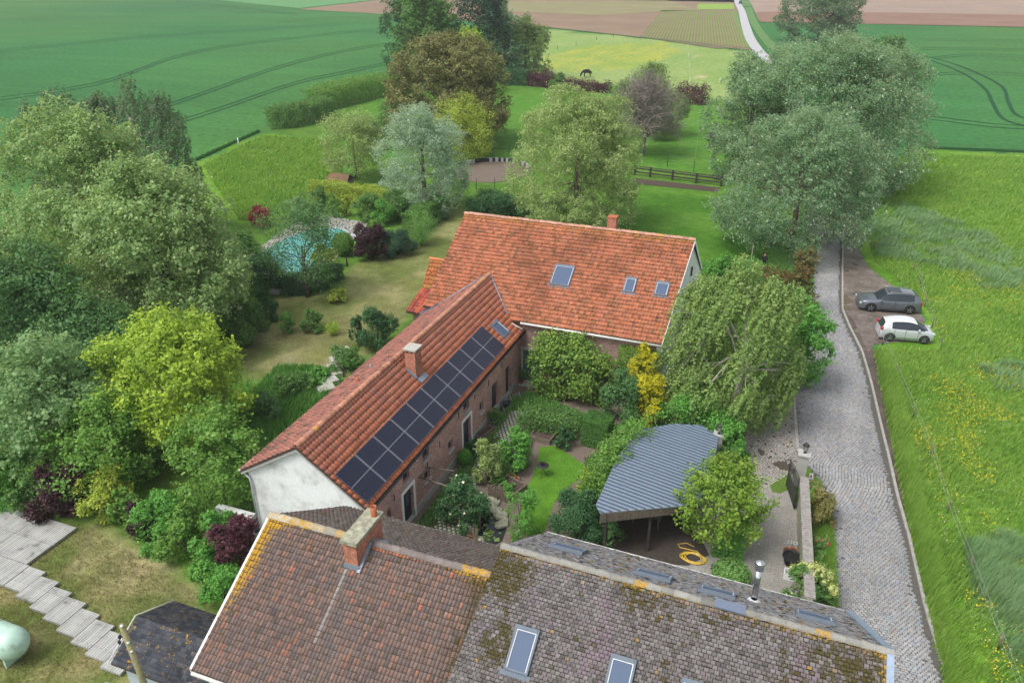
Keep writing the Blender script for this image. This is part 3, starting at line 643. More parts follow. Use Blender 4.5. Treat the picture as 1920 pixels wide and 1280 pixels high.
# drive of fan-laid setts
DR = GP([(1400, 740), (1489, 735), (1494, 850), (1500, 880), (1430, 915), (1375, 900), (1390, 820), (1360, 760)])
sheet('drive', DR, .008, M['drive_joint'], px=False)
A_ = np.array(DR); Xs = []; Ys = []; As = []; g_ = nxt(); P_ = 1.7; RS = P_*.62; dy_ = P_*.5; y0_ = A_[:, 1].min()-2; x0_ = A_[:, 0].min()-1
cen = [(x0_+i*P_+(j % 2)*P_/2, y0_+j*dy_, j) for j in range(int((A_[:, 1].max()-y0_)/dy_)+2) for i in range(int((A_[:, 0].max()-x0_)/P_)+2)]
for cx_, cy_, j in cen:
    for r in np.arange(.12, RS, .15):
        n = max(3, int(math.pi*r/.15)); th = (np.arange(n)+.5)/n*math.pi; x_ = cx_+r*np.cos(th); y_ = cy_+r*np.sin(th); ok = np.ones(n, bool)
        for c2 in cen:
            if c2[2] in (j-1, j-2) and abs(c2[0]-cx_) < P_*1.3: ok &= np.hypot(x_-c2[0], y_-c2[1]) > RS+.03
        Xs.append(x_[ok]); Ys.append(y_[ok]); As.append(th[ok]+math.pi/2)
Xs = np.concatenate(Xs); Ys = np.concatenate(Ys); As = np.concatenate(As); k = inpoly(Xs, Ys, DR) & (g_.random(len(Xs)) > .03) & (fbm(Xs, Ys, 1.3, 77, 2) > .28); Xs, Ys, As = Xs[k]+g_.normal(size=k.sum())*.008, Ys[k], As[k]
tag(setts('drive_setts', Xs, Ys, As, .14, .125, settcols(Xs, Ys, g_, (.33, .31, .28)), M['sett'], z0=.012), kind='structure')
# gravel yard
sheet('gravel_yard', [(1375, 880), (1430, 905), (1485, 880), (1495, 960), (1510, 1100), (1500, 1200), (1120, 1200), (1130, 1000), (1290, 960)], .004, M['gravel'], (.29, .275, .25))
sheet('grass_patch', [(1440, 905), (1478, 880), (1484, 915), (1462, 925), (1448, 922)], .014, M['gravel'], (.10, .17, .03))
sheet('grass_patch', [(1400, 880), (1425, 870), (1430, 905), (1410, 915), (1395, 900)], .014, M['gravel'], (.12, .15, .045))
# courtyard: mulch, lawn, hex paving
CY = GP([(770, 960), (960, 700), (1250, 700), (1380, 880), (1130, 960), (1120, 1080), (780, 1080)])
sheet('mulch_bed', CY, -.004+.006, M['mulch'], px=False)
sheet('courtyard_lawn', [(1012, 838), (1040, 835), (1065, 850), (1098, 872), (1100, 884), (1075, 905), (1040, 940), (1020, 1000), (985, 1005), (975, 960), (985, 920), (1000, 890), (1008, 862)], .010, M['ground'], (.085, .20, .02))
HX = GP([(779, 985), (955, 740), (975, 735), (1010, 748), (975, 800), (938, 850), (905, 885), (893, 912), (880, 960), (892, 990), (850, 1010), (800, 1000)])
sheet('courtyard_path', HX, .008, mat('mossy_joint', (.05, .075, .02), .95, .4, 8, bmp=.4), px=False)
A_ = np.array(HX); Xs = []; Ys = []; j = 0
for yy in np.arange(A_[:, 1].min(), A_[:, 1].max(), .215):
    x_ = np.arange(A_[:, 0].min(), A_[:, 0].max(), .25)+(.125 if j % 2 else 0); Xs.append(x_); Ys.append(np.full(len(x_), yy)); j += 1
Xs = np.concatenate(Xs); Ys = np.concatenate(Ys); k = inpoly(Xs, Ys, HX) & (fbm(Xs, Ys, .9, 41, 2) > .3); Xs, Ys = Xs[k], Ys[k]; g_ = nxt()
tag(setts('path_pavers', Xs, Ys, np.full(len(Xs), .78)+g_.normal(size=len(Xs))*.1, .165, .165, settcols(Xs, Ys, g_, (.33, .32, .29)), M['sett'], z0=.012, bev=.8), kind='structure')
sheet('terrace', [(1120, 960), (1290, 960), (1330, 1040), (1290, 1060), (1120, 1050)], .012, mat('dark_terrace_boards', (.055, .045, .037), .85, .3, 4, bmp=.4))
# ------------------------------------------------------------------ roofs
PAN = [(0, .0), (.14, .045), (.30, .052), (.46, .018), (.62, -.004), (.84, -.004), (1, .004)]
FLAT = [(.035, .012), (.965, .012)]
def quadpt(Q, u, v):
    a, b, c, d = [np.array(q, float) for q in Q]; u = u[..., None]; v = v[..., None]
    return (a*(1-u)+b*u)*(1-v)+(d*(1-u)+c*u)*v
def tiles(name, Q, tw, th, prof, m, colfn, parent=None, lift=.03, jit=.006, stag=False, skip=None, flip=False, sc=1.0, lap=.12):
    "Q = eave left, eave right, ridge right, ridge left seen from outside; one mesh of individual tiles"
    g = nxt(); a, b, c, d = [np.array(q, float) for q in Q]; nc = max(1, round(np.linalg.norm(b-a)/tw)); nr = max(1, round(np.linalg.norm(d-a)/th))
    n = unit(np.cross(b-a, d-a)); n = n if n[2] > 0 else -n
    i, j = np.meshgrid(np.arange(nc+(1 if stag else 0)), np.arange(nr)); i = i.ravel().astype(float); j = j.ravel().astype(float)
    if stag: i = i-.5*(j % 2)
    k_ = (i+1 > 0.02) & (i < nc-.02); i, j = i[k_], j[k_]
    u0 = i/nc; v0 = j/nr
    ctr = quadpt(Q, np.clip((i+.5)/nc, 0, 1), (j+.5)/nr)
    if skip is not None:
        ok = ~skip(ctr); u0, v0, ctr = u0[ok], v0[ok], ctr[ok]
    N_ = len(u0); col = colfn(ctr, v0+.5/nr, u0+.5/nc, g)
    li = mo = np.zeros(N_)
    if isinstance(col, tuple): col, li, mo = col
    pr = prof[::-1] if flip else prof; K = len(pr); lo = []; hi = []; jz = g.normal(size=N_)*jit; js = g.normal(size=N_)*jit*.7
    for (pu, ph) in pr:
        if flip: pu = 1-pu
        uu = np.clip(u0+pu/nc, 0, 1); lo.append(quadpt(Q, uu, v0+js*.3)+n*((lift+ph*sc+jz)[:, None])); hi.append(quadpt(Q, uu, np.minimum(v0+(1+lap)/nr, 1.0))+n*((ph*sc*.9+.003+jz*.3)[:, None]))
    bt = [p-n*(lift*.85) for p in lo]
    V = np.stack(lo+hi+bt, 1).reshape(-1, 3); base = np.arange(N_)[:, None]*(3*K); F_ = []
    for k in range(K-1): F_.append(base+np.array([[k, k+1, K+k+1, K+k]])); F_.append(base+np.array([[2*K+k, 2*K+k+1, k+1, k]]))
    if stag: F_.append(base+np.array([[2*K, 0, K, K]])); F_.append(base+np.array([[K-1, 3*K-1, 2*K-1, 2*K-1]]))
    nf = len(F_); F_ = np.concatenate([f for f in F_])
    if stag: pass
    # degenerate quads are avoided for the side faces by reusing the upper point
    if stag:
        keep = np.ones(len(F_), bool); keep[-2*N_:] = False; F_ = F_[keep]; nf -= 2
    return npmesh(name, V, F_, m, parent, col=np.tile(col, (nf, 1)), extra={'lich': np.tile(li, nf), 'moss': np.tile(mo, nf)})
def ridge_caps(name, p, q, r, m, colfn, parent, ln=.38, sag=0):
    g = nxt(); p, q = np.array(p, float), np.array(q, float); L_ = np.linalg.norm(q-p); n = int(L_/ln); u = (q-p)/L_; s_ = np.array([-u[1], u[0], 0]); Vs = []; Fs = []; cs = []; K = 7; LR = []
    for i in range(n):
        a = p+u*(L_*i/n); b = p+u*(L_*(i+1.10)/n); cc = colfn(a, g); cc, l_ = cc if isinstance(cc, tuple) else (cc, .2); LR.append(l_); ra, rb = r*1.12*(1+g.normal()*.03), r*.93; o = len(Vs)*1
        jz = g.normal()*.008
        for c_, rr_ in ((a, ra), (b, rb)):
            for k in range(K):
                t = math.pi*(k/(K-1)); Vs.append(c_+s_*math.cos(t)*rr_+np.array([0, 0, math.sin(t)*rr_*.8+jz-.03]))
        for k in range(K): Vs.append(a+s_*math.cos(math.pi*k/(K-1))*ra*.72+np.array([0, 0, math.sin(math.pi*k/(K-1))*ra*.8*.7+jz-.03]))
        for k in range(K-1): Fs.append((o+k, o+k+1, o+K+k+1, o+K+k)); cs.append(cc); Fs.append((o+2*K+k, o+2*K+k+1, o+k+1, o+k)); cs.append(cc*.7)
    cs = np.array(cs); lc = np.repeat(np.clip(LR, .1, .44), 2*(K-1)); return npmesh(name, np.array(Vs), np.array(Fs), m, parent, col=cs, extra={'lich': lc, 'moss': np.full(len(cs), .24)})
def poly3(pts, off, name, m, parent):
    n = len(pts); P = [np.array(p, float) for p in pts]; o = np.array(off, float)
    mb = MB(); mb.add(list(P)+[p+o for p in P], [tuple(range(n))[::-1], tuple(range(n, 2*n))]+[(i, (i+1) % n, n+(i+1) % n, n+i) for i in range(n)])
    return mb.build(name, m, parent)
def wall_open(mb, a, t, u0, u1, z0, z1, ops):
    "wall in plane x=a, thickness t towards -x, with rectangular openings (u0,u1,z0,z1)"
    us = sorted({u0, u1, *[o[0] for o in ops], *[o[1] for o in ops]})
    for i in range(len(us)-1):
        c = (us[i]+us[i+1])/2; cuts = sorted([(o[2], o[3]) for o in ops if o[0] < c < o[1]]); z = z0
        for q0, q1 in cuts:
            if q0 > z+.001: mb.span(a-t, a, us[i], us[i+1], z, q0)
            z = q1
        if z < z1: mb.span(a-t, a, us[i], us[i+1], z, z1)

def mixcols(base, alts, g, n, p):
    c = np.array(base, float)*np.ones((n, 3)); r = g.random(n); s_ = 0
    for a, q in zip(alts, p): k = (r >= s_) & (r < s_+q); c[k] = a; s_ += q
    return c*(1+.065*g.normal(size=(n, 1)))
LICH = np.array([.48, .27, .02]); MOSS = np.array([.075, .065, .022])
def c_orange(C, v, u, g):
    n = len(C); c = mixcols((.45, .155, .080), [(.42, .14, .075), (.465, .17, .093), (.37, .135, .085), (.43, .17, .10)], g, n, [.2, .22, .05, .12])
    f = fbm(C[:, 0]*1.0, C[:, 1]*.5+C[:, 2], 2.2, 12, 3); c *= (1-.30*np.clip((f-.5)*4, 0, 1))[:, None]
    return np.clip(c, .01, .8), .2+.20*np.clip((v-.84)*6, 0, 1), .28+.14*g.random(n)
def c_wing(C, v, u, g):
    n = len(C); c = mixcols((.45, .15, .076), [(.40, .135, .08), (.47, .165, .085), (.35, .14, .10), (.43, .165, .10)], g, n, [.15, .22, .10, .10])
    f = np.clip((v-.35)*1.6, 0, 1); c = c*(1-f[:, None]*.5)+np.array([.30, .15, .12])*f[:, None]*.5
    return np.clip(c, .01, .8), .18+.15*np.clip((v-.88)*8, 0, 1), .22*np.ones(n)
def c_wingL(C, v, u, g):
    n = len(C); c = mixcols((.34, .145, .11), [(.25, .12, .10), (.38, .16, .12), (.15, .09, .07)], g, n, [.25, .25, .10]); return np.clip(c, .01, .8)
def c_brown(C, v, u, g):
    n = len(C); c = mixcols((.175, .122, .104), [(.215, .135, .108), (.145, .11, .10), (.25, .13, .095), (.16, .122, .11), (.125, .10, .096)], g, n, [.2, .2, .05, .2, .08])
    k = g.random(n) < .005; c[k] = (.40, .14, .09)
    st = np.exp(-((C[:, 0]+13.55)/.07)**2)*(v < .80)*(v > .35); c = c*(1-st[:, None]*.6)+np.array([.38, .37, .36])*st[:, None]*.6
    st = np.exp(-((C[:, 0]+13.05)/.55)**2)*.35; c = c*(1-st[:, None])+np.array([.13, .125, .12])*st[:, None]
    k = (v > .945) & (u > .42) & (u < .68) & (g.random(n) < .8); c[k] = (.42, .17, .10)
    li = .20+.33*np.clip((.09-u)*14, 0, 1)*np.clip(v*1.7-.1, 0, 1)+.30*np.clip((v-.90)*11, 0, 1)*(np.clip((.26-u)*6, 0, 1)+np.clip((u-.7)*6, 0, 1)*.9)
    mo = .24+.27*np.clip((u-.84)*7, 0, 1)+.10*np.clip((v-.8)*5, 0, 1)+.15*(g.random(n) < .05)
    return np.clip(c, .01, .8), li, mo
def c_grey(C, v, u, g):
    n = len(C); c = mixcols((.165, .152, .15), [(.135, .126, .125), (.195, .182, .178), (.11, .102, .10), (.18, .152, .163)], g, n, [.2, .2, .12, .12])
    f = fbm(C[:, 0]*1.0+3, (C[:, 1]*1.3), 2.6, 51, 4)
    f2 = np.clip((fbm(C[:, 0], C[:, 1], 1.6, 83, 2)-.62)*9, 0, .7)*(u > .3); k = g.random(n) < f2; c[k] = (.19, .15, .17)
    mo = .225+np.clip((f-.47)*1.3, -.08, .24)+.08*np.clip((v-.65)*3, 0, 1)+.07*g.normal(size=n)
    li = .22+.35*np.clip((v-.955)*20, 0, 1)+.35*np.clip((u-.965)*28, 0, 1)+.16*(g.random(n) < .006)
    return np.clip(c, .01, .8), li, mo
def c_greyB(C, v, u, g):
    n = len(C); c = mixcols((.40, .385, .385), [(.33, .315, .315), (.47, .45, .45), (.23, .215, .215)], g, n, [.25, .25, .12])
    return c, .22+.3*(g.random(n) < .03), .30+.2*(g.random(n) < .1)
def c_brownB(C, v, u, g):
    n = len(C); c = mixcols((.31, .26, .23), [(.25, .21, .19), (.36, .30, .26), (.33, .20, .16)], g, n, [.25, .25, .05])
    return c, .22+.12*g.random(n), .22*np.ones(n)
def c_slate(C, v, u, g):
    n = len(C); c = mixcols((.055, .06, .072), [(.04, .045, .055), (.075, .08, .09)], g, n, [.25, .2]); return c, .20+.14*g.random(n), .15*np.ones(n)
def capcol(base, lp, lc=LICH):
    return lambda p, g: (np.array(base, float)*(1+g.normal()*.12), .36+.14*g.random() if g.random() < lp*1.6 else .24)

def skylight(parent, name, P0, n, pu, wdt, hgt, ctr, fm='velux', label=None, open_=0):
    "roof window: ctr on roof plane, pu = unit vector across, frame + pane"
    n = np.array(n, float); n /= np.linalg.norm(n); pu = np.array(pu, float); pv = np.cross(n, pu); pv = pv if pv[2] > 0 else -pv; c = np.array(ctr, float)
    def box(mb, u0, u1, v0, v1, h0, h1):
        vs = [c+pu*a+pv*b+n*h for h in (h0, h1) for b in (v0, v1) for a in (u0, u1)]
        mb.add(vs, [(0, 2, 3, 1), (4, 5, 7, 6), (0, 1, 5, 4), (2, 6, 7, 3), (0, 4, 6, 2), (1, 3, 7, 5)])
    W, Hh = wdt/2, hgt/2; fr = .07
    o = MB(); box(o, -W, -W+fr, -Hh, Hh, .02, .14); box(o, W-fr, W, -Hh, Hh, .02, .14); box(o, -W+fr, W-fr, Hh-fr*1.9, Hh, .02, .16); box(o, -W+fr, W-fr, -Hh, -Hh+fr, .02, .13)
    box(o, -W-.10, W+.10, -Hh-.16, -Hh, .03, .055)
    fo = o.build('skylight', M[fm], parent)
    i = MB(); k = .025; box(i, -W+fr, -W+fr+k, -Hh+fr, Hh-fr*1.9, .03, .125); box(i, W-fr-k, W-fr, -Hh+fr, Hh-fr*1.9, .03, .125); box(i, -W+fr+k, W-fr-k, Hh-fr*1.9-k, Hh-fr*1.9, .03, .125); i.build('frame', M['white_frame'], fo)
    q = MB(); box(q, -W+fr+k, W-fr-k, -Hh+fr, Hh-fr*1.9-k, .03, .10); q.build('pane', M['skyglass'], fo)
    if label: fo['label'] = label
    return fo
def chimney(parent, x0, x1, y0, y1, zb, zt, bm_='brick_new', over=.07, slab=.09, slabm='slab', gap=True, name='chimney'):
    m = MB(); m.span(x0, x1, y0, y1, zb, zt-(.16 if gap else 0)); 
    if gap:
        for (xx, yy) in ((x0+.06, y0+.06), (x1-.06, y0+.06), (x0+.06, y1-.06), (x1-.06, y1-.06), ((x0+x1)/2, y0+.06)): m.span(xx-.06, xx+.06, yy-.06, yy+.06, zt-.16, zt)
    ch = m.build(name, M[bm_], parent); s_ = MB(); s_.span(x0-over, x1+over, y0-over, y1+over, zt, zt+slab); s_.build('cap', M[slabm], ch)
    return ch

# ------------------------------------------------------------------ long wing (white gable, solar panels)
wing = thing('farmhouse_wing', 'long low brick farmhouse wing with white gable and solar panels on its orange roof', 'house', (-19.9, 35, 0))
WE = (-16.42, 3.83); WR = (-19.95, 6.40); WL = (-23.36, 4.28); B0, B1 = 24.62, 48.2
QR = [(WE[0], B0, WE[1]), (WE[0], B1, WE[1]), (WR[0], B1, WR[1]), (WR[0], B0, WR[1])]
QL = [(WL[0], B1, WL[1]), (WL[0], B0, WL[1]), (WR[0], B0, WR[1]), (WR[0], B1, WR[1])]
nR = unit(np.cross(np.array(QR[1])-QR[0], np.array(QR[3])-QR[0])); nR = nR if nR[2] > 0 else -nR
nL = unit(np.cross(np.array(QL[1])-QL[0], np.array(QL[3])-QL[0])); nL = nL if nL[2] > 0 else -nL
WA = -16.68
ops = [(28.15, 29.25, .1, 2.12), (35.42, 36.55, .1, 2.1), (30.5, 31.15, 1.25, 1.95), (33.45, 34.1, 1.3, 1.95), (37.9, 38.5, 1.3, 2.0), (35.6, 36.4, 2.62, 3.2), (30.45, 31.2, 2.62, 3.2), (28.3, 29.0, 2.66, 3.2), (26.6, 26.95, 1.7, 2.3), (39.85, 40.9, .3, 2.2), (42.2, 43.1, .15, 2.25)]
m = MB(); wall_open(m, WA, .32, B0+.25, 45.0, .45, 3.74, ops); wa = m.build('wall', M['brick'], wing)
m = MB(); wall_open(m, WA+.04, .34, B0+.25, 45.0, -.1, .449, [(o[0], o[1], o[2], .449) for o in ops if o[2] < .44]); m.build('plinth', M['plinth'], wing)
m = MB(); m.span(-23.1, -22.8, B0+.52, 44.9, -.1, 4.1); m.build('wall', M['stain'], wing)
poly3([(-23.105, B0+.24, -.1), (WA-.003, B0+.24, -.1), (WA-.003, B0+.24, 3.735), (WR[0], B0+.24, 6.25), (-23.105, B0+.24, 4.22)], (0, .255, 0), 'gable_wall', M['stain'], wing)
for k, Q in enumerate((QR, QL)):
    m = MB(); m.hull4(*Q, (0, 0, -.12)); rf = m.build('roof', M['under'], wing)
    if k == 0:
        CHX = None
        tiles('tiles', Q, .245, .335, PAN, M['tile_orange'], c_wing, rf, lift=.045, flip=True, sc=1.25, lap=-.03)
    else: tiles('tiles', Q, .245, .335, PAN, M['tile_orange'], c_wingL, rf, lift=.04, flip=True, sc=1.25)
ridge_caps('ridge_tiles', (WR[0], B0-.02, WR[1]+.06), (WR[0], 47.5, WR[1]+.06), .15, M['tile_orange'], capcol((.42, .20, .13), .03), wing, .36)
# verge boards and gutters
m = MB()
for e in (WE, WL):
    a = np.array([e[0], B0+.02, e[1]-.10]); b = np.array([WR[0], B0+.02, WR[1]-.10]); m.add([a, b, b-[0, 0, .17], a-[0, 0, .17], a+[0, .2, 0], b+[0, .2, 0], b+[0, .2, -.17], a+[0, .2, -.17]], [(0, 1, 2, 3), (4, 7, 6, 5), (0, 4, 5, 1), (3, 2, 6, 7), (0, 3, 7, 4), (1, 5, 6, 2)])
m.build('verge_board', M['plinth'], wing)
m = MB(); m.tube([(WL[0]-.07, B0+.05, WL[1]-.08), (WL[0]-.07, 44.5, WL[1]-.08)], .07, 8); m.build('gutter', M['gutter'], wing)
m = MB(); m.tube([(WE[0]+.05, B0+.3, WE[1]-.13), (WE[0]+.05, 45.0, WE[1]-.13)], .055, 8); m.build('gutter', M['dark'], wing)
m = MB(); m.tube([(WL[0]-.05, B0+.15, WL[1]-.12), (-23.0, B0+.14, WL[1]-.45), (-22.95, B0+.14, 3.6), (-22.95, B0+.14, 0)], .055, 8); m.build('downpipe', M['zinc'], wing)
# openings in the brick wall
def window(b0, b1, z0, z1, sill=True, surround=None, door=False, label=None):
    f = MB(); a = WA-.17; t = .055
    for (u0, u1, w0, w1) in ((b0, b0+t, z0, z1), (b1-t, b1, z0, z1), (b0+t, b1-t, z1-t, z1), (b0+t, b1-t, z0, z0+t), ((b0+b1)/2-.02, (b0+b1)/2+.02, z0+t, z1-t)): f.span(a-.05, a, u0, u1, w0, w1)
    fo = f.build('door' if door else 'window', M['dark'], wing)
    if door: f2 = MB(); f2.span(a-.045, a-.005, b0+t, b1-t, z0+t, z0+.75); f2.build('panel', M['dark'], fo)
    g2 = MB(); g2.span(a-.03, a-.02, b0+t, b1-t, z0+(.76 if door else t), z1-t); g2.build('pane', M['glass'], fo)
    if sill: s2 = MB(); s2.span(WA-.16, WA+.10, b0-.08, b1+.08, z0-.10, z0-.004); s2.build('sill', M['stone'], fo)
    if surround:
        s2 = MB(); w_ = .15
        s2.span(WA-.15, WA+.045, b0-w_, b0-.003, z0-.08, z1+w_); s2.span(WA-.15, WA+.045, b1+.003, b1+w_, z0-.08, z1+w_); s2.span(WA-.15, WA+.045, b0-.003, b1+.003, z1+.003, z1+w_); s2.build('surround', M['white'] if surround == 'w' else M['stone'], fo)
window(*ops[0], False, 'w', True); window(*ops[1], False, 'w', True); window(*ops[9], False, None, True); window(*ops[10], False, None, True)
for o in ops[2:9]: window(*o)
for b_, z_ in ((27.3, 2.6), (30.9, 2.1), (32.4, 2.5), (34.9, 2.9), (39.3, 2.7), (41.5, 2.9), (37.2, 2.9)): m = MB(); m.span(WA, WA+.03, b_, b_+.045, z_-.2, z_+.2); m.build('wall_anchor', M['dark'], wing)
for b_, z_ in ((29.6, 3.3), (36.9, 3.3), (41.9, 3.3)): m = MB(); m.lathe((WA+.12, b_, z_), [(0, -.06), (.05, -.04), (.06, 0), (.04, .05), (0, .06)], 8); m.build('outdoor_light', M['white_frame'], wing)
M['panel_frame'] = mat('anodised_frame', (.10, .11, .14), .6, .1, 4)
# solar panels: measured corners, two rows of ten
pc = [RP(px, py, np.array(QR[0])+nR*.12, nR) for px, py in ((901.4, 608.9), (626.5, 885.8), (943.6, 649.2), (683.8, 943))]
b1_, b0_ = (pc[0][1]+pc[2][1])/2, (pc[1][1]+pc[3][1])/2; at_, ab_ = (pc[0][0]+pc[1][0])/2, (pc[2][0]+pc[3][0])/2
pv = unit(np.array(QR[3])-np.array(QR[0])); 
def onR(a, b, h=0.0):
    t = (a-WE[0])/(WR[0]-WE[0]); return np.array([a, b, WE[1]+(WR[1]-WE[1])*t])+nR*h
for i in range(10):
    for j in range(2):
        u0 = b0_+(b1_-b0_)*i/10+.012; u1 = b0_+(b1_-b0_)*(i+1)/10-.012; a0 = ab_+(at_-ab_)*j/2; a1 = ab_+(at_-ab_)*(j+1)/2
        da = (a1-a0); a0 += da*.008; a1 -= da*.008
        m = MB(); m.hull4(onR(a0, u0, .13), onR(a0, u1, .13), onR(a1, u1, .13), onR(a1, u0, .13), nR*.035); po = m.build('solar_panel', M['panel_frame'], wing)
        e = .018; ea = e*(1 if a0 > a1 else -1); m = MB(); m.hull4(onR(a0-ea, u0+e, .166), onR(a0-ea, u1-e, .166), onR(a1+ea, u1-e, .166), onR(a1+ea, u0+e, .166), nR*.004); m.build('cells', M['cells'], po)
m = MB()
for i in range(1, 10):
    b_ = b0_+(b1_-b0_)*i/10
    for d_ in (-.05, .05): m.hull4(onR(ab_, b_+d_*.7-.008, .169), onR(ab_, b_+d_*.7+.008, .169), onR(at_, b_+d_*.7+.008, .169), onR(at_, b_+d_*.7-.008, .169), nR*.012)
m.hull4(onR((ab_+at_)/2+.008, b0_, .169), onR((ab_+at_)/2+.008, b1_, .169), onR((ab_+at_)/2-.008, b1_, .169), onR((ab_+at_)/2-.008, b0_, .169), nR*.006)
m.build('clamp_rail', mat('dull_rail', (.27, .28, .30), .6, .1, 4), wing)
c = np.mean([RP(px, py, QR[0], nR) for px, py in ((918, 615), (932.6, 601), (950.6, 621), (937, 636.5))], axis=0)
skylight(wing, 'skylight', None, nR, (0, 1, 0), .98, 1.18, c+np.array([0, .1, 0]), 'velux')
c = np.mean([RP(px, py, QL[0], nL) for px, py in ((784, 594), (830, 567), (800, 582), (820, 572))], axis=0)
skylight(wing, 'skylight', None, nL, (0, 1, 0), 1.3, 1.2, c, 'velux')
q = RP(780.5, 710, QR[0], nR); x1, y0 = float(q[0]), float(q[1]); zt = OB(774, 659, y0)[1]; x0, y1 = x1-.62, y0+.72
ch = chimney(wing, x0, x1, y0, y1, 4.9, zt)
m = MB(); m.hull4((x1+.02, y0-.05, q[2]-.06), (x1+.30, y0-.05, q[2]-.22), (x1+.30, y1+.05, q[2]-.22), (x1+.02, y1+.05, q[2]-.06), nR*.14)
m.hull4((x1+.02, y0-.10, q[2]+.02), (x0, y0-.10, q[2]+.46), (x0, y0, q[2]+.46), (x1+.02, y0, q[2]+.02), nR*.14); m.build('flashing', M['lead'], ch)
m = MB(); p_ = RP(1, 1, QL[0], nL); c = RP(696, 690, QL[0], nL); m.lathe(c, [(.10, 0), (.09, .22), (0, .25)], 10); m.build('vent', M['lead'], wing)
c = RP(671, 718, QL[0], nL); m = MB(); m.lathe(c, [(.10, 0), (.09, .3), (0, .32)], 10); m.build('vent', M['terra'], wing)

# ------------------------------------------------------------------ main house
main = thing('main_farmhouse', 'tall brick farmhouse with large orange pantile roof and white right gable', 'house', (-15.5, 51.7, 0))
ME, MR, MK = (44.72, 4.55), (51.75, 9.12), (58.75, 4.6)
QF = [(-23.75, ME[0], ME[1]), (-7.25, ME[0], ME[1]), (-6.82, MR[0], MR[1]), (-23.62, MR[0], MR[1])]
QB = [(-7.0, MK[0], MK[1]), (-23.6, MK[0], MK[1]), (-23.62, MR[0], MR[1]), (-6.82, MR[0], MR[1])]
nF = unit(np.cross(np.array(QF[1])-QF[0], np.array(QF[3])-QF[0])); nF = nF if nF[2] > 0 else -nF
for k, Q in enumerate((QF, QB)):
    m = MB(); m.hull4(*Q, (0, 0, -.14)); rf = m.build('roof', M['under'], main)
    tiles('tiles', Q, .22, .315, PAN, M['tile_orange'], c_orange, rf, lift=.05, sc=.9, jit=.007, lap=-.05)
m = MB(); e0, e1, e2 = [np.array(p) for p in (QF[1], QF[2], QB[0])]; m.hull4(e0+[.02, 0, -.22], e1+[.02, 0, -.22], e1+[.02, 0, .03], e0+[.02, 0, .03], (.035, 0, 0)); m.hull4(e2+[.02, 0, -.22], e1+[.02, .02, -.22], e1+[.02, .02, .03], e2+[.02, 0, .03], (.03, 0, 0)); m.build('verge_board', M['white'], main)
ridge_caps('ridge_tiles', (-23.65, MR[0], MR[1]+.06), (-6.8, MR[0], MR[1]+.06), .15, M['tile_orange'], capcol((.46, .25, .18), .08), main, .42)
m = MB(); m.span(-23.38, -7.33, 45.0, 45.3, -.1, 4.48); m.build('wall', M['brick_dark'], main)
m = MB(); m.span(-23.38, -7.4, 58.2, 58.49, -.1, 4.6); m.build('wall', M['white'], main)
poly3([(-7.30, 44.99, -.1), (-7.05, 58.5, -.1), (-7.05, 58.5, 4.65), (-6.98, MR[0], 9.0), (-7.30, 44.99, 4.6)], (-.3, 0, 0), 'gable_wall', M['white'], main)
poly3([(-23.4, 45.3, -.1), (-23.4, 58.2, -.1), (-23.4, 58.2, 4.8), (-23.4, MR[0], 9.0), (-23.4, 45.3, 4.7)], (.3, 0, 0), 'gable_wall', M['brick_dark'], main)
m = MB(); m.span(-7.0, -6.93, 52.9, 53.15, 6.1, 6.75); m.build('window', M['dark'], main)
m = MB(); m.tube([(-16.6, 44.66, 4.46), (-7.2, 44.66, 4.43)], .075, 8); m.tube([(-17.6, 44.5, 4.55), (-16.4, 44.55, 4.1)], .05, 6); m.build('gutter', M['gutter'], main)
m = MB(); m.span(-16.45, -15.25, 44.93, 44.995, .1, 2.3); dr = m.build('door', mat('green_door', (.06, .13, .11), .6, .15, 5), main); m = MB(); m.span(-15.5, -15.42, 44.88, 44.925, 1.0, 1.2); m.build('handle', M['zinc'], dr)
m = MB(); m.span(-16.62, -16.46, 44.85, 44.99, 0, 2.5); m.span(-15.24, -15.1, 44.85, 44.99, 0, 2.5); m.span(-16.62, -15.1, 44.80, 44.99, 2.5, 2.62); m.span(-16.6, -15.0, 44.2, 44.98, 0, .14); m.build('door_surround', M['plinth'], main)
for pts, w_, h_ in ((((1043, 494), (1078, 500), (1067, 537), (1030, 531)), 1.35, 1.72), (((1174, 519), (1195, 521), (1189, 548), (1167, 546)), .86, 1.22), (((1232, 527), (1257, 529), (1250, 555), (1226, 552)), .95, 1.18)):
    pp = np.array([RP(px, py, np.array(QF[0])+nF*.1, nF) for px, py in pts]); skylight(main, 'skylight', None, nF, (1, 0, 0), np.linalg.norm(pp[0]-pp[1])*1.02, np.linalg.norm(pp[0]-pp[3]), pp.mean(0)-nF*.1)
q = np.array(G3(1147, 430, 9.12)); x0 = OB(1139, 425, 52.1)[0]; chimney(main, x0, x0+.6, 52.0, 52.6, 8.0, OB(1139, 408, 52.0)[1], slab=.05, gap=False, slabm='terra', over=.03)
# lead valley
m = MB(); 
def mainz(b): return ME[1]+(MR[1]-ME[1])*(b-ME[0])/(MR[0]-ME[0])
for (ea, ez) in (WE, WL):
    z_ = ez if ez > 4.6 else 4.7; tt = (z_-ez)/(WR[1]-ez); p = np.array([ea+(WR[0]-ea)*tt, ME[0]+(z_-ME[1])/(MR[1]-ME[1])*(MR[0]-ME[0]), z_]); q = np.array([WR[0], ME[0]+(WR[1]-ME[1])/(MR[1]-ME[1])*(MR[0]-ME[0]), WR[1]])
    m.tube([p+[0, 0, .06], (p+q)/2+[0, 0, .07], q+[0, 0, .10]], .06, 6)
m.build('valley_flashing', M['lead'], main)
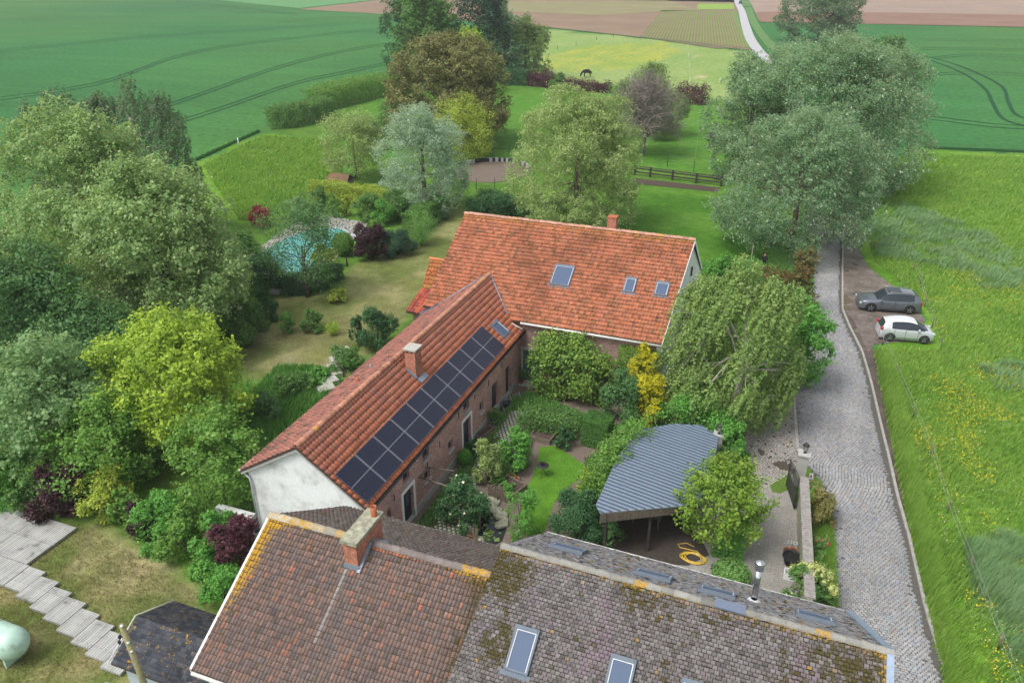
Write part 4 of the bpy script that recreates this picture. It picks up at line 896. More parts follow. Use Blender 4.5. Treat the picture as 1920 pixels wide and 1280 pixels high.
# lean-to extension on the left (part of the main house)
EXT = [(-26.85, 52.1, 5.05), (-26.9, 50.6, 3.15), (-26.95, 47.95, 2.25)]
lt = MB(); lt.span(-26.7, -23.7, 48.5, 56.0, -.1, 2.3); lt.span(-26.7, -23.7, 50.6, 54, 2.3, 3.1); lw = lt.build('side_extension', M['brick_dark'], main)
def c_ext(C, v, u, g): return mixcols((.50, .19, .07), [(.44, .15, .06), (.42, .21, .07)], g, len(C), [.3, .3])
def c_ext2(C, v, u, g): return mixcols((.42, .10, .065), [(.30, .08, .06), (.48, .14, .08)], g, len(C), [.3, .3])
for a_, b_, cf in ((1, 0, c_ext), (2, 1, c_ext2)):
    lo, hi = EXT[a_], EXT[b_]; Q = [lo, (-23.76, lo[1], lo[2]), (-23.76, hi[1], hi[2]), hi]; m = MB(); m.hull4(*Q, (0, 0, -.10)); rf = m.build('roof', M['under'], lw); tiles('tiles', Q, .25, .36, PAN, M['tile_orange'], cf, rf, lift=.05 if a_ == 1 else .09, sc=1.25 if a_ == 1 else 1.8, jit=.012)
Q = [(-23.76, 54.6, 3.1), (-26.85, 54.6, 3.1), EXT[0], (-23.76, 52.1, 5.05)]; m = MB(); m.hull4(*Q, (0, 0, -.10)); rf = m.build('roof', M['under'], lw); tiles('tiles', Q, .25, .36, PAN, M['tile_orange'], c_ext, rf)
ridge_caps('ridge_tiles', (-26.9, 52.1, 5.1), (-23.8, 52.1, 5.1), .13, M['tile_orange'], capcol((.52, .19, .08), .05), lw, .4)

# ------------------------------------------------------------------ brown roofed house in front
brown = thing('neighbour_house', 'old house with brown tiled roof, orange lichen and big brick chimney in the foreground', 'house', (-12.8, 19.5, 0))
BF, BRG, BK = (14.55, 4.0), (19.58, 7.02), (24.25, 4.05)
Q1 = [(-17.6, BF[0], BF[1]), (-7.9, BF[0], BF[1]), (-7.95, BRG[0], BRG[1]), (-17.5, BRG[0], BRG[1])]
Q2 = [(-7.9, BK[0], BK[1]), (-17.42, BK[0], BK[1]), (-17.5, BRG[0], BRG[1]), (-7.95, BRG[0], BRG[1])]
n1 = unit(np.cross(np.array(Q1[1])-Q1[0], np.array(Q1[3])-Q1[0])); n1 = n1 if n1[2] > 0 else -n1
for Q, cf, tw in ((Q1, c_brown, .140), (Q2, c_brownB, .2)):
    m = MB(); m.hull4(*Q, (0, 0, -.12)); rf = m.build('roof', M['under'], brown); tiles('tiles', Q, tw, .228 if tw < .19 else .3, [(0.06, -.006), (.18, .012), (.5, .020), (.82, .012), (.94, -.006)] if tw < .19 else PAN, M['tile_grey'], cf, rf, lift=.032, jit=.007, sc=1.0 if tw < .19 else 1.2, lap=-.07 if tw < .19 else .12)
ridge_caps('ridge_tiles', (-17.5, BRG[0], BRG[1]+.02), (-14.0, BRG[0], BRG[1]+.02), .17, M['tile_grey'], capcol((.33, .31, .25), .45), brown, .47)
ridge_caps('ridge_tiles', (-12.9, BRG[0], BRG[1]+.02), (-8.0, BRG[0], BRG[1]+.02), .15, M['tile_grey'], lambda p, g: (np.array([.20, .17, .16])*(1+g.normal()*.1), .46 if p[0] > -9.6 else .22), brown, .33)
m = MB(); m.span(-17.28, -8.1, 14.9, 24.0, -.1, 3.9); m.build('wall', M['white'], brown)
poly3([(-17.3, 14.9, 3.88), (-17.3, 24.0, 3.88), (-17.3, BRG[0], 6.85)], (.25, 0, 0), 'gable_wall', M['white'], brown)
m = MB()
for e, r_ in ((Q1[0], Q1[3]), (Q2[1], Q2[2])):
    e, r_ = np.array(e), np.array(r_); d = np.array([-.05, 0, 0]); m.add([e+d+[0, 0, .05], r_+d+[0, 0, .05], r_+d-[0, 0, .15], e+d-[0, 0, .15], e+[.04, 0, .05], r_+[.04, 0, .05], r_+[.04, 0, -.15], e+[.04, 0, -.15]], [(0, 1, 2, 3), (4, 7, 6, 5), (0, 4, 5, 1), (3, 2, 6, 7), (0, 3, 7, 4), (1, 5, 6, 2)])
m.build('verge_trim', M['white_frame'], brown)
m = MB(); m.tube([(-17.5, BF[0]-.08, BF[1]-.06), (-8, BF[0]-.08, BF[1]-.06)], .07, 8); m.build('gutter', M['gutter'], brown); m = MB(); m.tube([(-17.42, BK[0]+.05, BK[1]-.05), (-8, BK[0]+.05, BK[1]-.05)], .05, 8); m.build('gutter', M['gutter'], brown)
pL, pR = RP(649, 1062, Q1[0], n1), RP(671, 1068, Q1[0], n1); yb = float((pL[1]+pR[1])/2); zs = OB(657, 1018, yb)[1]; y1 = G(700, 960, zs)[1]
ch = chimney(brown, float(pL[0])-.02, float(pR[0])+.02, yb, y1, 4.8, zs-.05, slabm='lichen_slab', slab=.14, over=.08, gap=False)
m = MB(); xc = float(pR[0])-.12; m.lathe((xc, y1-.25, zs+.09), [(.12, 0), (.12, .42), (.10, .42), (.10, .2)], 14); m.build('flue_pot', M['terra'], ch)
m = MB(); m.hull4((pL[0]-.06, yb-.03, pL[2]-.02), (pR[0]+.09, yb-.03, pR[2]-.02), (pR[0]+.09, yb+.0, pR[2]+.2), (pL[0]-.06, yb+.0, pL[2]+.2), (0, -.03, 0))
m.hull4((pR[0]+.03, yb-.1, pR[2]-.03), (pR[0]+.15, yb-.1, pR[2]-.03), (pR[0]+.15, BRG[0], BRG[1]+.02), (pR[0]+.03, BRG[0], BRG[1]+.02), n1*.07)
m.hull4((pR[0]+.03, BRG[0], BRG[1]+.03), (pR[0]+.55, BRG[0], BRG[1]+.03), (pR[0]+.55, BRG[0]+.45, BRG[1]-.22), (pR[0]+.03, BRG[0]+.45, BRG[1]-.22), (0, 0, .07)); m.build('flashing', M['lead'], ch)

# ------------------------------------------------------------------ grey roofed house in front
grey = thing('neighbour_house', 'house with mossy grey tiled roof and steel flue pipe, nearest beside the cobbled road', 'house', (-2, 20, 0))
g1, g2, g3, g4 = (-8.10, 20.06, 8.0), (4.33, 19.85, 8.0), (3.76, 24.6, 4.9), (-8.03, 24.85, 4.9)
Q3 = [(-8.55, 14.6, 4.45), (4.75, 14.4, 4.45), g2, g1]; Q4 = [g3, g4, g1, g2]
n3 = unit(np.cross(np.array(Q3[1])-Q3[0], np.array(Q3[3])-Q3[0])); n3 = n3 if n3[2] > 0 else -n3
n4 = unit(np.cross(np.array(Q4[1])-Q4[0], np.array(Q4[3])-Q4[0])); n4 = n4 if n4[2] > 0 else -n4
for Q, cf in ((Q3, c_grey), (Q4, c_greyB)):
    m = MB(); m.hull4(*Q, (0, 0, -.12)); rf = m.build('roof', mat('mossy_underlay', (.028, .022, .013), .95, .5, 7) if cf is c_grey else M['under'], grey); tiles('tiles', Q, .165 if cf is c_grey else .15, .128 if cf is c_grey else .12, [(.065, .010), (.935, .010)], M['tile_grey'], cf, rf, lift=.026, jit=.007, stag=True, lap=-.09)
ridge_caps('ridge_tiles', np.array(g1)+[0, 0, .03], np.array(g2)+[0, 0, .03], .13, M['tile_grey'], capcol((.25, .245, .22), .07), grey, .42)
m = MB(); m.span(-7.88, 3.58, 15.02, 24.28, -.1, 4.8); m.build('wall', M['white'], grey)
poly3([(3.6, 15, 4.7), (3.6, 24.3, 4.7), (4.1, 19.9, 7.8)], (-.2, 0, 0), 'gable_wall', M['white'], grey)
poly3([(-7.9, 15, 4.7), (-7.9, 24.5, 4.7), (-7.95, 20, 7.8)], (.2, 0, 0), 'gable_wall', M['white'], grey)
m = MB(); g2a, g3a = np.array(g2), np.array(g3); m.hull4(g3a+[-.25, 0, .04], g3a+[.05, 0, .04], g2a+[.05, 0, .06], g2a+[-.2, 0, .06], n4*.05); e_ = np.array(Q3[1]); m.hull4(e_+[-.24, 0, .04], e_+[.04, 0, .04], g2a+[.04, 0, .05], g2a+[-.16, 0, .05], n3*.045)
m.build('verge_flashing', mat('blue_grey_lead', (.26, .33, .42), .5, .15, 5, metal=.2), grey)
m = MB(); m.tube([np.array(g3)+[0, .05, -.03], np.array(g4)+[0, .05, -.03]], .05, 8); m.build('gutter', M['gutter'], grey)
def sky_on(parent, pl, pn, pts, w_, h_):
    pp = np.array([RP(px, py, np.array(pl)+pn*.1, pn) for px, py in pts]); c = pp.mean(0)-pn*.1; return skylight(parent, 's', None, pn, (1, 0, 0), w_, h_, c)
sky_on(grey, Q3[0], n3, ((964, 1173), (1011, 1186), (993, 1263), (947, 1247)), .80, 1.42)
sky_on(grey, Q3[0], n3, ((1145, 1231), (1194, 1243), (1176, 1320), (1127, 1306)), .80, 1.42)
sky_on(grey, Q3[0], n3, ((1280, 1280), (1325, 1294), (1312, 1364), (1267, 1352)), .80, 1.42)
for pts in (((1031, 1016), (1101, 1036)), ((1191, 1066), (1260, 1086)), ((1312, 1098), (1379, 1118)), ((1493, 1141), (1564, 1169))):
    sky_on(grey, Q4[0], n4, pts, 1.3 if pts[0][0] < 1200 else 1.2, 1.05)
fp = RP(1413, 1127, Q4[0], n4); zt = OB(1424, 1062, float(fp[1]))[1]
m = MB(); m.tube([fp-[0, 0, .2], [fp[0], fp[1], zt]], .105, 16); fl = m.build('flue_pipe', paint('polished_steel', (.65, .66, .68), .18, 1.0, 0), grey)
m = MB(); m.lathe((fp[0], fp[1], zt-.1), [(.15, 0), (.16, .28), (.15, .30), (.02, .36), (0, .36)], 16); m.build('rain_cap', paint('steel_cap', (.7, .71, .73), .2, 1.0, 0), fl)
m = MB(); m.lathe((fp[0], fp[1], fp[2]-.08), [(.32, -.03), (.2, .12), (.12, .24)], 14); m.build('collar', mat('lead_white', (.6, .62, .63), .5, .1, 3), fl)
m = MB(); p_ = np.array(g1)+(np.array(g2)-np.array(g1))*.585; m.hull4(p_+[0, -.16, .0], p_+[.95, -.17, .0], p_+[.95, .1, .12], p_+[0, .1, .12], (0, 0, .06)); m.build('ridge_flashing', mat('slate_blue', (.12, .15, .21), .5, .1, 4), grey)

# ------------------------------------------------------------------ slate shed, pole
shed = thing('garden_shed', 'small shed with black slate roof spotted with orange lichen beside the boardwalk', 'shed', (-20, 16.5, 0))
SH = [(-22.05, 14.85, 2.2), (-17.75, 14.85, 2.2), (-17.75, 16.5, 3.0), (-22.15, 16.5, 3.0)]; SH2 = [(-17.75, 18.35, 2.1), (-22.2, 18.35, 2.1), (-22.15, 16.5, 3.0), (-17.75, 16.5, 3.0)]
for Q in (SH, SH2):
    m = MB(); m.hull4(*Q, (0, 0, -.08)); rf = m.build('roof', M['under'], shed); tiles('slates', Q, .24, .17, [(.02, .005), (.98, .005)], M['tile_grey'], c_slate, rf, lift=.012, jit=.003, stag=True, lap=0)
m = MB(); m.span(-21.75, -17.9, 15.15, 18.1, 0, 2.15); m.build('wall', mat('pale_blue_cladding', (.42, .47, .52), .7, .1, 3), shed)
m = MB(); m.tube([(-22.15, 14.8, 2.2), (-22.22, 16.5, 3.03), (-22.25, 18.4, 2.1)], .025, 6); m.build('edge_trim', M['gutter'], shed)
pt = np.array(G3(228, 1170, 5.6)); p2 = np.array(G3(270, 1280, 2.9)); p0 = pt+(p2-pt)*(5.7/(5.6-2.9))
pole = thing('utility_pole', 'weathered wooden utility pole with insulators leaning in front of the slate shed', 'utility pole', tuple(p0))
m = MB(); m.tube([p0, (p0+pt)/2, pt], [.13, .115, .10], 10); m.build('pole', mat('mossy_pole', (.27, .24, .13), .9, .35, 7, bmp=.5), pole)
m = MB(); q = pt+(p0-pt)*.14; m.tube([q+[-.55, .15, 0], q+[.1, 0, .02]], .03, 6); m.build('bracket', M['dark'], pole)
for d in ((-.5, .1, -.05), (-.35, .2, -.12), (-.42, -.02, -.14)):
    m = MB(); m.lathe(q+np.array(d), [(0, .1), (.05, .07), (.06, 0), (.03, -.08), (0, -.1)], 8); m.build('insulator', M['dark'], pole)
for d in (.0, .13, .2):
    m = MB(); c = pt+(p0-pt)*d+np.array([.07, -.05, 0]); m.lathe(c, [(0, .06), (.05, .04), (.055, -.03), (0, -.05)], 8); m.build('insulator', M['white_frame'], pole)
# ------------------------------------------------------------------ carport
cpn = np.array([.17, 0, 1.0]); cpn /= np.linalg.norm(cpn); cp0 = np.array([-7.2, 33, 3.15])
CP = [RP(x, y, cp0, cpn) for x, y in ((1117, 946), (1152, 869), (1176, 828), (1197, 806), (1263, 794), (1315, 797), (1347, 819), (1337, 877), (1312, 940), (1279, 948), (1125, 961))]
carport = thing('carport', 'open carport with blue grey corrugated metal roof between courtyard and drive', 'carport', (-5, 34, 0))
poly3(CP, (0, 0, -.05), 'roof', paint('blue_grey_sheet', (.26, .32, .39), .42, .2, .1), carport)
rf = carport.children[0]; P2 = [(p[0], p[1]) for p in CP]; m = MB(); bs = np.arange(min(p[1] for p in P2)+.1, max(p[1] for p in P2), .27)
def cpz(a): return cp0[2]-.17*(a-cp0[0])
for b in bs:
    xs = []
    for i in range(len(P2)):
        (x1, y1), (x2, y2) = P2[i], P2[(i+1) % len(P2)]
        if (y1 > b) != (y2 > b): xs.append(x1+(x2-x1)*(b-y1)/(y2-y1))
    if len(xs) >= 2 and max(xs)-min(xs) > .15:
        a0, a1 = min(xs), max(xs); v = []
        for a in (a0, a1): v += [(a, b-.05, cpz(a)), (a, b-.035, cpz(a)+.05), (a, b+.035, cpz(a)+.05), (a, b+.05, cpz(a))]
        m.add(v, [(0, 1, 5, 4), (1, 2, 6, 5), (2, 3, 7, 6), (0, 3, 2, 1), (4, 5, 6, 7)])
m.build('ribs', paint('blue_grey_rib', (.10, .135, .19), .5, .2, .0), rf)
m = MB(); fa, fb = CP[-1], CP[-3]; 
for i in range(26):
    p = fa+(fb-fa)*(i/26); q = fa+(fb-fa)*((i+.94)/26); o = np.array([.02, -.05, 0]); m.hull4(p+o-[0, 0, .55], q+o-[0, 0, .5], q+o-[0, 0, .02], p+o-[0, 0, .02], (0, -.03, 0))
m.build('fascia', M['wood_old'], carport)
for p in (CP[-1]+[.25, .2, 0], CP[-1]*.5+CP[-3]*.5+[0, .1, 0], CP[-3]+[-.2, .2, 0], CP[1]+[.2, 0, 0], CP[3]+[.1, -.2, 0], CP[6]+[-.2, -.1, 0], CP[5]+[-.3, -.2, 0]):
    m = MB(); m.span(p[0]-.06, p[0]+.06, p[1]-.06, p[1]+.06, 0, cpz(p[0])-.06); m.build('post', M['wood_dark'], carport)
m = MB(); m.hull4(CP[6]+[.02, 0, -1.6], CP[7]+[.02, 0, -1.6], CP[7]+[.02, 0, -.06], CP[6]+[.02, 0, -.06], (-.04, 0, 0)); m.build('side_panel', M['wood_old'], carport)
x, y = G(1205, 1000); tb = thing('garden_table', 'weathered wooden table standing under the front edge of the carport', 'table', (x, y+.9, 0)); m = MB(); m.box((x, y+.9, .74), (1.5, .8, .05)); m.build('tabletop', M['wood_old'], tb)
for dx, dy in ((-.65, -.3), (.65, -.3), (-.65, .3), (.65, .3)): m = MB(); m.box((x+dx, y+.9+dy, .357), (.07, .07, .715)); m.build('leg', M['wood_old'], tb)

# ------------------------------------------------------------------ roadside garden wall, pillar, gate, lanterns
wl = thing('garden_wall', 'old roadside garden wall with ribbed coping tiles, running down to the gate pillar', 'wall', (2.2, 34, 0))
def wa0(y): return 1.95+(37.4-y)*.0755
m = MB(); wy = [28.4+i*.9 for i in range(11)]
for i in range(10):
    y0, y1 = wy[i], wy[i+1]; a0, a1 = wa0(y0), wa0(y1); m.add([(a0-.12, y0, -.1), (a0+.12, y0, -.1), (a1+.12, y1, -.1), (a1-.12, y1, -.1), (a0-.12, y0, 1.75), (a0+.12, y0, 1.75), (a1+.12, y1, 1.75), (a1-.12, y1, 1.75)], [(0, 3, 2, 1), (4, 5, 6, 7), (0, 1, 5, 4), (2, 3, 7, 6), (0, 4, 7, 3), (1, 2, 6, 5)])
m.build('wall', M['lichen_slab'], wl)
m = MB()
for i in range(int(9.0/.088)):
    y = 28.42+i*.088; a = wa0(y); m.box((a, y+.044, 1.80+.006*(i % 2)), (.46, .070, .09), .07)
m.build('coping', mat('coping_tiles', (.30, .28, .26), .9, .3, 5, bmp=.3), wl)
m = MB(); m.span(wa0(33)-.27, wa0(33)-.2, 28.6, 28.7, 0, .1); 
px_, py_ = G(1509, 848, 2.1)
gp = thing('gate_pillar', 'square stone gate pillar with a flat cap at the end of the roadside wall', 'pillar', (px_, py_, 0))
m = MB(); m.box((px_, py_, .99), (.52, .52, 2.0), -.05); m.build('shaft', M['plinth'], gp); m = MB(); m.box((px_, py_, 2.04), (.66, .66, .10), -.05); m.build('cap', M['stone'], gp)
def lantern(x, y, z, label):
    t = thing('lantern', label, 'lantern', (x, y, z), 'lanterns on the gate pillars'); m = MB(); m.lathe((x, y, z), [(.10, 0), (.05, .04), (.03, .12), (.05, .16)], 10); m.build('base', M['dark'], t)
    m = MB(); m.lathe((x, y, z), [(.09, .16), (.17, .46)], 6, smooth=False); m.build('glass', mat('frosted_lamp_glass', (.42, .42, .36), .3, .1, 5), t)
    m = MB()
    for k in range(6):
        a = 2*math.pi*k/6; m.tube([(x+.092*math.cos(a), y+.092*math.sin(a), z+.16), (x+.175*math.cos(a), y+.175*math.sin(a), z+.46)], .012, 5)
    m.build('frame', M['dark'], t); m = MB(); m.lathe((x, y, z), [(.2, .46), (.17, .52), (.06, .62), (.02, .66), (.025, .70), (0, .73)], 6, smooth=False); m.build('hood', M['dark'], t)
lantern(px_, py_, 2.09, 'black six-sided lantern on the gate pillar beside the cobbled road')
x, y = G(1348, 812, 2.1); p3 = thing('gate_pillar', 'stone gate pillar almost hidden in the foliage beside the carport', 'pillar', (x, y, 0)); m = MB(); m.box((x, y, 1.0), (.5, .5, 2.0)); m.build('shaft', M['plinth'], p3); m = MB(); m.box((x, y, 2.04), (.6, .6, .09)); m.build('cap', M['stone'], p3)
lantern(x, y, 2.09, 'grey lantern on the pillar at the right corner of the carport')
gt = thing('iron_gate', 'dark iron gate leaf folded back against the roadside wall', 'gate', (1.4, 38, 0)); A_, B_ = np.array([1.20, 38.9, .08]), np.array([1.72, 36.9, .08])
m = MB()
for i in range(15):
    p = A_+(B_-A_)*i/14; hh = 1.75+.25*math.sin(i/14*math.pi/2); m.tube([p, p+[0, 0, hh]], .013 if i % 14 else .03, 5)
m.build('bars', M['dark'], gt); m = MB(); m.hull4(A_, B_, B_+[0, 0, .9], A_+[0, 0, .9], (.015, 0, 0)); m.build('panel', mat('mossy_gate_sheet', (.07, .075, .05), .8, .4, 6), gt)
m = MB(); 
for z in (.1, .95, 1.6): m.tube([A_+[0, 0, z], B_+[0, 0, z]], .02, 6)
m.build('rail', M['dark'], gt)
x, y = G(1519, 902); t = thing('sign', 'small white and red sign leaning in the flower bed by the gate pillar', 'sign', (x, y, 0)); m = MB(); m.box((x, y, .35), (.22, .02, .34), .2, tilt=Matrix.Rotation(-.5, 3, 'X')); m.build('plate', M['white_frame'], t)
m = MB(); m.box((x, y-.02, .35), (.10, .012, .14), .2, tilt=Matrix.Rotation(-.5, 3, 'X')); m.build('mark', M['flower_r'], t); m = MB(); m.tube([(x, y+.05, 0), (x, y+.03, .3)], .012, 5); m.build('stake', M['wood_old'], t)

# ------------------------------------------------------------------ boardwalk, tank
dk = MB()
decks = [(-40, -32.25, 20.67, 22.1), (-40, -32.28, 19.21, 20.64), (-40, -32.05, 17.78, 19.18), (-40, -33.3, 16.35, 17.75)]
for i, (a0, a1, b0, b1) in enumerate(decks):
    x_ = a1; m = MB()
    while x_ > a0: m.span(max(a0, x_-2.5)+.01, x_, b0, b1, .03, .16+.004*i); x_ -= 2.52
    o = m.build('deck_panel', M['deck']); tag(o, ['weathered grey deck section farthest from the shed, its corner tinted ochre', 'weathered grey deck section, second back from the lawn edge', 'weathered grey deck section where the stepped boardwalk begins', 'weathered grey deck section nearest the gas tank'][i], 'decking', 'sections of the large deck')
BLp = [(-32.0, 17.77), (-30.93, 17.49), (-29.78, 17.2), (-28.66, 16.94), (-27.52, 16.64), (-26.42, 16.37), (-25.32, 16.1), (-24.22, 15.82), (-23.1, 15.4), (-22.6, 14.2)]
names = ['first', 'second', 'third', 'fourth', 'fifth', 'sixth', 'seventh', 'eighth']
for i in range(8):
    a0, b0 = BLp[i]; a1 = BLp[i+1][0]-.03; m = MB(); m.span(a0, a1, b0, b0+1.36, .02, .17-.004*i); o = m.build('boardwalk_panel', M['deck']); tag(o, names[i]+' stepped boardwalk panel counting from the large deck', 'decking', 'stepped boardwalk panels')
m = MB(); m.span(-23.4, -22.3, 14.0, 15.35, .02, .13); tag(m.build('boardwalk_panel', M['deck']), 'last boardwalk panel, partly under the front of the slate shed', 'decking', 'stepped boardwalk panels')
tk = thing('gas_tank', 'pale green gas tank lying on the grass at the left edge', 'gas tank', (-29.4, 14.9, 0)); tr_ = .68
prof = [(0, -1.9)]+[(tr_*math.sin(t), -1.28-tr_*math.cos(t)) for t in np.linspace(.25, math.pi/2, 6)]+[(tr_*math.sin(t), 1.28-tr_*math.cos(t)) for t in np.linspace(math.pi/2, math.pi-.25, 6)]+[(0, 1.9)]
mm, tt, bb = nodes('mint_tank_paint'); n_ = noise_n(tt, 2.2, 7, rough=.7); r_ = rampn(tt, n_.outputs[0], [(.33, (.25, .30, .22)), (.47, (.42, .60, .50)), (.7, (.50, .68, .58))]); tt.links.new(r_.outputs[0], bb.inputs['Base Color']); bb.inputs['Roughness'].default_value = .45
m = MB(); m.lathe((-29.1, 14.95, .95), prof, 28, axis='X'); m.build('vessel', mm, tk)
for dx in (-1.1, 1.25): m = MB(); m.span(-29.1+dx-.06, -29.1+dx+.06, 14.45, 15.45, 0, .5); m.build('leg', mm, tk)
m = MB(); m.tube([(-29.2, 15.2, 1.52), (-29.1, 15.35, 1.78), (-28.8, 15.35, 1.76), (-28.7, 15.2, 1.5)], .02, 6); m.build('lifting_eye', M['white_frame'], tk)
m = MB(); m.box((-29.0, 14.5, 1.48), (.16, .02, .07), tilt=Matrix.Rotation(-.9, 3, 'X')); m.build('plate', M['wood_dark'], tk)

# ------------------------------------------------------------------ courtyard things
def pot(px, py, r, h, m_, label, fill='soil', grp=None):
    x, y = G(px, py); t = thing('flower_pot', label, 'plant pot', (x, y, 0), grp); m = MB(); m.lathe((x, y, 0), [(0, 0), (r*.68, 0), (r*.95, h*.85), (r*1.05, h*.86), (r*1.05, h), (r*.9, h), (r*.85, h*.8)], 18); m.build('pot', M[m_], t)
    m = MB(); m.lathe((x, y, 0), [(0, h*.82), (r*.88, h*.82)], 18); m.build('soil', M[fill], t); return t
M['navy'] = paint('glazed_navy', (.02, .035, .07), .25)
pot(949, 763, .24, .42, 'navy', 'glazed dark blue pot on the paved path by the farmhouse wall')
pot(853, 981, .17, .25, 'terra', 'terracotta pot standing beside the left picket fence'); pot(885, 1008, .2, .3, 'terra', 'terracotta pot nearest the brown roof, in front of the pickets')
pot(958, 898, .27, .24, 'terra', 'larger of the two terracotta pots at the back of the raised bed'); pot(968, 902, .2, .2, 'terra', 'smaller of the two terracotta pots at the back of the raised bed')
pot(976, 720, .22, .3, 'terra', 'terracotta pot in the corner between wing and main house')
t = pot(1482, 1056, .42, .5, 'black', 'large black plastic tub beside the roadside wall', 'black')
pot(1475, 1036, .2, .22, 'terra', 'left terracotta pot beside the black tub', grp=None); pot(1486, 1037, .2, .25, 'terra', 'right terracotta pot beside the black tub, touching the wall')
x, y = G(1485, 1023); t = thing('concrete_block', 'pair of hollow concrete blocks beside the roadside wall', 'blocks', (x, y, 0)); m = MB()
for d in (-.13, .13): m.span(x+d-.11, x+d-.05, y-.12, y+.12, 0, .22); m.span(x+d+.05, x+d+.11, y-.12, y+.12, 0, .22); m.span(x+d-.05, x+d+.05, y-.12, y-.07, 0, .22); m.span(x+d-.05, x+d+.05, y+.07, y+.12, 0, .22)
m.build('block', M['stone'], t)
x, y = G(1481, 1082); t = thing('garden_crate', 'small white open crate half hidden by the blooming hydrangea', 'crate', (x, y, 0)); m = MB()
for a0, a1, b0, b1 in ((-.3, .3, -.22, -.18), (-.3, .3, .18, .22), (-.3, -.26, -.18, .18), (.26, .3, -.18, .18)): m.span(x+a0, x+a1, y+b0, y+b1, 0, .35)
m.build('sides', M['white_frame'], t)
x, y = G(1300, 1047); pts = []
for i in range(150):
    a = i/150*2*math.pi*5.2; r = .42+.07*math.sin(i*.13)+.03*math.sin(i*.7); pts.append((x+math.cos(a)*r*1.25+.05*math.sin(i*.05), y+math.sin(a)*r*.85, .03+.012*(i % 28)/8))
pts += [(pts[-1][0]-.25, pts[-1][1]+.25, .03), (x-.75, y+.55, .03), (x-.9, y+.75, .03), (x-.5, y+1.0, .03), (x-.1, y+.85, .03)]
m = MB(); m.tube(pts, .024, 6); tag(m.build('garden_hose', paint('yellow_hose', (.62, .42, .05), .4)), 'coiled yellow garden hose lying on the dark terrace', 'hose')
x, y = G(1017, 892); t = thing('garden_table', 'small round black bistro table on the courtyard lawn', 'table', (x, y, 0)); m = MB(); m.lathe((x, y, .70), [(0, 0), (.34, 0), (.35, .015), (.34, .03), (0, .03)], 24); m.build('tabletop', M['dark'], t)
for k in range(3): a = k*2.1+.5; m = MB(); m.tube([(x+.1*math.cos(a), y+.1*math.sin(a), .69), (x+.05*math.cos(a), y+.05*math.sin(a), .35), (x+.32*math.cos(a), y+.32*math.sin(a), 0)], .014, 6); m.build('leg', M['dark'], t)
t = thing('flower_pot', 'little black pot standing on the bistro table', 'plant pot', (x-.03, y, .73)); m = MB(); m.lathe((x-.03, y, .735), [(0, 0), (.08, 0), (.11, .16), (.09, .16), (.08, .06)], 12); m.build('pot', M['black'], t)
def bed(cx, cy, rz, L_, W_, label):
    x, y = G(cx, cy); t = thing('raised_bed', label, 'raised bed', (x, y, 0)); u = np.array([math.cos(rz), math.sin(rz)]); v = np.array([-u[1], u[0]]); m = MB()
    for s_ in (-1, 1): m.box((x+v[0]*s_*W_/2, y+v[1]*s_*W_/2, .17), (L_+.06, .06, .34), rz); m.box((x+u[0]*s_*L_/2, y+u[1]*s_*L_/2, .168), (.06, W_-.07, .336), rz)
    m.build('boards', M['wood_old'], t); m = MB(); m.box((x, y, .13), (L_-.07, W_-.07, .26), rz); m.build('soil', M['soil'], t)
bed(953, 920, 1.25, 1.5, 1.35, 'wooden raised bed with leafy plants beside the pond'); bed(1022, 817, -.1, 1.3, 1.6, 'raised bed of bare soil in front of the square clipped hedge'); bed(908, 816, 1.35, 1.4, .5, 'narrow wooden planter against the brick farmhouse wall')
def pickets(p, q, n, label, h=.8):
    a, b = np.array(G(*p)), np.array(G(*q)); t = thing('picket_fence', label, 'fence', (a[0], a[1], 0)); m = MB()
    for i in range(n):
        c = a+(b-a)*i/(n-1); m.box((c[0], c[1], h*(.45+.08*R0.random())), (.07, .03, h*(.9+.16*R0.random())), math.atan2(b[1]-a[1], b[0]-a[0]), tilt=Matrix.Rotation(R0.uniform(-.08, .08), 3, 'Y'))
    m.build('pickets', M['wood_old'], t); m = MB(); m.tube([(a[0], a[1]+.04, .5), (b[0], b[1]+.04, .5)], .025, 5); m.build('rail', M['wood_old'], t)
pickets((862, 1000), (895, 1016), 12, 'short rustic picket fence at the near side of the pond'); pickets((916, 930), (950, 942), 12, 'rustic picket fence behind the pond, in front of the raised bed')
pg = thing('pergola', 'rustic pergola poles carrying a climbing plant from the farmhouse wall', 'pergola', (-16, 29.5, 0))
bA = OA(786, 904, WA); e1 = G(899, 932, 2.1)
m = MB(); m.tube([(WA, bA[0], 2.05), (e1[0], e1[1], 2.15)], .045, 6); m.tube([(WA, bA[0]+.75, 2.15), (WA+1.6, bA[0]+.95, 2.2)], .04, 6); m.tube([(WA+.1, bA[0]-.1, 2.1), (WA+.15, bA[0]+.9, 2.1)], .035, 6); m.build('beam', M['wood_old'], pg)
for p in ((e1[0], e1[1]), (WA+1.7, bA[0]+.4)): m = MB(); m.tube([(p[0], p[1], 0), (p[0], p[1], 2.15)], .05, 6); m.build('post', M['wood_old'], pg)
def Z4(*p): return [(760+x/3.879, 700+y/3.879) for x, y in p]
sheet('pond', Z4((500, 1090), (560, 1015), (640, 1005), (720, 1060), (735, 1130), (705, 1215), (640, 1260), (560, 1225), (520, 1165)), .018, glassmat('pond_water', (.008, .012, .012), .03))
g_ = nxt(); 
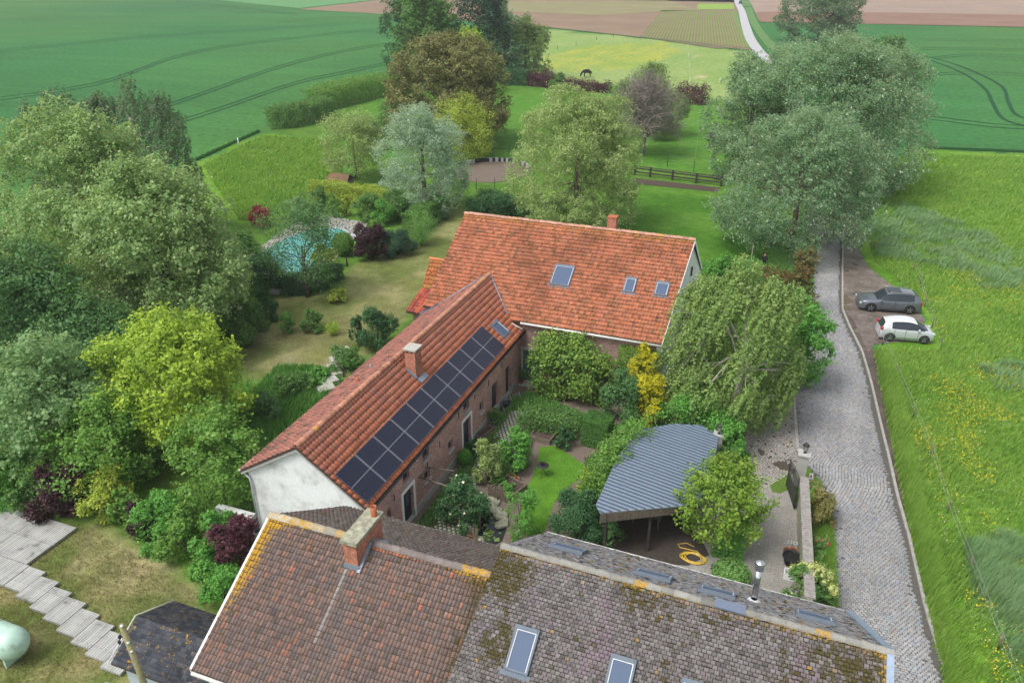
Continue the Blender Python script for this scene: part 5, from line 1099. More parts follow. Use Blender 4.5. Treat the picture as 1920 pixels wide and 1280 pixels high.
for i, (px, py, s_) in enumerate(((622, 930, .4), (650, 950, .35), (630, 975, .5), (690, 1040, .45), (670, 1000, .3), (720, 1075, .35), (600, 945, .3), (700, 1105, .4), (545, 1225, .35))):
    x, y = G(760+px/3.879, 700+py/3.879); bm = bmesh.new(); bmesh.ops.create_icosphere(bm, subdivisions=2, radius=s_*.75); me = bpy.data.meshes.new('pond_rock')
    for v in bm.verts: v.co = Vector((v.co.x*1.3, v.co.y*.9, v.co.z*.7))*(1+.25*(float(vnoise(v.co.x*3+i, v.co.y*3+v.co.z, .5, 7))-.5)*2)
    bm.to_mesh(me); bm.free(); me.materials.append(M['lichen_slab']); o = link(bpy.data.objects.new('pond_rock', me)); o.location = (x, y, s_*.15); o.rotation_euler = (0, 0, i)
    tag(o, ['mossy rock nearest the back pickets of the pond', 'upright pale rock behind the pond', 'largest flat rock at the pond edge', 'rock on the right pond edge, halfway', 'small rock between the flat rock and the right edge', 'rock at the pond edge under the grassy shrub', 'leftmost rock at the back of the pond', 'rock on the right pond edge nearest the roof', 'rock at the near left corner of the pond'][i], 'rock', 'rocks around the garden pond')
n_ = 60; t_ = g_.random((n_, 2)); c = np.array(G(760+600/3.879, 700+1090/3.879)); C = np.stack([c[0]+(t_[:, 0]-.5)*1.9, c[1]+(t_[:, 1]-.45)*2.6, np.full(n_, .026)], 1); V, Fq = leafquads(C, np.tile([0, 0, 1.], (n_, 1)), .24, g_, .95); V[:, 2] = .026
tag(npmesh('lily_pads', V, Fq, L['olive'], tint=g_.random(n_)), 'lily pads floating on the dark pond', 'water lilies', None, 'stuff')

# ------------------------------------------------------------------ pool
sheet('pool_terrace', [(468, 478), (520, 440), (560, 412), (602, 402), (690, 418), (684, 432), (640, 470), (600, 536), (556, 548), (500, 520)], .012, brickmat('pool_paving', (.40, .395, .37), (.34, .335, .31), (.18, .17, .15), .16, .85))
pl = thing('swimming_pool', 'kidney swimming pool under a turquoise cover in the garden', 'pool', tuple(G(560, 480))+(0,)); P = GP([(479, 490), (496, 470), (540, 446), (590, 430), (632, 428), (655, 436), (655, 446), (620, 470), (600, 500), (570, 520), (545, 528), (505, 515), (484, 503)])
mm, tt, bb = nodes('turquoise_cover'); n_ = noise_n(tt, .7, 5); r_ = rampn(tt, n_.outputs[0], [(.3, (.05, .22, .20)), (.5, (.08, .34, .31)), (.72, (.17, .46, .42))]); tt.links.new(r_.outputs[0], bb.inputs['Base Color']); bb.inputs['Roughness'].default_value = .4; bump(tt, bb, n_.outputs[0], .8, .2)
m = MB(); m.prism(P, .02, .07); m.build('cover', mm, pl); m = MB(); m.tube([(p[0], p[1], .06) for p in P+P[:1]], .09, 6); m.build('rim', M['stone'], pl)
sl_ = thing('pool_slide', 'white frame with steel rails at the end of the turquoise pool', 'pool slide', tuple(G(635, 445))+(0,)); m = MB()
p1, p2, p3_, p4 = [np.array(G(*q)+(0,)) for q in ((606, 448), (645, 436), (622, 462), (662, 447))]
m.tube([p1+[0, 0, .15], p2+[0, 0, 1.1], p2+[.6, .1, .1]], .05, 6); m.tube([p3_+[0, 0, .15], p4+[0, 0, 1.1], p4+[.6, .1, .1]], .05, 6); m.build('rail', M['white_frame'], sl_)
m = MB(); m.hull4(p3_+[.2, 0, .2], p4+[0, 0, .55], p4+[.8, 1.6, .55], p3_+[1.0, 1.2, .2], (0, 0, .05)); m.build('board', M['white_frame'], sl_)
for i, (px, py) in enumerate(((516, 549), (521, 538), (525, 524))):
    x, y = G(px, py); m = MB(); m.box((x, y, .12+.2*i), (1.0, .7, .24+.2*i), .3); tag(m.build('stone_step', M['slab']), ['lowest', 'middle', 'uppermost'][i]+' stone step beside the ivy covered wall', 'step', 'garden steps to the pool')

# ------------------------------------------------------------------ paddock: mulch ring, rail fence, hut, posts
rc = G(921, 322); rx_, ry_ = 4.9, 5.6
sheet('mulch_ring', [(rc[0]+math.cos(a)*rx_, rc[1]+math.sin(a)*ry_) for a in np.linspace(0, 2*math.pi, 40)[:-1]], .02, M['mulch'], px=False)
m = MB()
for k in range(34):
    a = .25+k/33*2.7; m.box((rc[0]+math.cos(a)*rx_*1.02, rc[1]+math.sin(a)*ry_*1.02, .27), (.14, .72, .54+.06*R0.random()), a, mi=0 if R0.random() < .55 else 1)
tag(m.build('ring_border', [M['stone'], M['dark']]), 'low border of grey and black blocks round the mulch ring', 'border')
rfz = thing('rail_fence', 'black wooden rail fence behind the mown lawn', 'fence', G3(1262, 343)); m = MB(); pa, pb = np.array(G3(1190, 328)), np.array(G3(1352, 349))
for z in (.35, .8): 
    for d_ in (0,): m.hull4(pa+[0, 0, z], pb+[0, 0, z], pb+[0, 0, z+.17], pa+[0, 0, z+.17], (0, .05, 0))
m.hull4(pa+[0, .05, 1.08], pb+[0, .05, 1.08], pb+[0, .28, 1.12], pa+[0, .28, 1.12], (0, 0, .04)); m.build('rail', M['wood_dark'], rfz)
for k in (0, .185, .447, .72, 1): p = pa+(pb-pa)*k; m = MB(); m.box((p[0], p[1]-.02, .62), (.24, .24, 1.25)); m.build('post', M['wood_dark'], rfz)
sheet('soil_strip', [(1188, 334), (1350, 352), (1345, 360), (1185, 344)], .014, M['soil'])
x, y = G(640, 352); hu = thing('animal_hut', 'tiny low hut with a mossy brown roof behind the yellow green hedge', 'hut', (x, y, 0)); m = MB(); m.span(x-1.3, x+1.3, y-.7, y+.9, 0, 1.0); m.build('wall', M['wood_old'], hu)
m = MB(); m.hull4((x-1.7, y-1.0, .95), (x+1.5, y-1.0, .95), (x+1.3, y+.1, 1.7), (x-1.4, y+.1, 1.7), (0, 0, .07)); m.hull4((x+1.5, y+1.2, .95), (x-1.7, y+1.2, .95), (x-1.4, y+.1, 1.7), (x+1.3, y+.1, 1.7), (0, 0, .07)); m.build('roof', mat('rusty_felt', (.16, .10, .055), .95, .35, 2), hu)
def fence(name, label, posts, mat_='wood_old', wires=(1.0, .6), r=.045, close=False, wm='zinc', wr=.006):
    P = [(G(*b), HT(*b, t)) for b, t in posts]; f = thing(name, label, 'fence', P[0][0]+(0,)); tops = []
    for (p, h) in P:
        h = min(1.7, max(.9, h)); lx, ly = R0.uniform(-.05, .05), R0.uniform(-.05, .05); m = MB(); m.tube([(p[0], p[1], -.1), (p[0]+lx, p[1]+ly, h)], [r, r*.9], 7); m.build('post', M[mat_], f); tops.append((p[0]+lx, p[1]+ly, h))
    m = MB()
    for k in wires: m.tube([(a, b, c*k*.95) for a, b, c in tops], wr, 4, cap=False)
    m.build('wire', M[wm], f); return f
fence('wire_fence', 'wire fence curving behind the two parked cars', [((1637, 470), 456), ((1706, 477), 459.7), ((1712, 507), 490.6), ((1724, 535.6), 520), ((1733, 575), 556), ((1747, 614), 593.7), ((1763, 656), 638), ((1654, 646), 629)])
fence('wire_fence', 'long wire fence between the cobbled road and the flowery meadow', [((1654, 646.5), 629), ((1680, 707), 688), ((1711, 783), 761), ((1743.5, 858), 841), ((1775.5, 961), 938), ((1817.5, 1070), 1046), ((1869.5, 1216), 1191), ((1945, 1420), 1390)])
fence('wire_fence', 'post and wire fence in the paddock behind the big willow', [((897, 254), 240), ((924, 292), 275), ((954, 293), 274)], 'wood_dark'); fence('wire_fence', 'thin dark posts at the near side of the mulch ring', [((893, 355), 334), ((928, 355), 334), ((962, 352), 339)], 'wood_dark')
fence('wire_fence', 'two thin posts on the grass above the black rail fence', [((1251, 313), 290), ((1300.6, 322), 298), ((1312, 240), 228)], 'wood_dark')
fence('wire_fence', 'far fence along the top of the horse meadow', [((1010, 97), 90), ((1045, 92), 85), ((1080, 85), 78), ((1118, 75), 68), ((1150, 70), 63), ((1200, 74), 67)], 'wood_old', r=.09)
fence('wire_fence', 'thin pale fence running down through the horse meadow', [((1289, 92), 84), ((1290.5, 110), 101), ((1292, 130), 119), ((1293, 160), 145)], 'gutter', r=.06)
x, y = G(448, 275); m = MB(); m.tube([(x, y, 0), (x, y, 1.3)], .07, 7); tag(m.build('marker_post', M['white_frame']), 'white marker post on the edge of the wheat field', 'post')
x, y = G(651, 499); m = MB(); m.tube([(x, y, 0), (x, y, .9)], .07, 7); tag(m.build('wooden_stake', M['wood_dark']), 'short dark stake on the lawn beside the purple bush', 'stake')
x, y = G(1352, 262); tp = thing('trampoline', 'dark low platform on the grass under the big poplars', 'platform', (x, y, 0)); m = MB(); m.box((x, y, .62), (4.4, 3.4, .07)); m.build('top', mat('slate_mat', (.16, .165, .18), .7, .15, 2), tp)
for dx in (-1.9, 1.9):
    for dy in (-1.4, 1.4): m = MB(); m.box((x+dx, y+dy, .29), (.12, .12, .58)); m.build('leg', M['dark'], tp)

# ------------------------------------------------------------------ cars
def car(name, label, loc, rz, Lc, Wc, Hc, st, body, roofm, tw=.33, far=False, gl='car_glass', pillars=()):
    """st: list of (x/L, z_belt, z_top, half_w, half_w_top) from nose to tail; cabin where z_top > z_belt"""
    t = thing(name, label, 'car', (0, 0, 0)); n = len(st); K = 9
    def ring(s):
        x, zb, zt, wb, wt = s; x = (x-.5)*Lc; zb *= Hc; zt *= Hc; wb *= Wc; wt *= Wc; cabin = zt > zb+.02
        return [(x, wb*.93, .20), (x, wb*.99, .34), (x, wb, zb*.62), (x, wb*.985, zb*.93), (x, wb*.95 if cabin else wb*.9, zb), (x, wt*1.0, zt-.05 if cabin else zb+.012), (x, wt*.93, zt-.012 if cabin else zb+.02), (x, wt*.6, zt+.004 if cabin else zb+.035), (x, 0, zt+.015 if cabin else zb+.045)]
    rings = [ring(s) for s in st]; B = MB(); Gs = MB(); Gw = MB(); Rf = MB()
    cab = [s[2] > s[1]+.015 for s in st]
    for sgn in (1, -1):
        for i in range(n-1):
            for k in range(K-1):
                q = [rings[i][k], rings[i+1][k], rings[i+1][k+1], rings[i][k+1]]; q = [(p[0], p[1]*sgn, p[2]) for p in q]; tgt = B; sm = True
                c2 = cab[i] or cab[i+1]; both = cab[i] and cab[i+1]
                if c2 and k == 4: tgt = Gs if (i not in pillars and both) else B
                if c2 and k >= 5 and (not both or abs(st[i][2]-st[i+1][2]) > .055): tgt = Gw
                elif both and k >= 5: tgt = Rf
                tgt.add(q, [(0, 1, 2, 3)], 0, sm)
    for e in (0, n-1):
        r = rings[e]; vs = [(p[0], p[1], p[2]) for p in r]+[(p[0], -p[1], p[2]) for p in r[:-1]][::-1]; B.add(vs, [tuple(range(len(vs)))])
    # underside
    for i in range(n-1): a, b = rings[i][0], rings[i+1][0]; B.add([a, b, (b[0], -b[1], b[2]), (a[0], -a[1], a[2])], [(0, 1, 2, 3)], 1)
    bo = B.build('body', [body, M['black']], t)
    for o in (bo,):
        bm = bmesh.new(); bm.from_mesh(o.data); bmesh.ops.remove_doubles(bm, verts=bm.verts, dist=.0005); bmesh.ops.recalc_face_normals(bm, faces=bm.faces); bm.to_mesh(o.data); bm.free()
    for mb, nm, mt in ((Gs, 'side_windows', M[gl]), (Gw, 'windscreen', M[gl]), (Rf, 'roof', roofm)):
        o = mb.build(nm, mt, t); bm = bmesh.new(); bm.from_mesh(o.data); bmesh.ops.remove_doubles(bm, verts=bm.verts, dist=.0005); bmesh.ops.recalc_face_normals(bm, faces=bm.faces); bm.to_mesh(o.data); bm.free()
    wx = (.5-.185)*Lc
    for sx in (-wx, wx*.985):
        for sy in (1, -1):
            y = sy*(Wc/2-.10); m = MB(); m.lathe((sx, y, tw), [(tw*.66, -.11), (tw*.95, -.115), (tw, -.07), (tw, .07), (tw*.95, .115), (tw*.66, .11)], 24, axis='Y'); wo = m.build('wheel', M['tyre'], t)
            m = MB(); m.lathe((sx, y+sy*.085, tw), [(0, 0), (tw*.2, 0), (tw*.2, -.01*sy), (tw*.66, -.03*sy), (tw*.68, .02*sy)], 20, mi=1, axis='Y')
            for k in range(5):
                a = k*2*math.pi/5+.3; m.box((sx+math.cos(a)*tw*.38, y+sy*.10, tw+math.sin(a)*tw*.38), (tw*.55, .03, tw*.20), 0, 0, tilt=Matrix.Rotation(-a, 3, 'Y'))
            m.build('rim', [M['alloy'], M['tyre']], wo)
            m = MB(); R_ = tw*1.17; pts = [(sx+R_*math.cos(a), y+sy*.06, tw+R_*math.sin(a)) for a in np.linspace(-.15, math.pi+.15, 16)]; m.add(pts+[(p[0], y+sy*.112, p[2]) for p in pts], [tuple(range(16)), tuple(range(16, 32))]+[(i, i+1, 17+i, 16+i) for i in range(15)]); m.build('wheel_arch', M['black'], t)
    return t, rings
M['car_glass'] = glassmat('car_glass', (.03, .04, .05), .06)
M['tail_red'] = paint('tail_light_red', (.45, .01, .02), .2); M['head'] = glassmat('head_light', (.55, .58, .6), .1); M['seam'] = mat('panel_gap', (.02, .02, .02), .6, .1, 3)
def details(t, Lc, Wc, Hc, zb, nose, tail, doors, mirror, body, plate='white_frame'):
    for sy in (1, -1):
        m = MB(); m.box((nose[0], sy*Wc*.36, nose[1]), (.16, .34, .13), sy*.5); m.build('headlight', M['head'], t)
        m = MB(); m.box((tail[0], sy*Wc*.40, tail[1]), (.20, .26, .17), -sy*.45); m.build('taillight', M['tail_red'], t)
        m = MB(); m.lathe((mirror[0], sy*(Wc/2+.07), mirror[1]), [(0, -.11), (.07, -.08), (.085, 0), (.07, .08), (0, .11)], 10, axis='Y'); m.build('mirror', body, t)
        m = MB()
        for d in doors: m.box((d, sy*(Wc/2*.998), zb*.62), (.014, .02, zb*.75))
        m.box(((doors[0]+doors[-1])/2, sy*(Wc/2*.992), .36), (abs(doors[-1]-doors[0]), .02, .02)); m.build('door_seams', M['seam'], t)
        for d in (doors[0]-.15*np.sign(doors[0]-doors[-1]), doors[1]-.15*np.sign(doors[0]-doors[-1])): m = MB(); m.box((d, sy*(Wc/2+.005), zb*.86), (.16, .035, .03)); m.build('door_handle', body, t)
    m = MB(); m.box((tail[0]+.10*np.sign(tail[0]), 0, .5), (.02, .5, .11)); m.build('number_plate', M[plate], t)
    m = MB(); m.box((nose[0]-.04*np.sign(tail[0]), 0, .42), (.05, Wc*.62, .2)); m.build('grille', M['black'], t)
body1 = paint('dark_grey_metallic', (.15, .17, .195), .32, .45); sheen_paint = paint('painted_roof_sheen', (.22, .24, .26), .25, .5)  # roof colour lighter than the body: sky reflection painted in
suv, _ = car('parked_car', 'dark grey metallic crossover car parked on the muddy bay, nose towards the road', (0, 0, 0), 0, 4.75, 1.95, 1.68,
    [(0, .40, .40, .36, .2), (.015, .50, .50, .43, .3), (.06, .55, .55, .475, .36), (.16, .585, .585, .495, .38), (.27, .60, .60, .5, .38), (.31, .605, .66, .5, .385), (.42, .61, .93, .5, .36), (.48, .61, .97, .5, .36), (.56, .615, .99, .5, .36), (.60, .615, .995, .5, .36), (.74, .625, .985, .5, .355), (.77, .63, .98, .5, .35), (.86, .645, .955, .495, .345), (.93, .655, .87, .48, .34), (.975, .655, .70, .465, .34), (.992, .60, .60, .45, .3), (1.0, .42, .42, .44, .3)], body1, sheen_paint, .37, pillars=(12, 13, 14))
details(suv, 4.75, 1.95, 1.68, 1.03, (-2.26, .72), (2.26, .93), (-.78, .28, 1.25), (-.82, 1.08), body1)
m = MB()
for sy in (1, -1): m.tube([(-.35, sy*.66, 1.66), (0, sy*.665, 1.73), (1.2, sy*.65, 1.72), (1.5, sy*.63, 1.64)], .022, 6)
m.build('roof_rail', M['alloy'], suv)
m = MB(); m.hull4((-.25, -.45, 1.675), (.75, -.45, 1.70), (.75, .45, 1.70), (-.25, .45, 1.675), (0, 0, .012)); m.build('glass_sunroof', M['car_glass'], suv)
c0, c1 = G(1610, 580), G(1716, 586); suv.location = ((c0[0]+c1[0])/2+.0, (c0[1]+c1[1])/2+.55, 0); suv.rotation_euler = (0, 0, math.atan2(c1[1]-c0[1], c1[0]-c0[0])-.03)
body2 = paint('silver_white', (.58, .61, .63), .3, .25)
hatch, _ = car('parked_car', 'small silver white hatchback parked beside the fence corner, nose towards the meadow', (0, 0, 0), 0, 3.85, 1.78, 1.62,
    [(0, .38, .38, .35, .2), (.015, .47, .47, .42, .3), (.06, .55, .55, .47, .36), (.13, .60, .60, .49, .38), (.19, .62, .66, .5, .38), (.35, .62, .92, .5, .365), (.43, .62, .975, .5, .355), (.52, .62, 1.0, .5, .35), (.62, .625, .995, .5, .345), (.72, .63, .975, .5, .34), (.80, .64, .945, .495, .335), (.87, .65, .905, .49, .325), (.92, .66, .87, .48, .315), (.965, .63, .67, .47, .33), (.985, .54, .54, .46, .3), (1.0, .38, .38, .43, .3)], body2, paint('white_roof', (.66, .68, .70), .25, .1), .33, pillars=(10, 11, 12))
details(hatch, 3.85, 1.78, 1.62, 1.0, (-1.8, .78), (1.82, 1.0), (-.72, .15, .95), (-.72, 1.1), body2)
c0, c1 = G(1651, 634), G(1737, 641); hatch.location = ((c0[0]+c1[0])/2, (c0[1]+c1[1])/2+.45, 0); hatch.rotation_euler = (0, 0, math.atan2(c1[1]-c0[1], c1[0]-c0[0])+math.pi)
body3 = paint('dark_blue_paint', (.03, .04, .09), .3, .3)
fc, _ = car('driving_car', 'dark blue car driving on the pale road at the horizon', (0, 0, 0), 0, 4.3, 1.8, 1.5, [(0, .40, .40, .36, .2), (.03, .52, .52, .45, .3), (.15, .6, .6, .495, .38), (.27, .62, .66, .5, .385), (.42, .62, .97, .5, .36), (.6, .63, 1.0, .5, .36), (.8, .64, .96, .5, .345), (.93, .64, .70, .48, .33), (1.0, .42, .42, .44, .3)], body3, body3, .31, pillars=(4,))
fc.location = G3(1388, 8); fc.location.z = .17; fc.rotation_euler = (0, 0, -math.radians(95)+.0)
fc.rotation_euler = (0, 0, math.radians(97))
# ------------------------------------------------------------------ person and horse (skinned skeletons)
def skinned(name, V, E_, R_, m, parent=None, lv=2):
    me = bpy.data.meshes.new(name); bm = bmesh.new(); ly = bm.verts.layers.skin.verify(); vs = [bm.verts.new(v) for v in V]; [bm.edges.new((vs[a], vs[b])) for a, b in E_]
    for v, r in zip(vs, R_): v[ly].radius = (r, r) if not isinstance(r, tuple) else r
    vs[0][ly].use_root = True; bm.to_mesh(me); bm.free(); me.materials.append(m); o = bpy.data.objects.new(name, me); finish(o, parent)
    s_ = o.modifiers.new('skin', 'SKIN'); s_.use_smooth_shade = True; s_.branch_smoothing = .3; d = o.modifiers.new('sub', 'SUBSURF'); d.levels = lv; d.render_levels = lv; return o
pe = thing('person', 'person in black clothes with dark hair standing on the lawn beside the reddish shrub', 'person', (0, 0, 0))
V = [(0, 0, .93), (0, 0, 1.15), (0, .01, 1.36), (0, 0, 1.47), (0, -.01, 1.56), (0, -.01, 1.68), (-.10, 0, .88), (-.11, .02, .50), (-.11, .03, .09), (-.11, -.12, .04), (.10, 0, .88), (.11, -.02, .50), (.12, .03, .09), (.13, -.12, .04),
     (-.19, .01, 1.38), (-.26, .02, 1.12), (-.12, -.20, 1.02), (-.03, -.24, 1.03), (.19, .01, 1.38), (.26, .02, 1.12), (.14, -.20, 1.02), (.05, -.24, 1.03)]
E_ = [(0, 1), (1, 2), (2, 3), (3, 4), (4, 5), (0, 6), (6, 7), (7, 8), (8, 9), (0, 10), (10, 11), (11, 12), (12, 13), (2, 14), (14, 15), (15, 16), (16, 17), (2, 18), (18, 19), (19, 20), (20, 21)]
R_ = [(.15, .11), (.14, .10), (.16, .11), .055, .09, .085, .09, .065, .045, .04, .09, .065, .045, .04, .07, .05, .038, .04, .07, .05, .038, .04]
mm, tt, bb = nodes('person_skin_and_black_cloth'); tc = tt.nodes.new('ShaderNodeTexCoord'); sp_ = tt.nodes.new('ShaderNodeSeparateXYZ'); tt.links.new(tc.outputs['Object'], sp_.inputs[0]); r_ = rampn(tt, sp_.outputs[2], [(.0, (.012, .012, .014)), (1.0, (.012, .012, .014))]); bb.inputs['Roughness'].default_value = .8
mp = tt.nodes.new('ShaderNodeMath'); mp.operation = 'GREATER_THAN'; mp.inputs[1].default_value = 1.46; tt.links.new(sp_.outputs[2], mp.inputs[0]); tt.links.new(mixc(tt, 'MIX', (.012, .012, .014), (.5, .3, .22), mp.outputs[0]), bb.inputs['Base Color'])
skinned('body', V, E_, R_, mm, pe)
bm = bmesh.new(); bmesh.ops.create_uvsphere(bm, u_segments=16, v_segments=10, radius=.115); 
for v in bm.verts: v.co.z = v.co.z*1.1+1.66; v.co.y = v.co.y*1.05+.025; 
for v in bm.verts:
    if v.co.y < -.02 and v.co.z < 1.70: v.co.y = -.02
me = bpy.data.meshes.new('hair'); bm.to_mesh(me); bm.free(); me.materials.append(M['dark']); finish(bpy.data.objects.new('hair', me), pe)
x, y = G(1430, 508); pe.location = (x, y, 0); pe.rotation_euler = (0, 0, .1)
ho = thing('horse', 'black horse grazing in the pale meadow behind the purple hedge', 'horse', (0, 0, 0))
V = [(0, 0, 1.12), (-.35, 0, 1.15), (-.68, 0, 1.20), (.35, 0, 1.13), (.62, 0, 1.18), (.85, 0, 1.05), (.9, 0, .7), (.92, 0, .45),
     (-.95, 0, 1.05), (-1.2, 0, .72), (-1.32, 0, .42), (-1.42, 0, .20), (-1.44, 0, .06),
     (-.62, .17, .85), (-.62, .17, .48), (-.64, .17, .12), (-.66, .17, .04), (-.62, -.17, .85), (-.55, -.17, .48), (-.52, -.17, .12), (-.54, -.17, .04),
     (.60, .18, .82), (.55, .18, .6), (.70, .18, .40), (.66, .18, .1), (.64, .18, .04), (.62, -.18, .82), (.50, -.18, .6), (.62, -.18, .40), (.56, -.18, .1), (.54, -.18, .04)]
E_ = [(0, 1), (1, 2), (0, 3), (3, 4), (4, 5), (5, 6), (6, 7), (2, 8), (8, 9), (9, 10), (10, 11), (11, 12), (2, 13), (13, 14), (14, 15), (15, 16), (2, 17), (17, 18), (18, 19), (19, 20), (4, 21), (21, 22), (22, 23), (23, 24), (24, 25), (4, 26), (26, 27), (27, 28), (28, 29), (29, 30)]
R_ = [.27, .28, .26, .26, .27, .05, .05, .03, .18, .13, .12, .08, .06, .11, .06, .04, .05, .11, .06, .04, .05, .15, .09, .055, .04, .05, .15, .09, .055, .04, .05]
R_ = [r*(1.5 if r > .2 else 1.35) for r in R_]
hb = skinned('body', V, E_, R_, mat('black_coat', (.014, .012, .013), .5, .3, 3), ho)
for sy in (-.05, .05): m = MB(); m.tube([(-1.12, sy, .80), (-1.12, sy*1.6, .95)], [.035, .01], 6); m.build('ear', M['black'], ho)
m = MB(); m.tube([(-.62, 0, 1.44), (-.95, 0, 1.23), (-1.15, 0, .88)], [.05, .06, .04], 6); m.build('mane', M['black'], ho)
x, y = G(1101, 145); ho.location = (x, y, .05); ho.scale = (1.12, 1.12, 1.12); ho.rotation_euler = (0, 0, .35)

# ------------------------------------------------------------------ trees and shrubs
T = tree; tw = 'tree'
# left group
T('maple_tree', 'tallest pale green tree at upper left, its pale tips above the field', tw, 212, 590, 190, 285, 'maple_pale', .19, 3.0, .10, 24, clump=.42, off=(0, 0), nlimb=16, lr=(.2, .4))
T('maple_tree', 'broad light green tree reaching right towards the pool garden', tw, 330, 640, 300, 300, 'maple_pale', .19, 3.2, .05, 22, clump=.45, nlimb=14, lr=(.22, .42))
T('maple_tree', 'pale green tree cut by the left edge below the wheat field', tw, 20, 640, 420, 170, 'maple_pale', .19, 2.6, .1, 14, clump=.4)
T('hawthorn_tree', 'dense blue green tree at the left edge between the pale trees', tw, 60, 720, 460, 250, 'hawthorn', .17, 3.2, .06, 18, clump=.38)
T('hawthorn_tree', 'grey green bushy tree behind the yellow green tree', tw, 185, 740, 565, 190, 'hawthorn', .16, 3.2, .08, 14)
T('whitebeam_tree', 'silvery white green tree at the left edge above the purple hedge', tw, 95, 880, 640, 250, 'whitebeam', .17, 3.2, .05, 18, clump=.34)
T('apple_tree', 'green tree with low boughs right of the silvery one', tw, 205, 905, 745, 190, 'fresh', .15, 3.0, .08, 14)
T('walnut_tree', 'bright yellow green tree with a pale leaning trunk', tw, 342, 838, 590, 262, 'lime_yellow', .16, 2.9, .16, 20, bark='bark_pale', lean=(-.5, .5), lr=(.22, .38), clump=.33, off=(-.2, .2))
T('plum_tree', 'light green young tree beside the white gable', tw, 430, 965, 765, 150, 'fresh', .14, 2.6, .05, 12, tr=.08)
T('birch_tree', 'grey green birch with bare leader behind the tall pale tree', tw, 290, 445, 135, 215, 'birch_dark', .16, 1.8, .15, 14, style='weep', bark='bark_pale', nlimb=12, lr=(.2, .4), fork=.5)
T('birch_tree', 'smaller grey green birch left of the bare-topped birch', tw, 160, 440, 148, 120, 'birch_dark', .16, 1.8, .2, 10, style='weep', bark='bark_pale')
bush('hazel_bush', 'dark green bush in the shade under the broad light green tree', 'bush', 300, 720, 640, 160, 'deep', .13)
bush('laurel_bush', 'low dark shrub at the right foot of the broad tree', 'bush', 420, 640, 560, 110, 'mid', .13, off=(0, .5))
# upper middle
T('lime_tree', 'dark green tree at the top edge, left of the clump', tw, 765, 150, -30, 95, 'deep', .34, 2.6, .06, 14, clump=.6)
T('lime_tree', 'rounded fresh green tree at the top edge in the middle of the clump', tw, 805, 160, -40, 120, 'mid', .34, 2.8, .08, 16, clump=.6)
T('pine_tree', 'dark pine tree at the top edge behind the bronze tree', tw, 900, 150, -60, 110, 'pine', .32, 2.6, .1, 16, clump=.7)
T('poplar_tree', 'grey green poplar right of the dark pine', tw, 935, 150, -5, 80, 'poplar', .30, 2.6, .05, 12, clump=.5)
T('willow_tree', 'olive green tree at the right end of the clump by the horse meadow', tw, 985, 146, 32, 90, 'olive', .26, 2.4, .02, 12, clump=.5)
T('maple_tree', 'yellow green tree just behind the bronze tree', tw, 880, 175, 55, 75, 'lime_yellow', .26, 2.4, .1, 10)
T('chestnut_tree', 'large bronze brown tree in the middle of the garden', tw, 845, 268, 55, 240, 'bronze', .24, 3.0, .03, 26, clump=.45, lr=(.2, .36), nlimb=14)
T('elder_tree', 'fresh green tree with cream blossom left below the bronze tree', tw, 770, 262, 175, 110, 'mid', .18, 2.8, .02, 10)
T('whitebeam_tree', 'pale silvery shrub tree in front of the bronze tree', tw, 860, 262, 152, 80, 'whitebeam', .18, 1.9, .2, 9)
T('hornbeam_tree', 'upright yellow green tree right of the silver willow', tw, 868, 300, 185, 112, 'lime_hedge', .17, 2.4, .02, 14, axis=np.array([0, 0, 1.0]), asp=.45)
T('pear_tree', 'light green twin trunked tree at left above the small hut', tw, 668, 336, 208, 120, 'willow', .15, 1.9, .18, 12, lr=(.2, .36), tr=.14)
T('silver_willow', 'windblown silver white willow beside the mulch ring', tw, 797, 398, 192, 158, 'silver', .18, 3.8, .0, 18, axis=np.array([-.8, 0, .45]), asp=.32, clump=.34, lr=(.2, .4))
T('willow_tree', 'big pale yellow green willow behind the orange roof', tw, 1078, 432, 160, 245, 'willow', .19, 4.0, .0, 26, axis=np.array([-.3, 0, .9]), asp=.34, clump=.36, lr=(.2, .36), nlimb=12)
T('poplar_tree', 'huge silvery poplar overhanging the road, farthest back', tw, 1530, 352, 52, 375, 'poplar', .25, 3.6, .0, 34, axis=np.array([-.5, 0, .7]), asp=.5, clump=.5, lr=(.18, .34), nlimb=16)
T('poplar_tree', 'grey green poplar in front of the huge one, beside the mown lawn', tw, 1480, 474, 188, 285, 'poplar', .21, 3.6, .0, 26, axis=np.array([-.5, 0, .7]), asp=.5, clump=.42, lr=(.2, .36), nlimb=14)
T('poplar_tree', 'silvery branches leaning left over the dark platform', tw, 1395, 330, 100, 150, 'poplar', .22, 3.0, .0, 12, clump=.45)
T('maple_tree', 'small round green treetop right behind the huge poplar', tw, 1655, 150, 68, 76, 'mid', .28, 3.0, .1, 9)
T('ash_tree', 'far grey green tree in front of the ploughed field at upper right', tw, 1532, 78, -18, 145, 'birch_dark', .34, 2.0, .1, 20, clump=.7, nlimb=12)
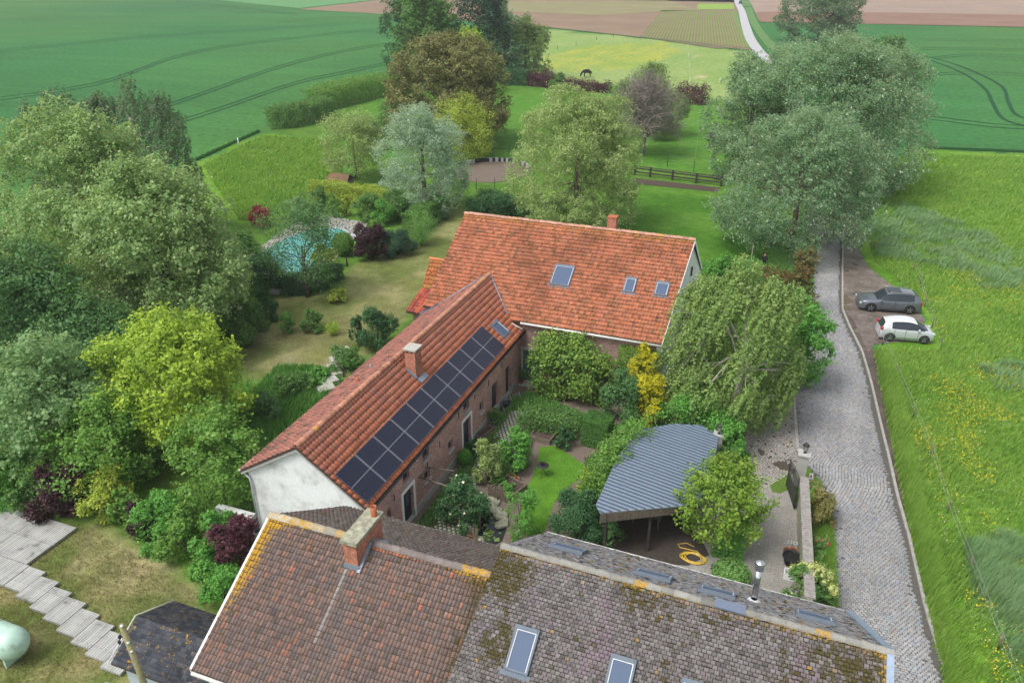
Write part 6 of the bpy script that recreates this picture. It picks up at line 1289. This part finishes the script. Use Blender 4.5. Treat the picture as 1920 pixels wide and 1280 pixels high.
# bare tree with grey twigs
g = nxt(); bx_, by_ = G(1205, 292); bt = thing('bare_tree', 'leafless tree with a dense dome of grey twigs right of the big willow', tw, (bx_, by_, 0)); m = MB()
hB = HT(1205, 292, 125); RB = 90*DEP(1205, 292)/F
m.tube([(bx_, by_, 0), (bx_+.1, by_, hB*.2), (bx_, by_, hB*.3)], [.32, .26, .2], 8)
for i in range(60):
    a = g.random()*2*math.pi; e = g.random()**.6; d = np.array([math.cos(a)*e*1.0, math.sin(a)*e*1.0, math.sqrt(max(.05, 1-e*e))]); s_ = np.array([bx_, by_, hB*.2]); tip = s_+d*np.array([RB, RB, hB*.74])*g.uniform(.75, 1.0)-np.array([0, 0, hB*.12*e**3]); mid = s_+(tip-s_)*.5+np.array([0, 0, hB*.09])+g.normal(size=3)*.2
    m.tube([s_, mid, tip], [.10, .065, .03], 5, cap=False)
    for j in range(20):
        t = g.uniform(.3, .97); q = (mid+(tip-mid)*(t*2-1)) if t > .5 else s_+(mid-s_)*t*2; dd = unit(d+g.normal(size=3)*.75+np.array([0, 0, .1])); l = g.uniform(1.0, 3.0); k1 = q+dd*l*.5+g.normal(size=3)*.1; k2 = q+dd*l+np.array([0, 0, -.15]); m.tube([q, k1, k2], [.042, .03, .014], 3, cap=False)
        for _ in range(2): d3 = unit(dd+g.normal(size=3)*.8); m.tube([k1, k1+d3*l*.5], [.024, .012], 3, cap=False)
m.build('branches', M['twig'], bt)
bush('elder_bush', 'green shrub showing above and behind the grey leafless tree', 'bush', 1205, 255, 118, 150, 'olive', .17, 1.7, clump=.4)
# right of the house
T('birch_tree', 'weeping birch with white limbs hanging over the right end of the orange roof', tw, 1305, 780, 500, 132, 'birch', .13, 1.7, .12, 14, style='weep', bark='bark_pale', nlimb=14, fork=.4, lr=(.25, .45))
T('birch_tree', 'large weeping birch between the house and the drive, pale limbs showing', tw, 1372, 812, 490, 235, 'birch', .13, 2.6, .10, 20, style='weep', bark='bark_pale', nlimb=18, fork=.4, lr=(.22, .42), off=(0, 1.2))
T('maple_tree', 'dense deep green tree leaning over the road beside the birches', tw, 1462, 725, 560, 130, 'bright', .16, 3.0, .12, 12, off=(.2, .6))
bush('hornbeam_bush', 'fresh green bush between the carport roof and the weeping birch', 'bush', 1300, 822, 740, 150, 'bright', .13, 3.5)
bush('ivy_bush', 'bright green shrub swallowing the gate pillar right of the carport', 'bush', 1368, 868, 790, 60, 'bright', .12, 4)
hedge('ivy_hedge', 'narrow green hedge along the right side of the carport', [(1360, 880), (1348, 940)], .7, 1.5, 'mid', .11)
T('maple_tree', 'small yellow green tree in front of the carport, beside the yellow hose', tw, 1337, 1035, 878, 150, 'lime_green', .12, 2.9, .30, 14, tr=.11, bark='bark_pale', lr=(.25, .42), off=(.1, .4), clump=.24)
hedge('ivy_hedge', 'deep green ivy hedge behind the small yellow green tree', [(1335, 1030), (1392, 1040)], 1.1, 1.9, 'bright', .11)
bush('juniper_bush', 'low feathery green cushion on the gravel beside the grey roof', 'bush', 1368, 1092, 1056, 74, 'grassy', .10, 4, style='ball')
bush('hydrangea_bush', 'hydrangea covered in cream yellow flower heads at the end of the roadside wall', 'bush', 1512, 1130, 1062, 82, 'mid', .12, 3.5, flowers=('flower_w', 10, .1))
gq = nxt(); hx, hy = G(1512, 1126); hqz = HT(1512, 1130, 1066)
th = gq.random(46)*2*math.pi; rr_ = np.sqrt(gq.random(46)); hc_ = np.stack([hx+np.cos(th)*rr_*1.15, hy+np.sin(th)*rr_*1.0, hqz*(1.0-.38*rr_**2)+gq.normal(size=46)*.05], 1); idx = np.repeat(np.arange(46), 60); C = hc_[idx]+gq.normal(size=(len(idx), 3))*.075; N = unit(C-hc_[idx]+[0, 0, .03])
hy_o = [o for o in bpy.data.objects if o.name.startswith('hydrangea_bush')][0]; add_leaves('flower_heads', L['bloom'], C, N, .075, gq, (C[:, 2]-hc_[idx][:, 2])*3+.5, hy_o, .9)
bush('laurel_bush', 'bright green rounded bush behind the white gable', 'bush', 1345, 565, 480, 60, 'bright', .14, off=(0, .5))
hedge('beech_hedge', 'fresh green hedge between the mown lawn and the weeping birch', [(1322, 545), (1432, 535)], 2.6, 1.9, 'bright', .14, 3.5, rough=.2)
bush('photinia_bush', 'reddish brown tipped shrub at the edge of the cobbled road', 'bush', 1492, 590, 468, 60, 'photinia', .14, 3.5, off=(0, 0))
bush('photinia_bush', 'red tipped green shrub between the person and the road', 'bush', 1452, 578, 499, 84, 'photinia', .14, 3.2)
# against the house
bush('rhododendron_bush', 'large rounded rhododendron against the brick wall', 'bush', 1060, 752, 640, 156, 'rhodo', .17, 4.6, depth=.45, nl=22, off=(0, .55))
bush('laurel_bush', 'round blue green shrub between the rhododendron and the yellow shrub', 'bush', 1166, 790, 700, 74, 'hawthorn', .10, 4.5, style='round')
bush('golden_shrub', 'bright golden yellow shrub at the foot of the white birch trunk', 'bush', 1217, 797, 702, 62, 'yellow', .11, 4.5)
bush('golden_shrub', 'yellow climbing shrub on the wall under the eave', 'bush', 1203, 768, 642, 58, 'yellow', .11, 3.5, depth=.4, off=(0, .15))
hedge('ivy', 'olive green ivy covering the right end of the brick wall', [OA and (-9.9, 44.86), (-7.35, 44.86)], .22, 3.9, 'rhodo', .13, 5, px=False, rough=.08)
hedge('laurel_hedge', 'leafy hedge running from the path to the square clipped hedge', [(978, 800), (1085, 818)], 1.3, 1.3, 'mid', .13, 3.5, rough=.16)
hedge('box_hedge', 'square clipped dark green hedge block in the courtyard', [(1096, 824), (1143, 836)], 1.35, 1.75, 'box', .075, 5, rough=.04)
bush('laurel_bush', 'small dark rounded bush left of the square clipped hedge', 'bush', 1057, 838, 800, 34, 'deep', .10)
bush('fern_bush', 'dense low leafy shrub behind the carport, right of the clipped hedge', 'bush', 1180, 828, 795, 70, 'bright', .12, 3)
bush('hydrangea_bush', 'light green shrub in the middle of the courtyard', 'bush', 968, 878, 806, 58, 'bright', .11, 4.5)
bush('cypress_bush', 'feathery yellow green conifer beside the paved path', 'bush', 916, 905, 828, 50, 'willow', .085, 4.5)
bush('box_ball', 'small round green bush at the foot of the brick wall', 'bush', 872, 870, 842, 28, 'bright', .08, 5, style='ball')
bush('laurel_bush', 'dark green bush beside the white framed door', 'bush', 888, 850, 828, 34, 'deep', .09)
bush('box_ball', 'tiny round shrub at the foot of the far wall window', 'bush', 929, 795, 768, 24, 'mid', .08, 4)
bush('fern_bush', 'small green shrub by the corner door with a terracotta pot', 'bush', 974, 715, 688, 26, 'mid', .09)
bush('climbing_rose', 'dark climbing rose with pale blooms beneath the pergola pole', 'bush', 872, 985, 905, 88, 'deep', .10, 4.5, depth=.9, flowers=('flower_w', 26, .11))
bush('bamboo', 'bright green grassy shrub at the right side of the pond', 'bush', 978, 1000, 915, 64, 'bright', .13, 4, asp=.25)
bush('yew_bush', 'dark rounded bush behind the ridge of the grey roof', 'bush', 1083, 1018, 925, 100, 'deep', .09, 5)
bush('spindly_bush', 'loose grey green bush with bare twigs beside the carport opening', 'bush', 1138, 1022, 955, 60, 'hawthorn', .085, 1.4)
bush('golden_shrub', 'small yellow green shrub at the left foot of the carport', 'bush', 1102, 925, 882, 40, 'lime_yellow', .09, 4)
hedge('climbing_vine', 'light green climber spilling over the left edge of the carport roof', [(CP[0][0]-.45, CP[0][1]+1.2), (CP[1][0]-.5, CP[1][1]), (CP[2][0]-.4, CP[2][1]), (CP[3][0], CP[3][1]+.35)], 1.0, [2.6, 3.2, 3.4, 3.3], 'fresh', .13, 3.6, px=False, rough=.3)
blades('bed_plants', [(985, 735), (1150, 800), (1260, 800), (1240, 830), (1180, 850), (1050, 770), (960, 770)], 2600, .3, 'bright', .045, 'low dark planting in front of the rhododendron')
blades('bed_plants', [(1100, 860), (1180, 840), (1150, 900), (1100, 930), (1075, 960), (1095, 900)], 1500, .3, 'mid', .045, 'low planting between courtyard lawn and carport')
blades('bed_plants', [(930, 850), (1000, 800), (990, 850), (960, 900), (930, 905)], 900, .3, 'mid', .045, 'low planting around the courtyard shrubs')
for px, py, lb in ((940, 912, 'leafy vegetable plant at the left of the raised bed'), (952, 926, 'leafy vegetable plant at the front of the raised bed')): bush('vegetable_plant', lb, 'plant', px, py, py-18, 22, 'bright', .09, 3, stems=False)
blades('ground_cover', [(780, 985), (880, 855), (930, 800), (965, 740), (975, 745), (920, 830), (870, 900), (800, 990)], 900, .22, 'grassy', .03, 'weeds along the foot of the brick wall')
# roadside bed
bush('heather_bush', 'brown green heather mound between the roadside wall and the cobbles', 'bush', 1538, 975, 925, 44, 'heather', .09, 5, depth=2.1, stems=False)
bush('valerian', 'pink red flowers on green stems beside the roadside wall', 'flowers', 1535, 1030, 1010, 34, 'grassy', .09, 3, depth=2.0, stems=False, flowers=('flower_r', 40, .09))
bush('valerian', 'small red flowers beside the white sign by the pillar', 'flowers', 1527, 915, 902, 24, 'grassy', .08, 3, stems=False, flowers=('flower_r', 30, .09))
blades('verge_grass', [(1518, 900), (1535, 905), (1560, 990), (1567, 1140), (1545, 1140), (1530, 1050)], 2600, .25, 'grass', .02, 'rough grass between the roadside wall and the cobbles')
# pool garden
T('young_tree', 'slender open tree with a rough trunk in front of the turquoise pool', tw, 577, 556, 372, 150, 'hawthorn', .125, 1.05, .24, 16, bark='bark', lr=(.22, .4), tr=.15, nlimb=16, fork=.28, clump=.5)
hedge('ivy_wall', 'ivy covered retaining wall below the pool', [(534, 552), (590, 548), (636, 520)], 1.1, [1.6, 1.9, 1.3], 'deep', .10, 4, rough=.12)
bush('laurel_bush', 'dark spreading bush left of the stone steps', 'bush', 500, 550, 478, 80, 'deep', .13)
bush('laurel_bush', 'dark round bush above the pool edge at left', 'bush', 452, 500, 430, 70, 'mid', .14)
bush('maple_bush', 'crimson red shrub by the left end of the pool', 'bush', 490, 425, 388, 40, 'red', .13)
bush('privet_bush', 'round light green bush at the right end of the pool', 'bush', 645, 478, 434, 42, 'fresh', .10, 5, style='ball')
bush('privet_bush', 'round green bush in front of the pool, behind the ivy wall', 'bush', 610, 502, 462, 48, 'lime_hedge', .10, 4)
bush('purple_bush', 'large blackish purple bush on the lawn', 'bush', 694, 488, 420, 54, 'purple', .11, 6)
bush('cypress_bush', 'dark blue green clipped bush right of the purple one', 'bush', 748, 478, 433, 58, 'pine', .09, 5)
bush('bamboo', 'feathery light green grass-like bush behind the clipped one', 'bush', 790, 460, 385, 82, 'grassy', .20, 4, style='spray', asp=.12, depth=1.6)
bush('grass_bush', 'small tuft of light green shrub between pool and purple bush', 'bush', 705, 450, 412, 32, 'fresh', .10)
hedge('cypress_hedge', 'yellow green hedge behind the shrubs on the lawn slope', [(765, 445), (832, 405)], 1.4, 2.4, 'mid', .13, 4, rough=.15)
hedge('privet_hedge', 'golden topped hedge running behind the pool garden shrubs', [(585, 372), (640, 376), (700, 384), (748, 396)], 1.5, 2.0, 'lime_hedge', .14, 4, rough=.18)
for px, py, ty, w_, mk, lb in ((600, 395, 350, 34, 'mid', 'dark upright shrub at the left end of the golden hedge'), (627, 408, 366, 26, 'fresh', 'vase shaped pruned shrub, left of the pair below the golden hedge'), (650, 405, 362, 20, 'lime_hedge', 'vase shaped pruned shrub with a yellow crown, right of the pair'),
                             (690, 412, 362, 50, 'mid', 'rounded green shrub right of the vase shaped pair'), (722, 420, 375, 44, 'bright', 'low bright green shrub at the corner of the pool terrace'), (745, 412, 358, 52, 'mid', 'green shrub beneath the silver willow'), (560, 410, 372, 40, 'whitebeam', 'pale blossoming shrub at the back of the pool')):
    bush('garden_shrub', lb, 'bush', px, py, ty, w_, mk, .12, 4)
# lawn shrubs
for px, py, ty, w_, mk, lb in ((480, 622, 570, 50, 'mid', 'round green shrub, leftmost of the row on the dry lawn'), (505, 600, 560, 40, 'deep', 'darker shrub just behind the leftmost of the lawn row'), (541, 622, 586, 26, 'bright', 'narrow bright shrub, second in the row on the dry lawn'), (587, 620, 583, 42, 'mid', 'rounded green shrub, third in the row on the dry lawn'),
                             (632, 566, 544, 34, 'lime_hedge', 'small yellowish tuft on the lawn near the leaning trunk'), (710, 652, 578, 66, 'deep', 'large dark rose bush beside the wing roof'), (672, 645, 588, 28, 'deep', 'narrow dark bush left of the rose bush'), (650, 695, 650, 60, 'mid', 'leafy shrub beneath the left edge of the wing roof'), (602, 715, 688, 40, 'bright', 'low bright leafy plant above the grey rocks'),
                             (545, 745, 700, 60, 'mid', 'green shrub in the lush border'), (500, 785, 735, 60, 'hawthorn', 'grey green shrub in the lush border nearest the yellow tree'), (575, 735, 700, 36, 'grassy', 'grassy clump in the lush border')):
    bush('garden_shrub', lb, 'bush', px, py, ty, w_, mk, .11, 4)
bush('golden_grass', 'yellow green spiky plant, last in the row on the dry lawn', 'plant', 624, 628, 598, 44, 'lime_yellow', .16, 3, style='spray', asp=.15, stems=False)
m = MB()
for i in range(6):
    k = 2.1+i*.0; x, y = G(612+i*6, 735-i*14); m.box((x, y, .2), (1.0+.3*R0.random(), .7, .4), .9+R0.uniform(-.2, .2), tilt=Matrix.Rotation(.1, 3, 'X'))
tag(m.build('stone_edging', M['slab']), 'grey stone slabs edging the pond beside the wing roof', 'stones')
blades('border_plants', [(450, 760), (520, 690), (600, 690), (640, 715), (590, 770), (500, 850), (440, 890)], 5200, .45, 'bright', .05, 'lush green border plants beside the wing roof')
# far hedges
hedge('field_hedge', 'long trimmed green hedge between wheat and paddock, running back to the trees', [(505, 240), (560, 235), (610, 215)], 3.4, [3.0, 3.2, 2.8], 'mid', .2, 3.4, rough=.4)
hedge('field_hedge', 'far part of the green field hedge beneath the tree clump', [(590, 208), (660, 190), (735, 172)], 4.2, [3.4, 3.6, 3.2], 'fresh', .22, 3.2, rough=.5)
hedge('garden_hedge', 'dark green hedge behind the upper lawn, left of the purple one', [(945, 158), (990, 160)], 3.0, 3.0, 'deep', .24, 3.4, rough=.3)
hedge('purple_hedge', 'dark purple hedge section left of the grazing horse', [(992, 160), (1036, 165)], 1.8, 2.4, 'plum', .2, 3.0, rough=.6)
bush('privet_bush', 'green bush between the two purple hedge sections', 'bush', 1048, 167, 138, 32, 'mid', .22)
hedge('purple_hedge', 'purple hedge section directly in front of the grazing horse', [(1060, 167), (1142, 175)], 1.5, 1.8, 'plum', .2, 3.0, rough=.5)
hedge('purple_hedge', 'purple hedge section right of the leafless tree', [(1266, 190), (1324, 196)], 2.0, 2.6, 'plum', .2, 3.0, rough=.7)
bush('laurel_hedge', 'low dark bushes below the big willow', 'bush', 935, 405, 365, 120, 'deep', .14, 3.5, depth=.5)
bush('laurel_bush', 'dark bush at the right foot of the big willow', 'bush', 1020, 408, 378, 70, 'mid', .13)
bush('holly_bush', 'dark round holly behind the small hut', 'bush', 705, 280, 232, 36, 'pine', .16)
# lower left hedge
for i, (px, py, ty, w_, mk, lb) in enumerate(((20, 935, 855, 110, 'bright', 'green bush at the left edge of the mixed hedge'), (75, 950, 868, 80, 'mid', 'second green bush of the mixed hedge from the left'), (120, 965, 872, 90, 'purple', 'largest blackish purple bush of the mixed hedge'), (165, 955, 872, 60, 'purple', 'blackish bush right behind the largest purple one'),
        (205, 965, 878, 90, 'lime_hedge', 'yellow green bush in the middle of the mixed hedge'), (240, 985, 920, 56, 'fresh', 'light green bush right of the yellow green one'), (275, 1005, 935, 50, 'purple', 'narrow purple bush between the light green bushes'), (310, 1015, 925, 90, 'bright', 'bright green bush nearest the dried lawn corner'), (345, 1035, 950, 80, 'fresh', 'pale green bush right of the bright one'),
        (415, 1040, 955, 66, 'bright', 'tall bright green shrub behind the plum bush'), (392, 1075, 1010, 60, 'bright', 'low bright green bush in front of the plum bush'), (446, 1065, 968, 84, 'plum', 'dark plum coloured bush beside the brown roof'), (420, 1120, 1060, 90, 'bright', 'dense bright green ground shrub at the foot of the brown roof'), (455, 1010, 960, 50, 'deep', 'dark shrub below the white gable'))):
    bush('hedge_bush', lb, 'bush', px, py, ty, w_, mk, .12, 4, group=None, depth=1.1)
bush('plum_sapling', 'thin plum red twigs in front of the white gable', 'sapling', 560, 972, 945, 90, 'plum', .11, .5, nl=5, depth=.3)
m = MB(); a0 = G(470, 960); m.box((-24.4, 24.9, .7), (2.2, .35, 1.4), 0); tag(m.build('low_wall', M['stain']), 'low white wall at the foot of the white gable', 'wall')
# meadow and grass as stuff
blades('meadow_grass', [(1612, 400), (1700, 290), (1960, 296), (2300, 600), (2300, 1500), (1820, 1500), (1775, 1270), (1705, 960), (1655, 700), (1650, 655), (1770, 655), (1745, 590), (1700, 540), (1640, 490)], 60000, .30, 'grass', .022, 'bright green meadow grass right of the road')
blades('meadow_grass', [(1640, 660), (1668, 668), (1720, 930), (1790, 1240), (1830, 1500), (1800, 1500), (1768, 1270), (1700, 960)], 9000, .5, 'grass', .022, 'taller grass along the dirt verge of the road')
for pl_, n_ in (([(1830, 690), (1880, 683), (1990, 700), (1980, 735), (1870, 735)], 3000), ([(1805, 1015), (1880, 1000), (2000, 1080), (2000, 1300), (1890, 1230), (1820, 1100)], 9000), ([(1605, 400), (1680, 380), (1800, 420), (1920, 480), (1960, 545), (1850, 545), (1750, 500), (1640, 480)], 9000)):
    blades('tall_grass', pl_, int(n_*.6), .48, 'grass_blue', .022, ['small patch of tall bluish grass at the right edge', 'swath of tall bluish grass at lower right', 'bank of tall bluish grass beyond the parked cars'][(n_ == 9000)+(pl_[0][0] == 1605)], lean=.5, dens_fn=lambda x, y: np.clip((fbm(x, y, 1.8, 71, 3)-.42)*6, .08, 1))
def yf(x, y): return np.clip((fbm(x, y, 3.2, 91, 4)-.55)*7, 0, 1)+.02
def flowers(name, poly, n, m_, label, fn, sz=.055, h0=.3):
    g = nxt(); P = GP(poly); A = np.array(P); lo, hi = A.min(0), A.max(0); x = g.uniform(lo[0], hi[0], n*6); y = g.uniform(lo[1], hi[1], n*6); k = inpoly(x, y, P); k &= g.random(len(x)) < fn(x, y)*np.clip(45/np.maximum(y, 10), 0, 1); x, y = x[k][:n], y[k][:n]; nn = len(x)
    C = np.stack([x, y, h0*(.7+.6*g.random(nn))], 1); N = unit(g.normal(size=(nn, 3))*.5+[0, -.2, 1.]); return tag(add_leaves(name, M[m_], C, N, sz, g, g.random(nn), None, .95), label, 'flowers', None, 'stuff')
MP = [(1640, 540), (1760, 460), (1960, 500), (2300, 700), (2300, 1400), (1900, 1400), (1760, 1000), (1680, 720), (1660, 665), (1765, 655), (1740, 590)]
flowers('buttercups', MP, 16000, 'flower_y', 'yellow buttercups scattered in the bright meadow', yf, .058)
flowers('white_clover', MP, 5000, 'flower_w', 'pale flowers scattered in the bright meadow', lambda x, y: fbm(x, y, 5, 55, 2)*.5, .05, .2)
blades('lawn_tufts', [(0, 960), (160, 985), (400, 1130), (330, 1260), (-60, 1300), (-60, 960)], 9000, .09, 'grass_dry', .012, 'short grass tufts on the dried lawn at lower left')
blades('paddock_grass', [(380, 310), (492, 255), (640, 265), (640, 340), (560, 395), (450, 415)], 9000, .30, 'grass', .03, 'rough grass of the small paddock beside the wheat field')
blades('verge_grass', [(1430, 480), (1520, 440), (1520, 520), (1515, 600), (1450, 560)], 5000, .5, 'grassy', .025, 'tall verge grass between the poplars and the cobbled road')
w0, w1 = np.array(G(374, 301)), np.array(G(492, 247)); gq = nxt(); nW = 7000; t_ = gq.random(nW)[:, None]; dW = unit((w1-w0)[None]); nWv = np.array([-dW[0, 1], dW[0, 0]]); X2 = w0+(w1-w0)*t_*1.0+nWv*(gq.random((nW, 1))*.5+.1+.3*np.sin(t_*40)**2)
Vw = np.stack([np.c_[X2-dW*.04, np.zeros(nW)], np.c_[X2+dW*.04, np.zeros(nW)], np.c_[X2+gq.normal(size=(nW, 2))*.08, .22+.2*gq.random(nW)]], 1).reshape(-1, 3)
tag(npmesh('wheat_edge', Vw, np.arange(3*nW).reshape(nW, 3), M['wheat'], tint=gq.random(nW)), 'standing edge of the wheat crop beside the paddock', 'crop', None, 'stuff')
w0, w1 = np.array(G(1740, 279)), np.array(G(2300, 302)); X2 = w0+(w1-w0)*t_; Vw = np.stack([np.c_[X2-[.05, 0], np.zeros(nW)], np.c_[X2+[.05, 0], np.zeros(nW)], np.c_[X2+gq.normal(size=(nW, 2))*.1, .3+.2*gq.random(nW)]], 1).reshape(-1, 3)
tag(npmesh('wheat_edge', Vw, np.arange(3*nW).reshape(nW, 3), M['wheat'], tint=gq.random(nW)*.5), 'standing edge of the wheat crop behind the flowery meadow', 'crop', None, 'stuff')
# ------------------------------------------------------------------ air between the camera and the far fields
me = bpy.data.meshes.new('haze'); bm = bmesh.new(); bmesh.ops.create_cube(bm, size=1); 
for v in bm.verts: v.co = Vector((v.co.x*3600, 1450+v.co.y*3700, -1.2+(v.co.z+.5)*29.7))
bm.to_mesh(me); bm.free(); hz = link(bpy.data.objects.new('haze', me)); hm = bpy.data.materials.new('haze_air'); hm.use_nodes = True; t = hm.node_tree
t.nodes.remove(t.nodes['Principled BSDF']); pv_ = t.nodes.new('ShaderNodeVolumePrincipled'); pv_.inputs['Color'].default_value = (.86, .90, .96, 1); pv_.inputs['Density'].default_value = .00025
t.links.new(pv_.outputs[0], t.nodes['Material Output'].inputs['Volume']); me.materials.append(hm); tag(hz, kind='stuff')
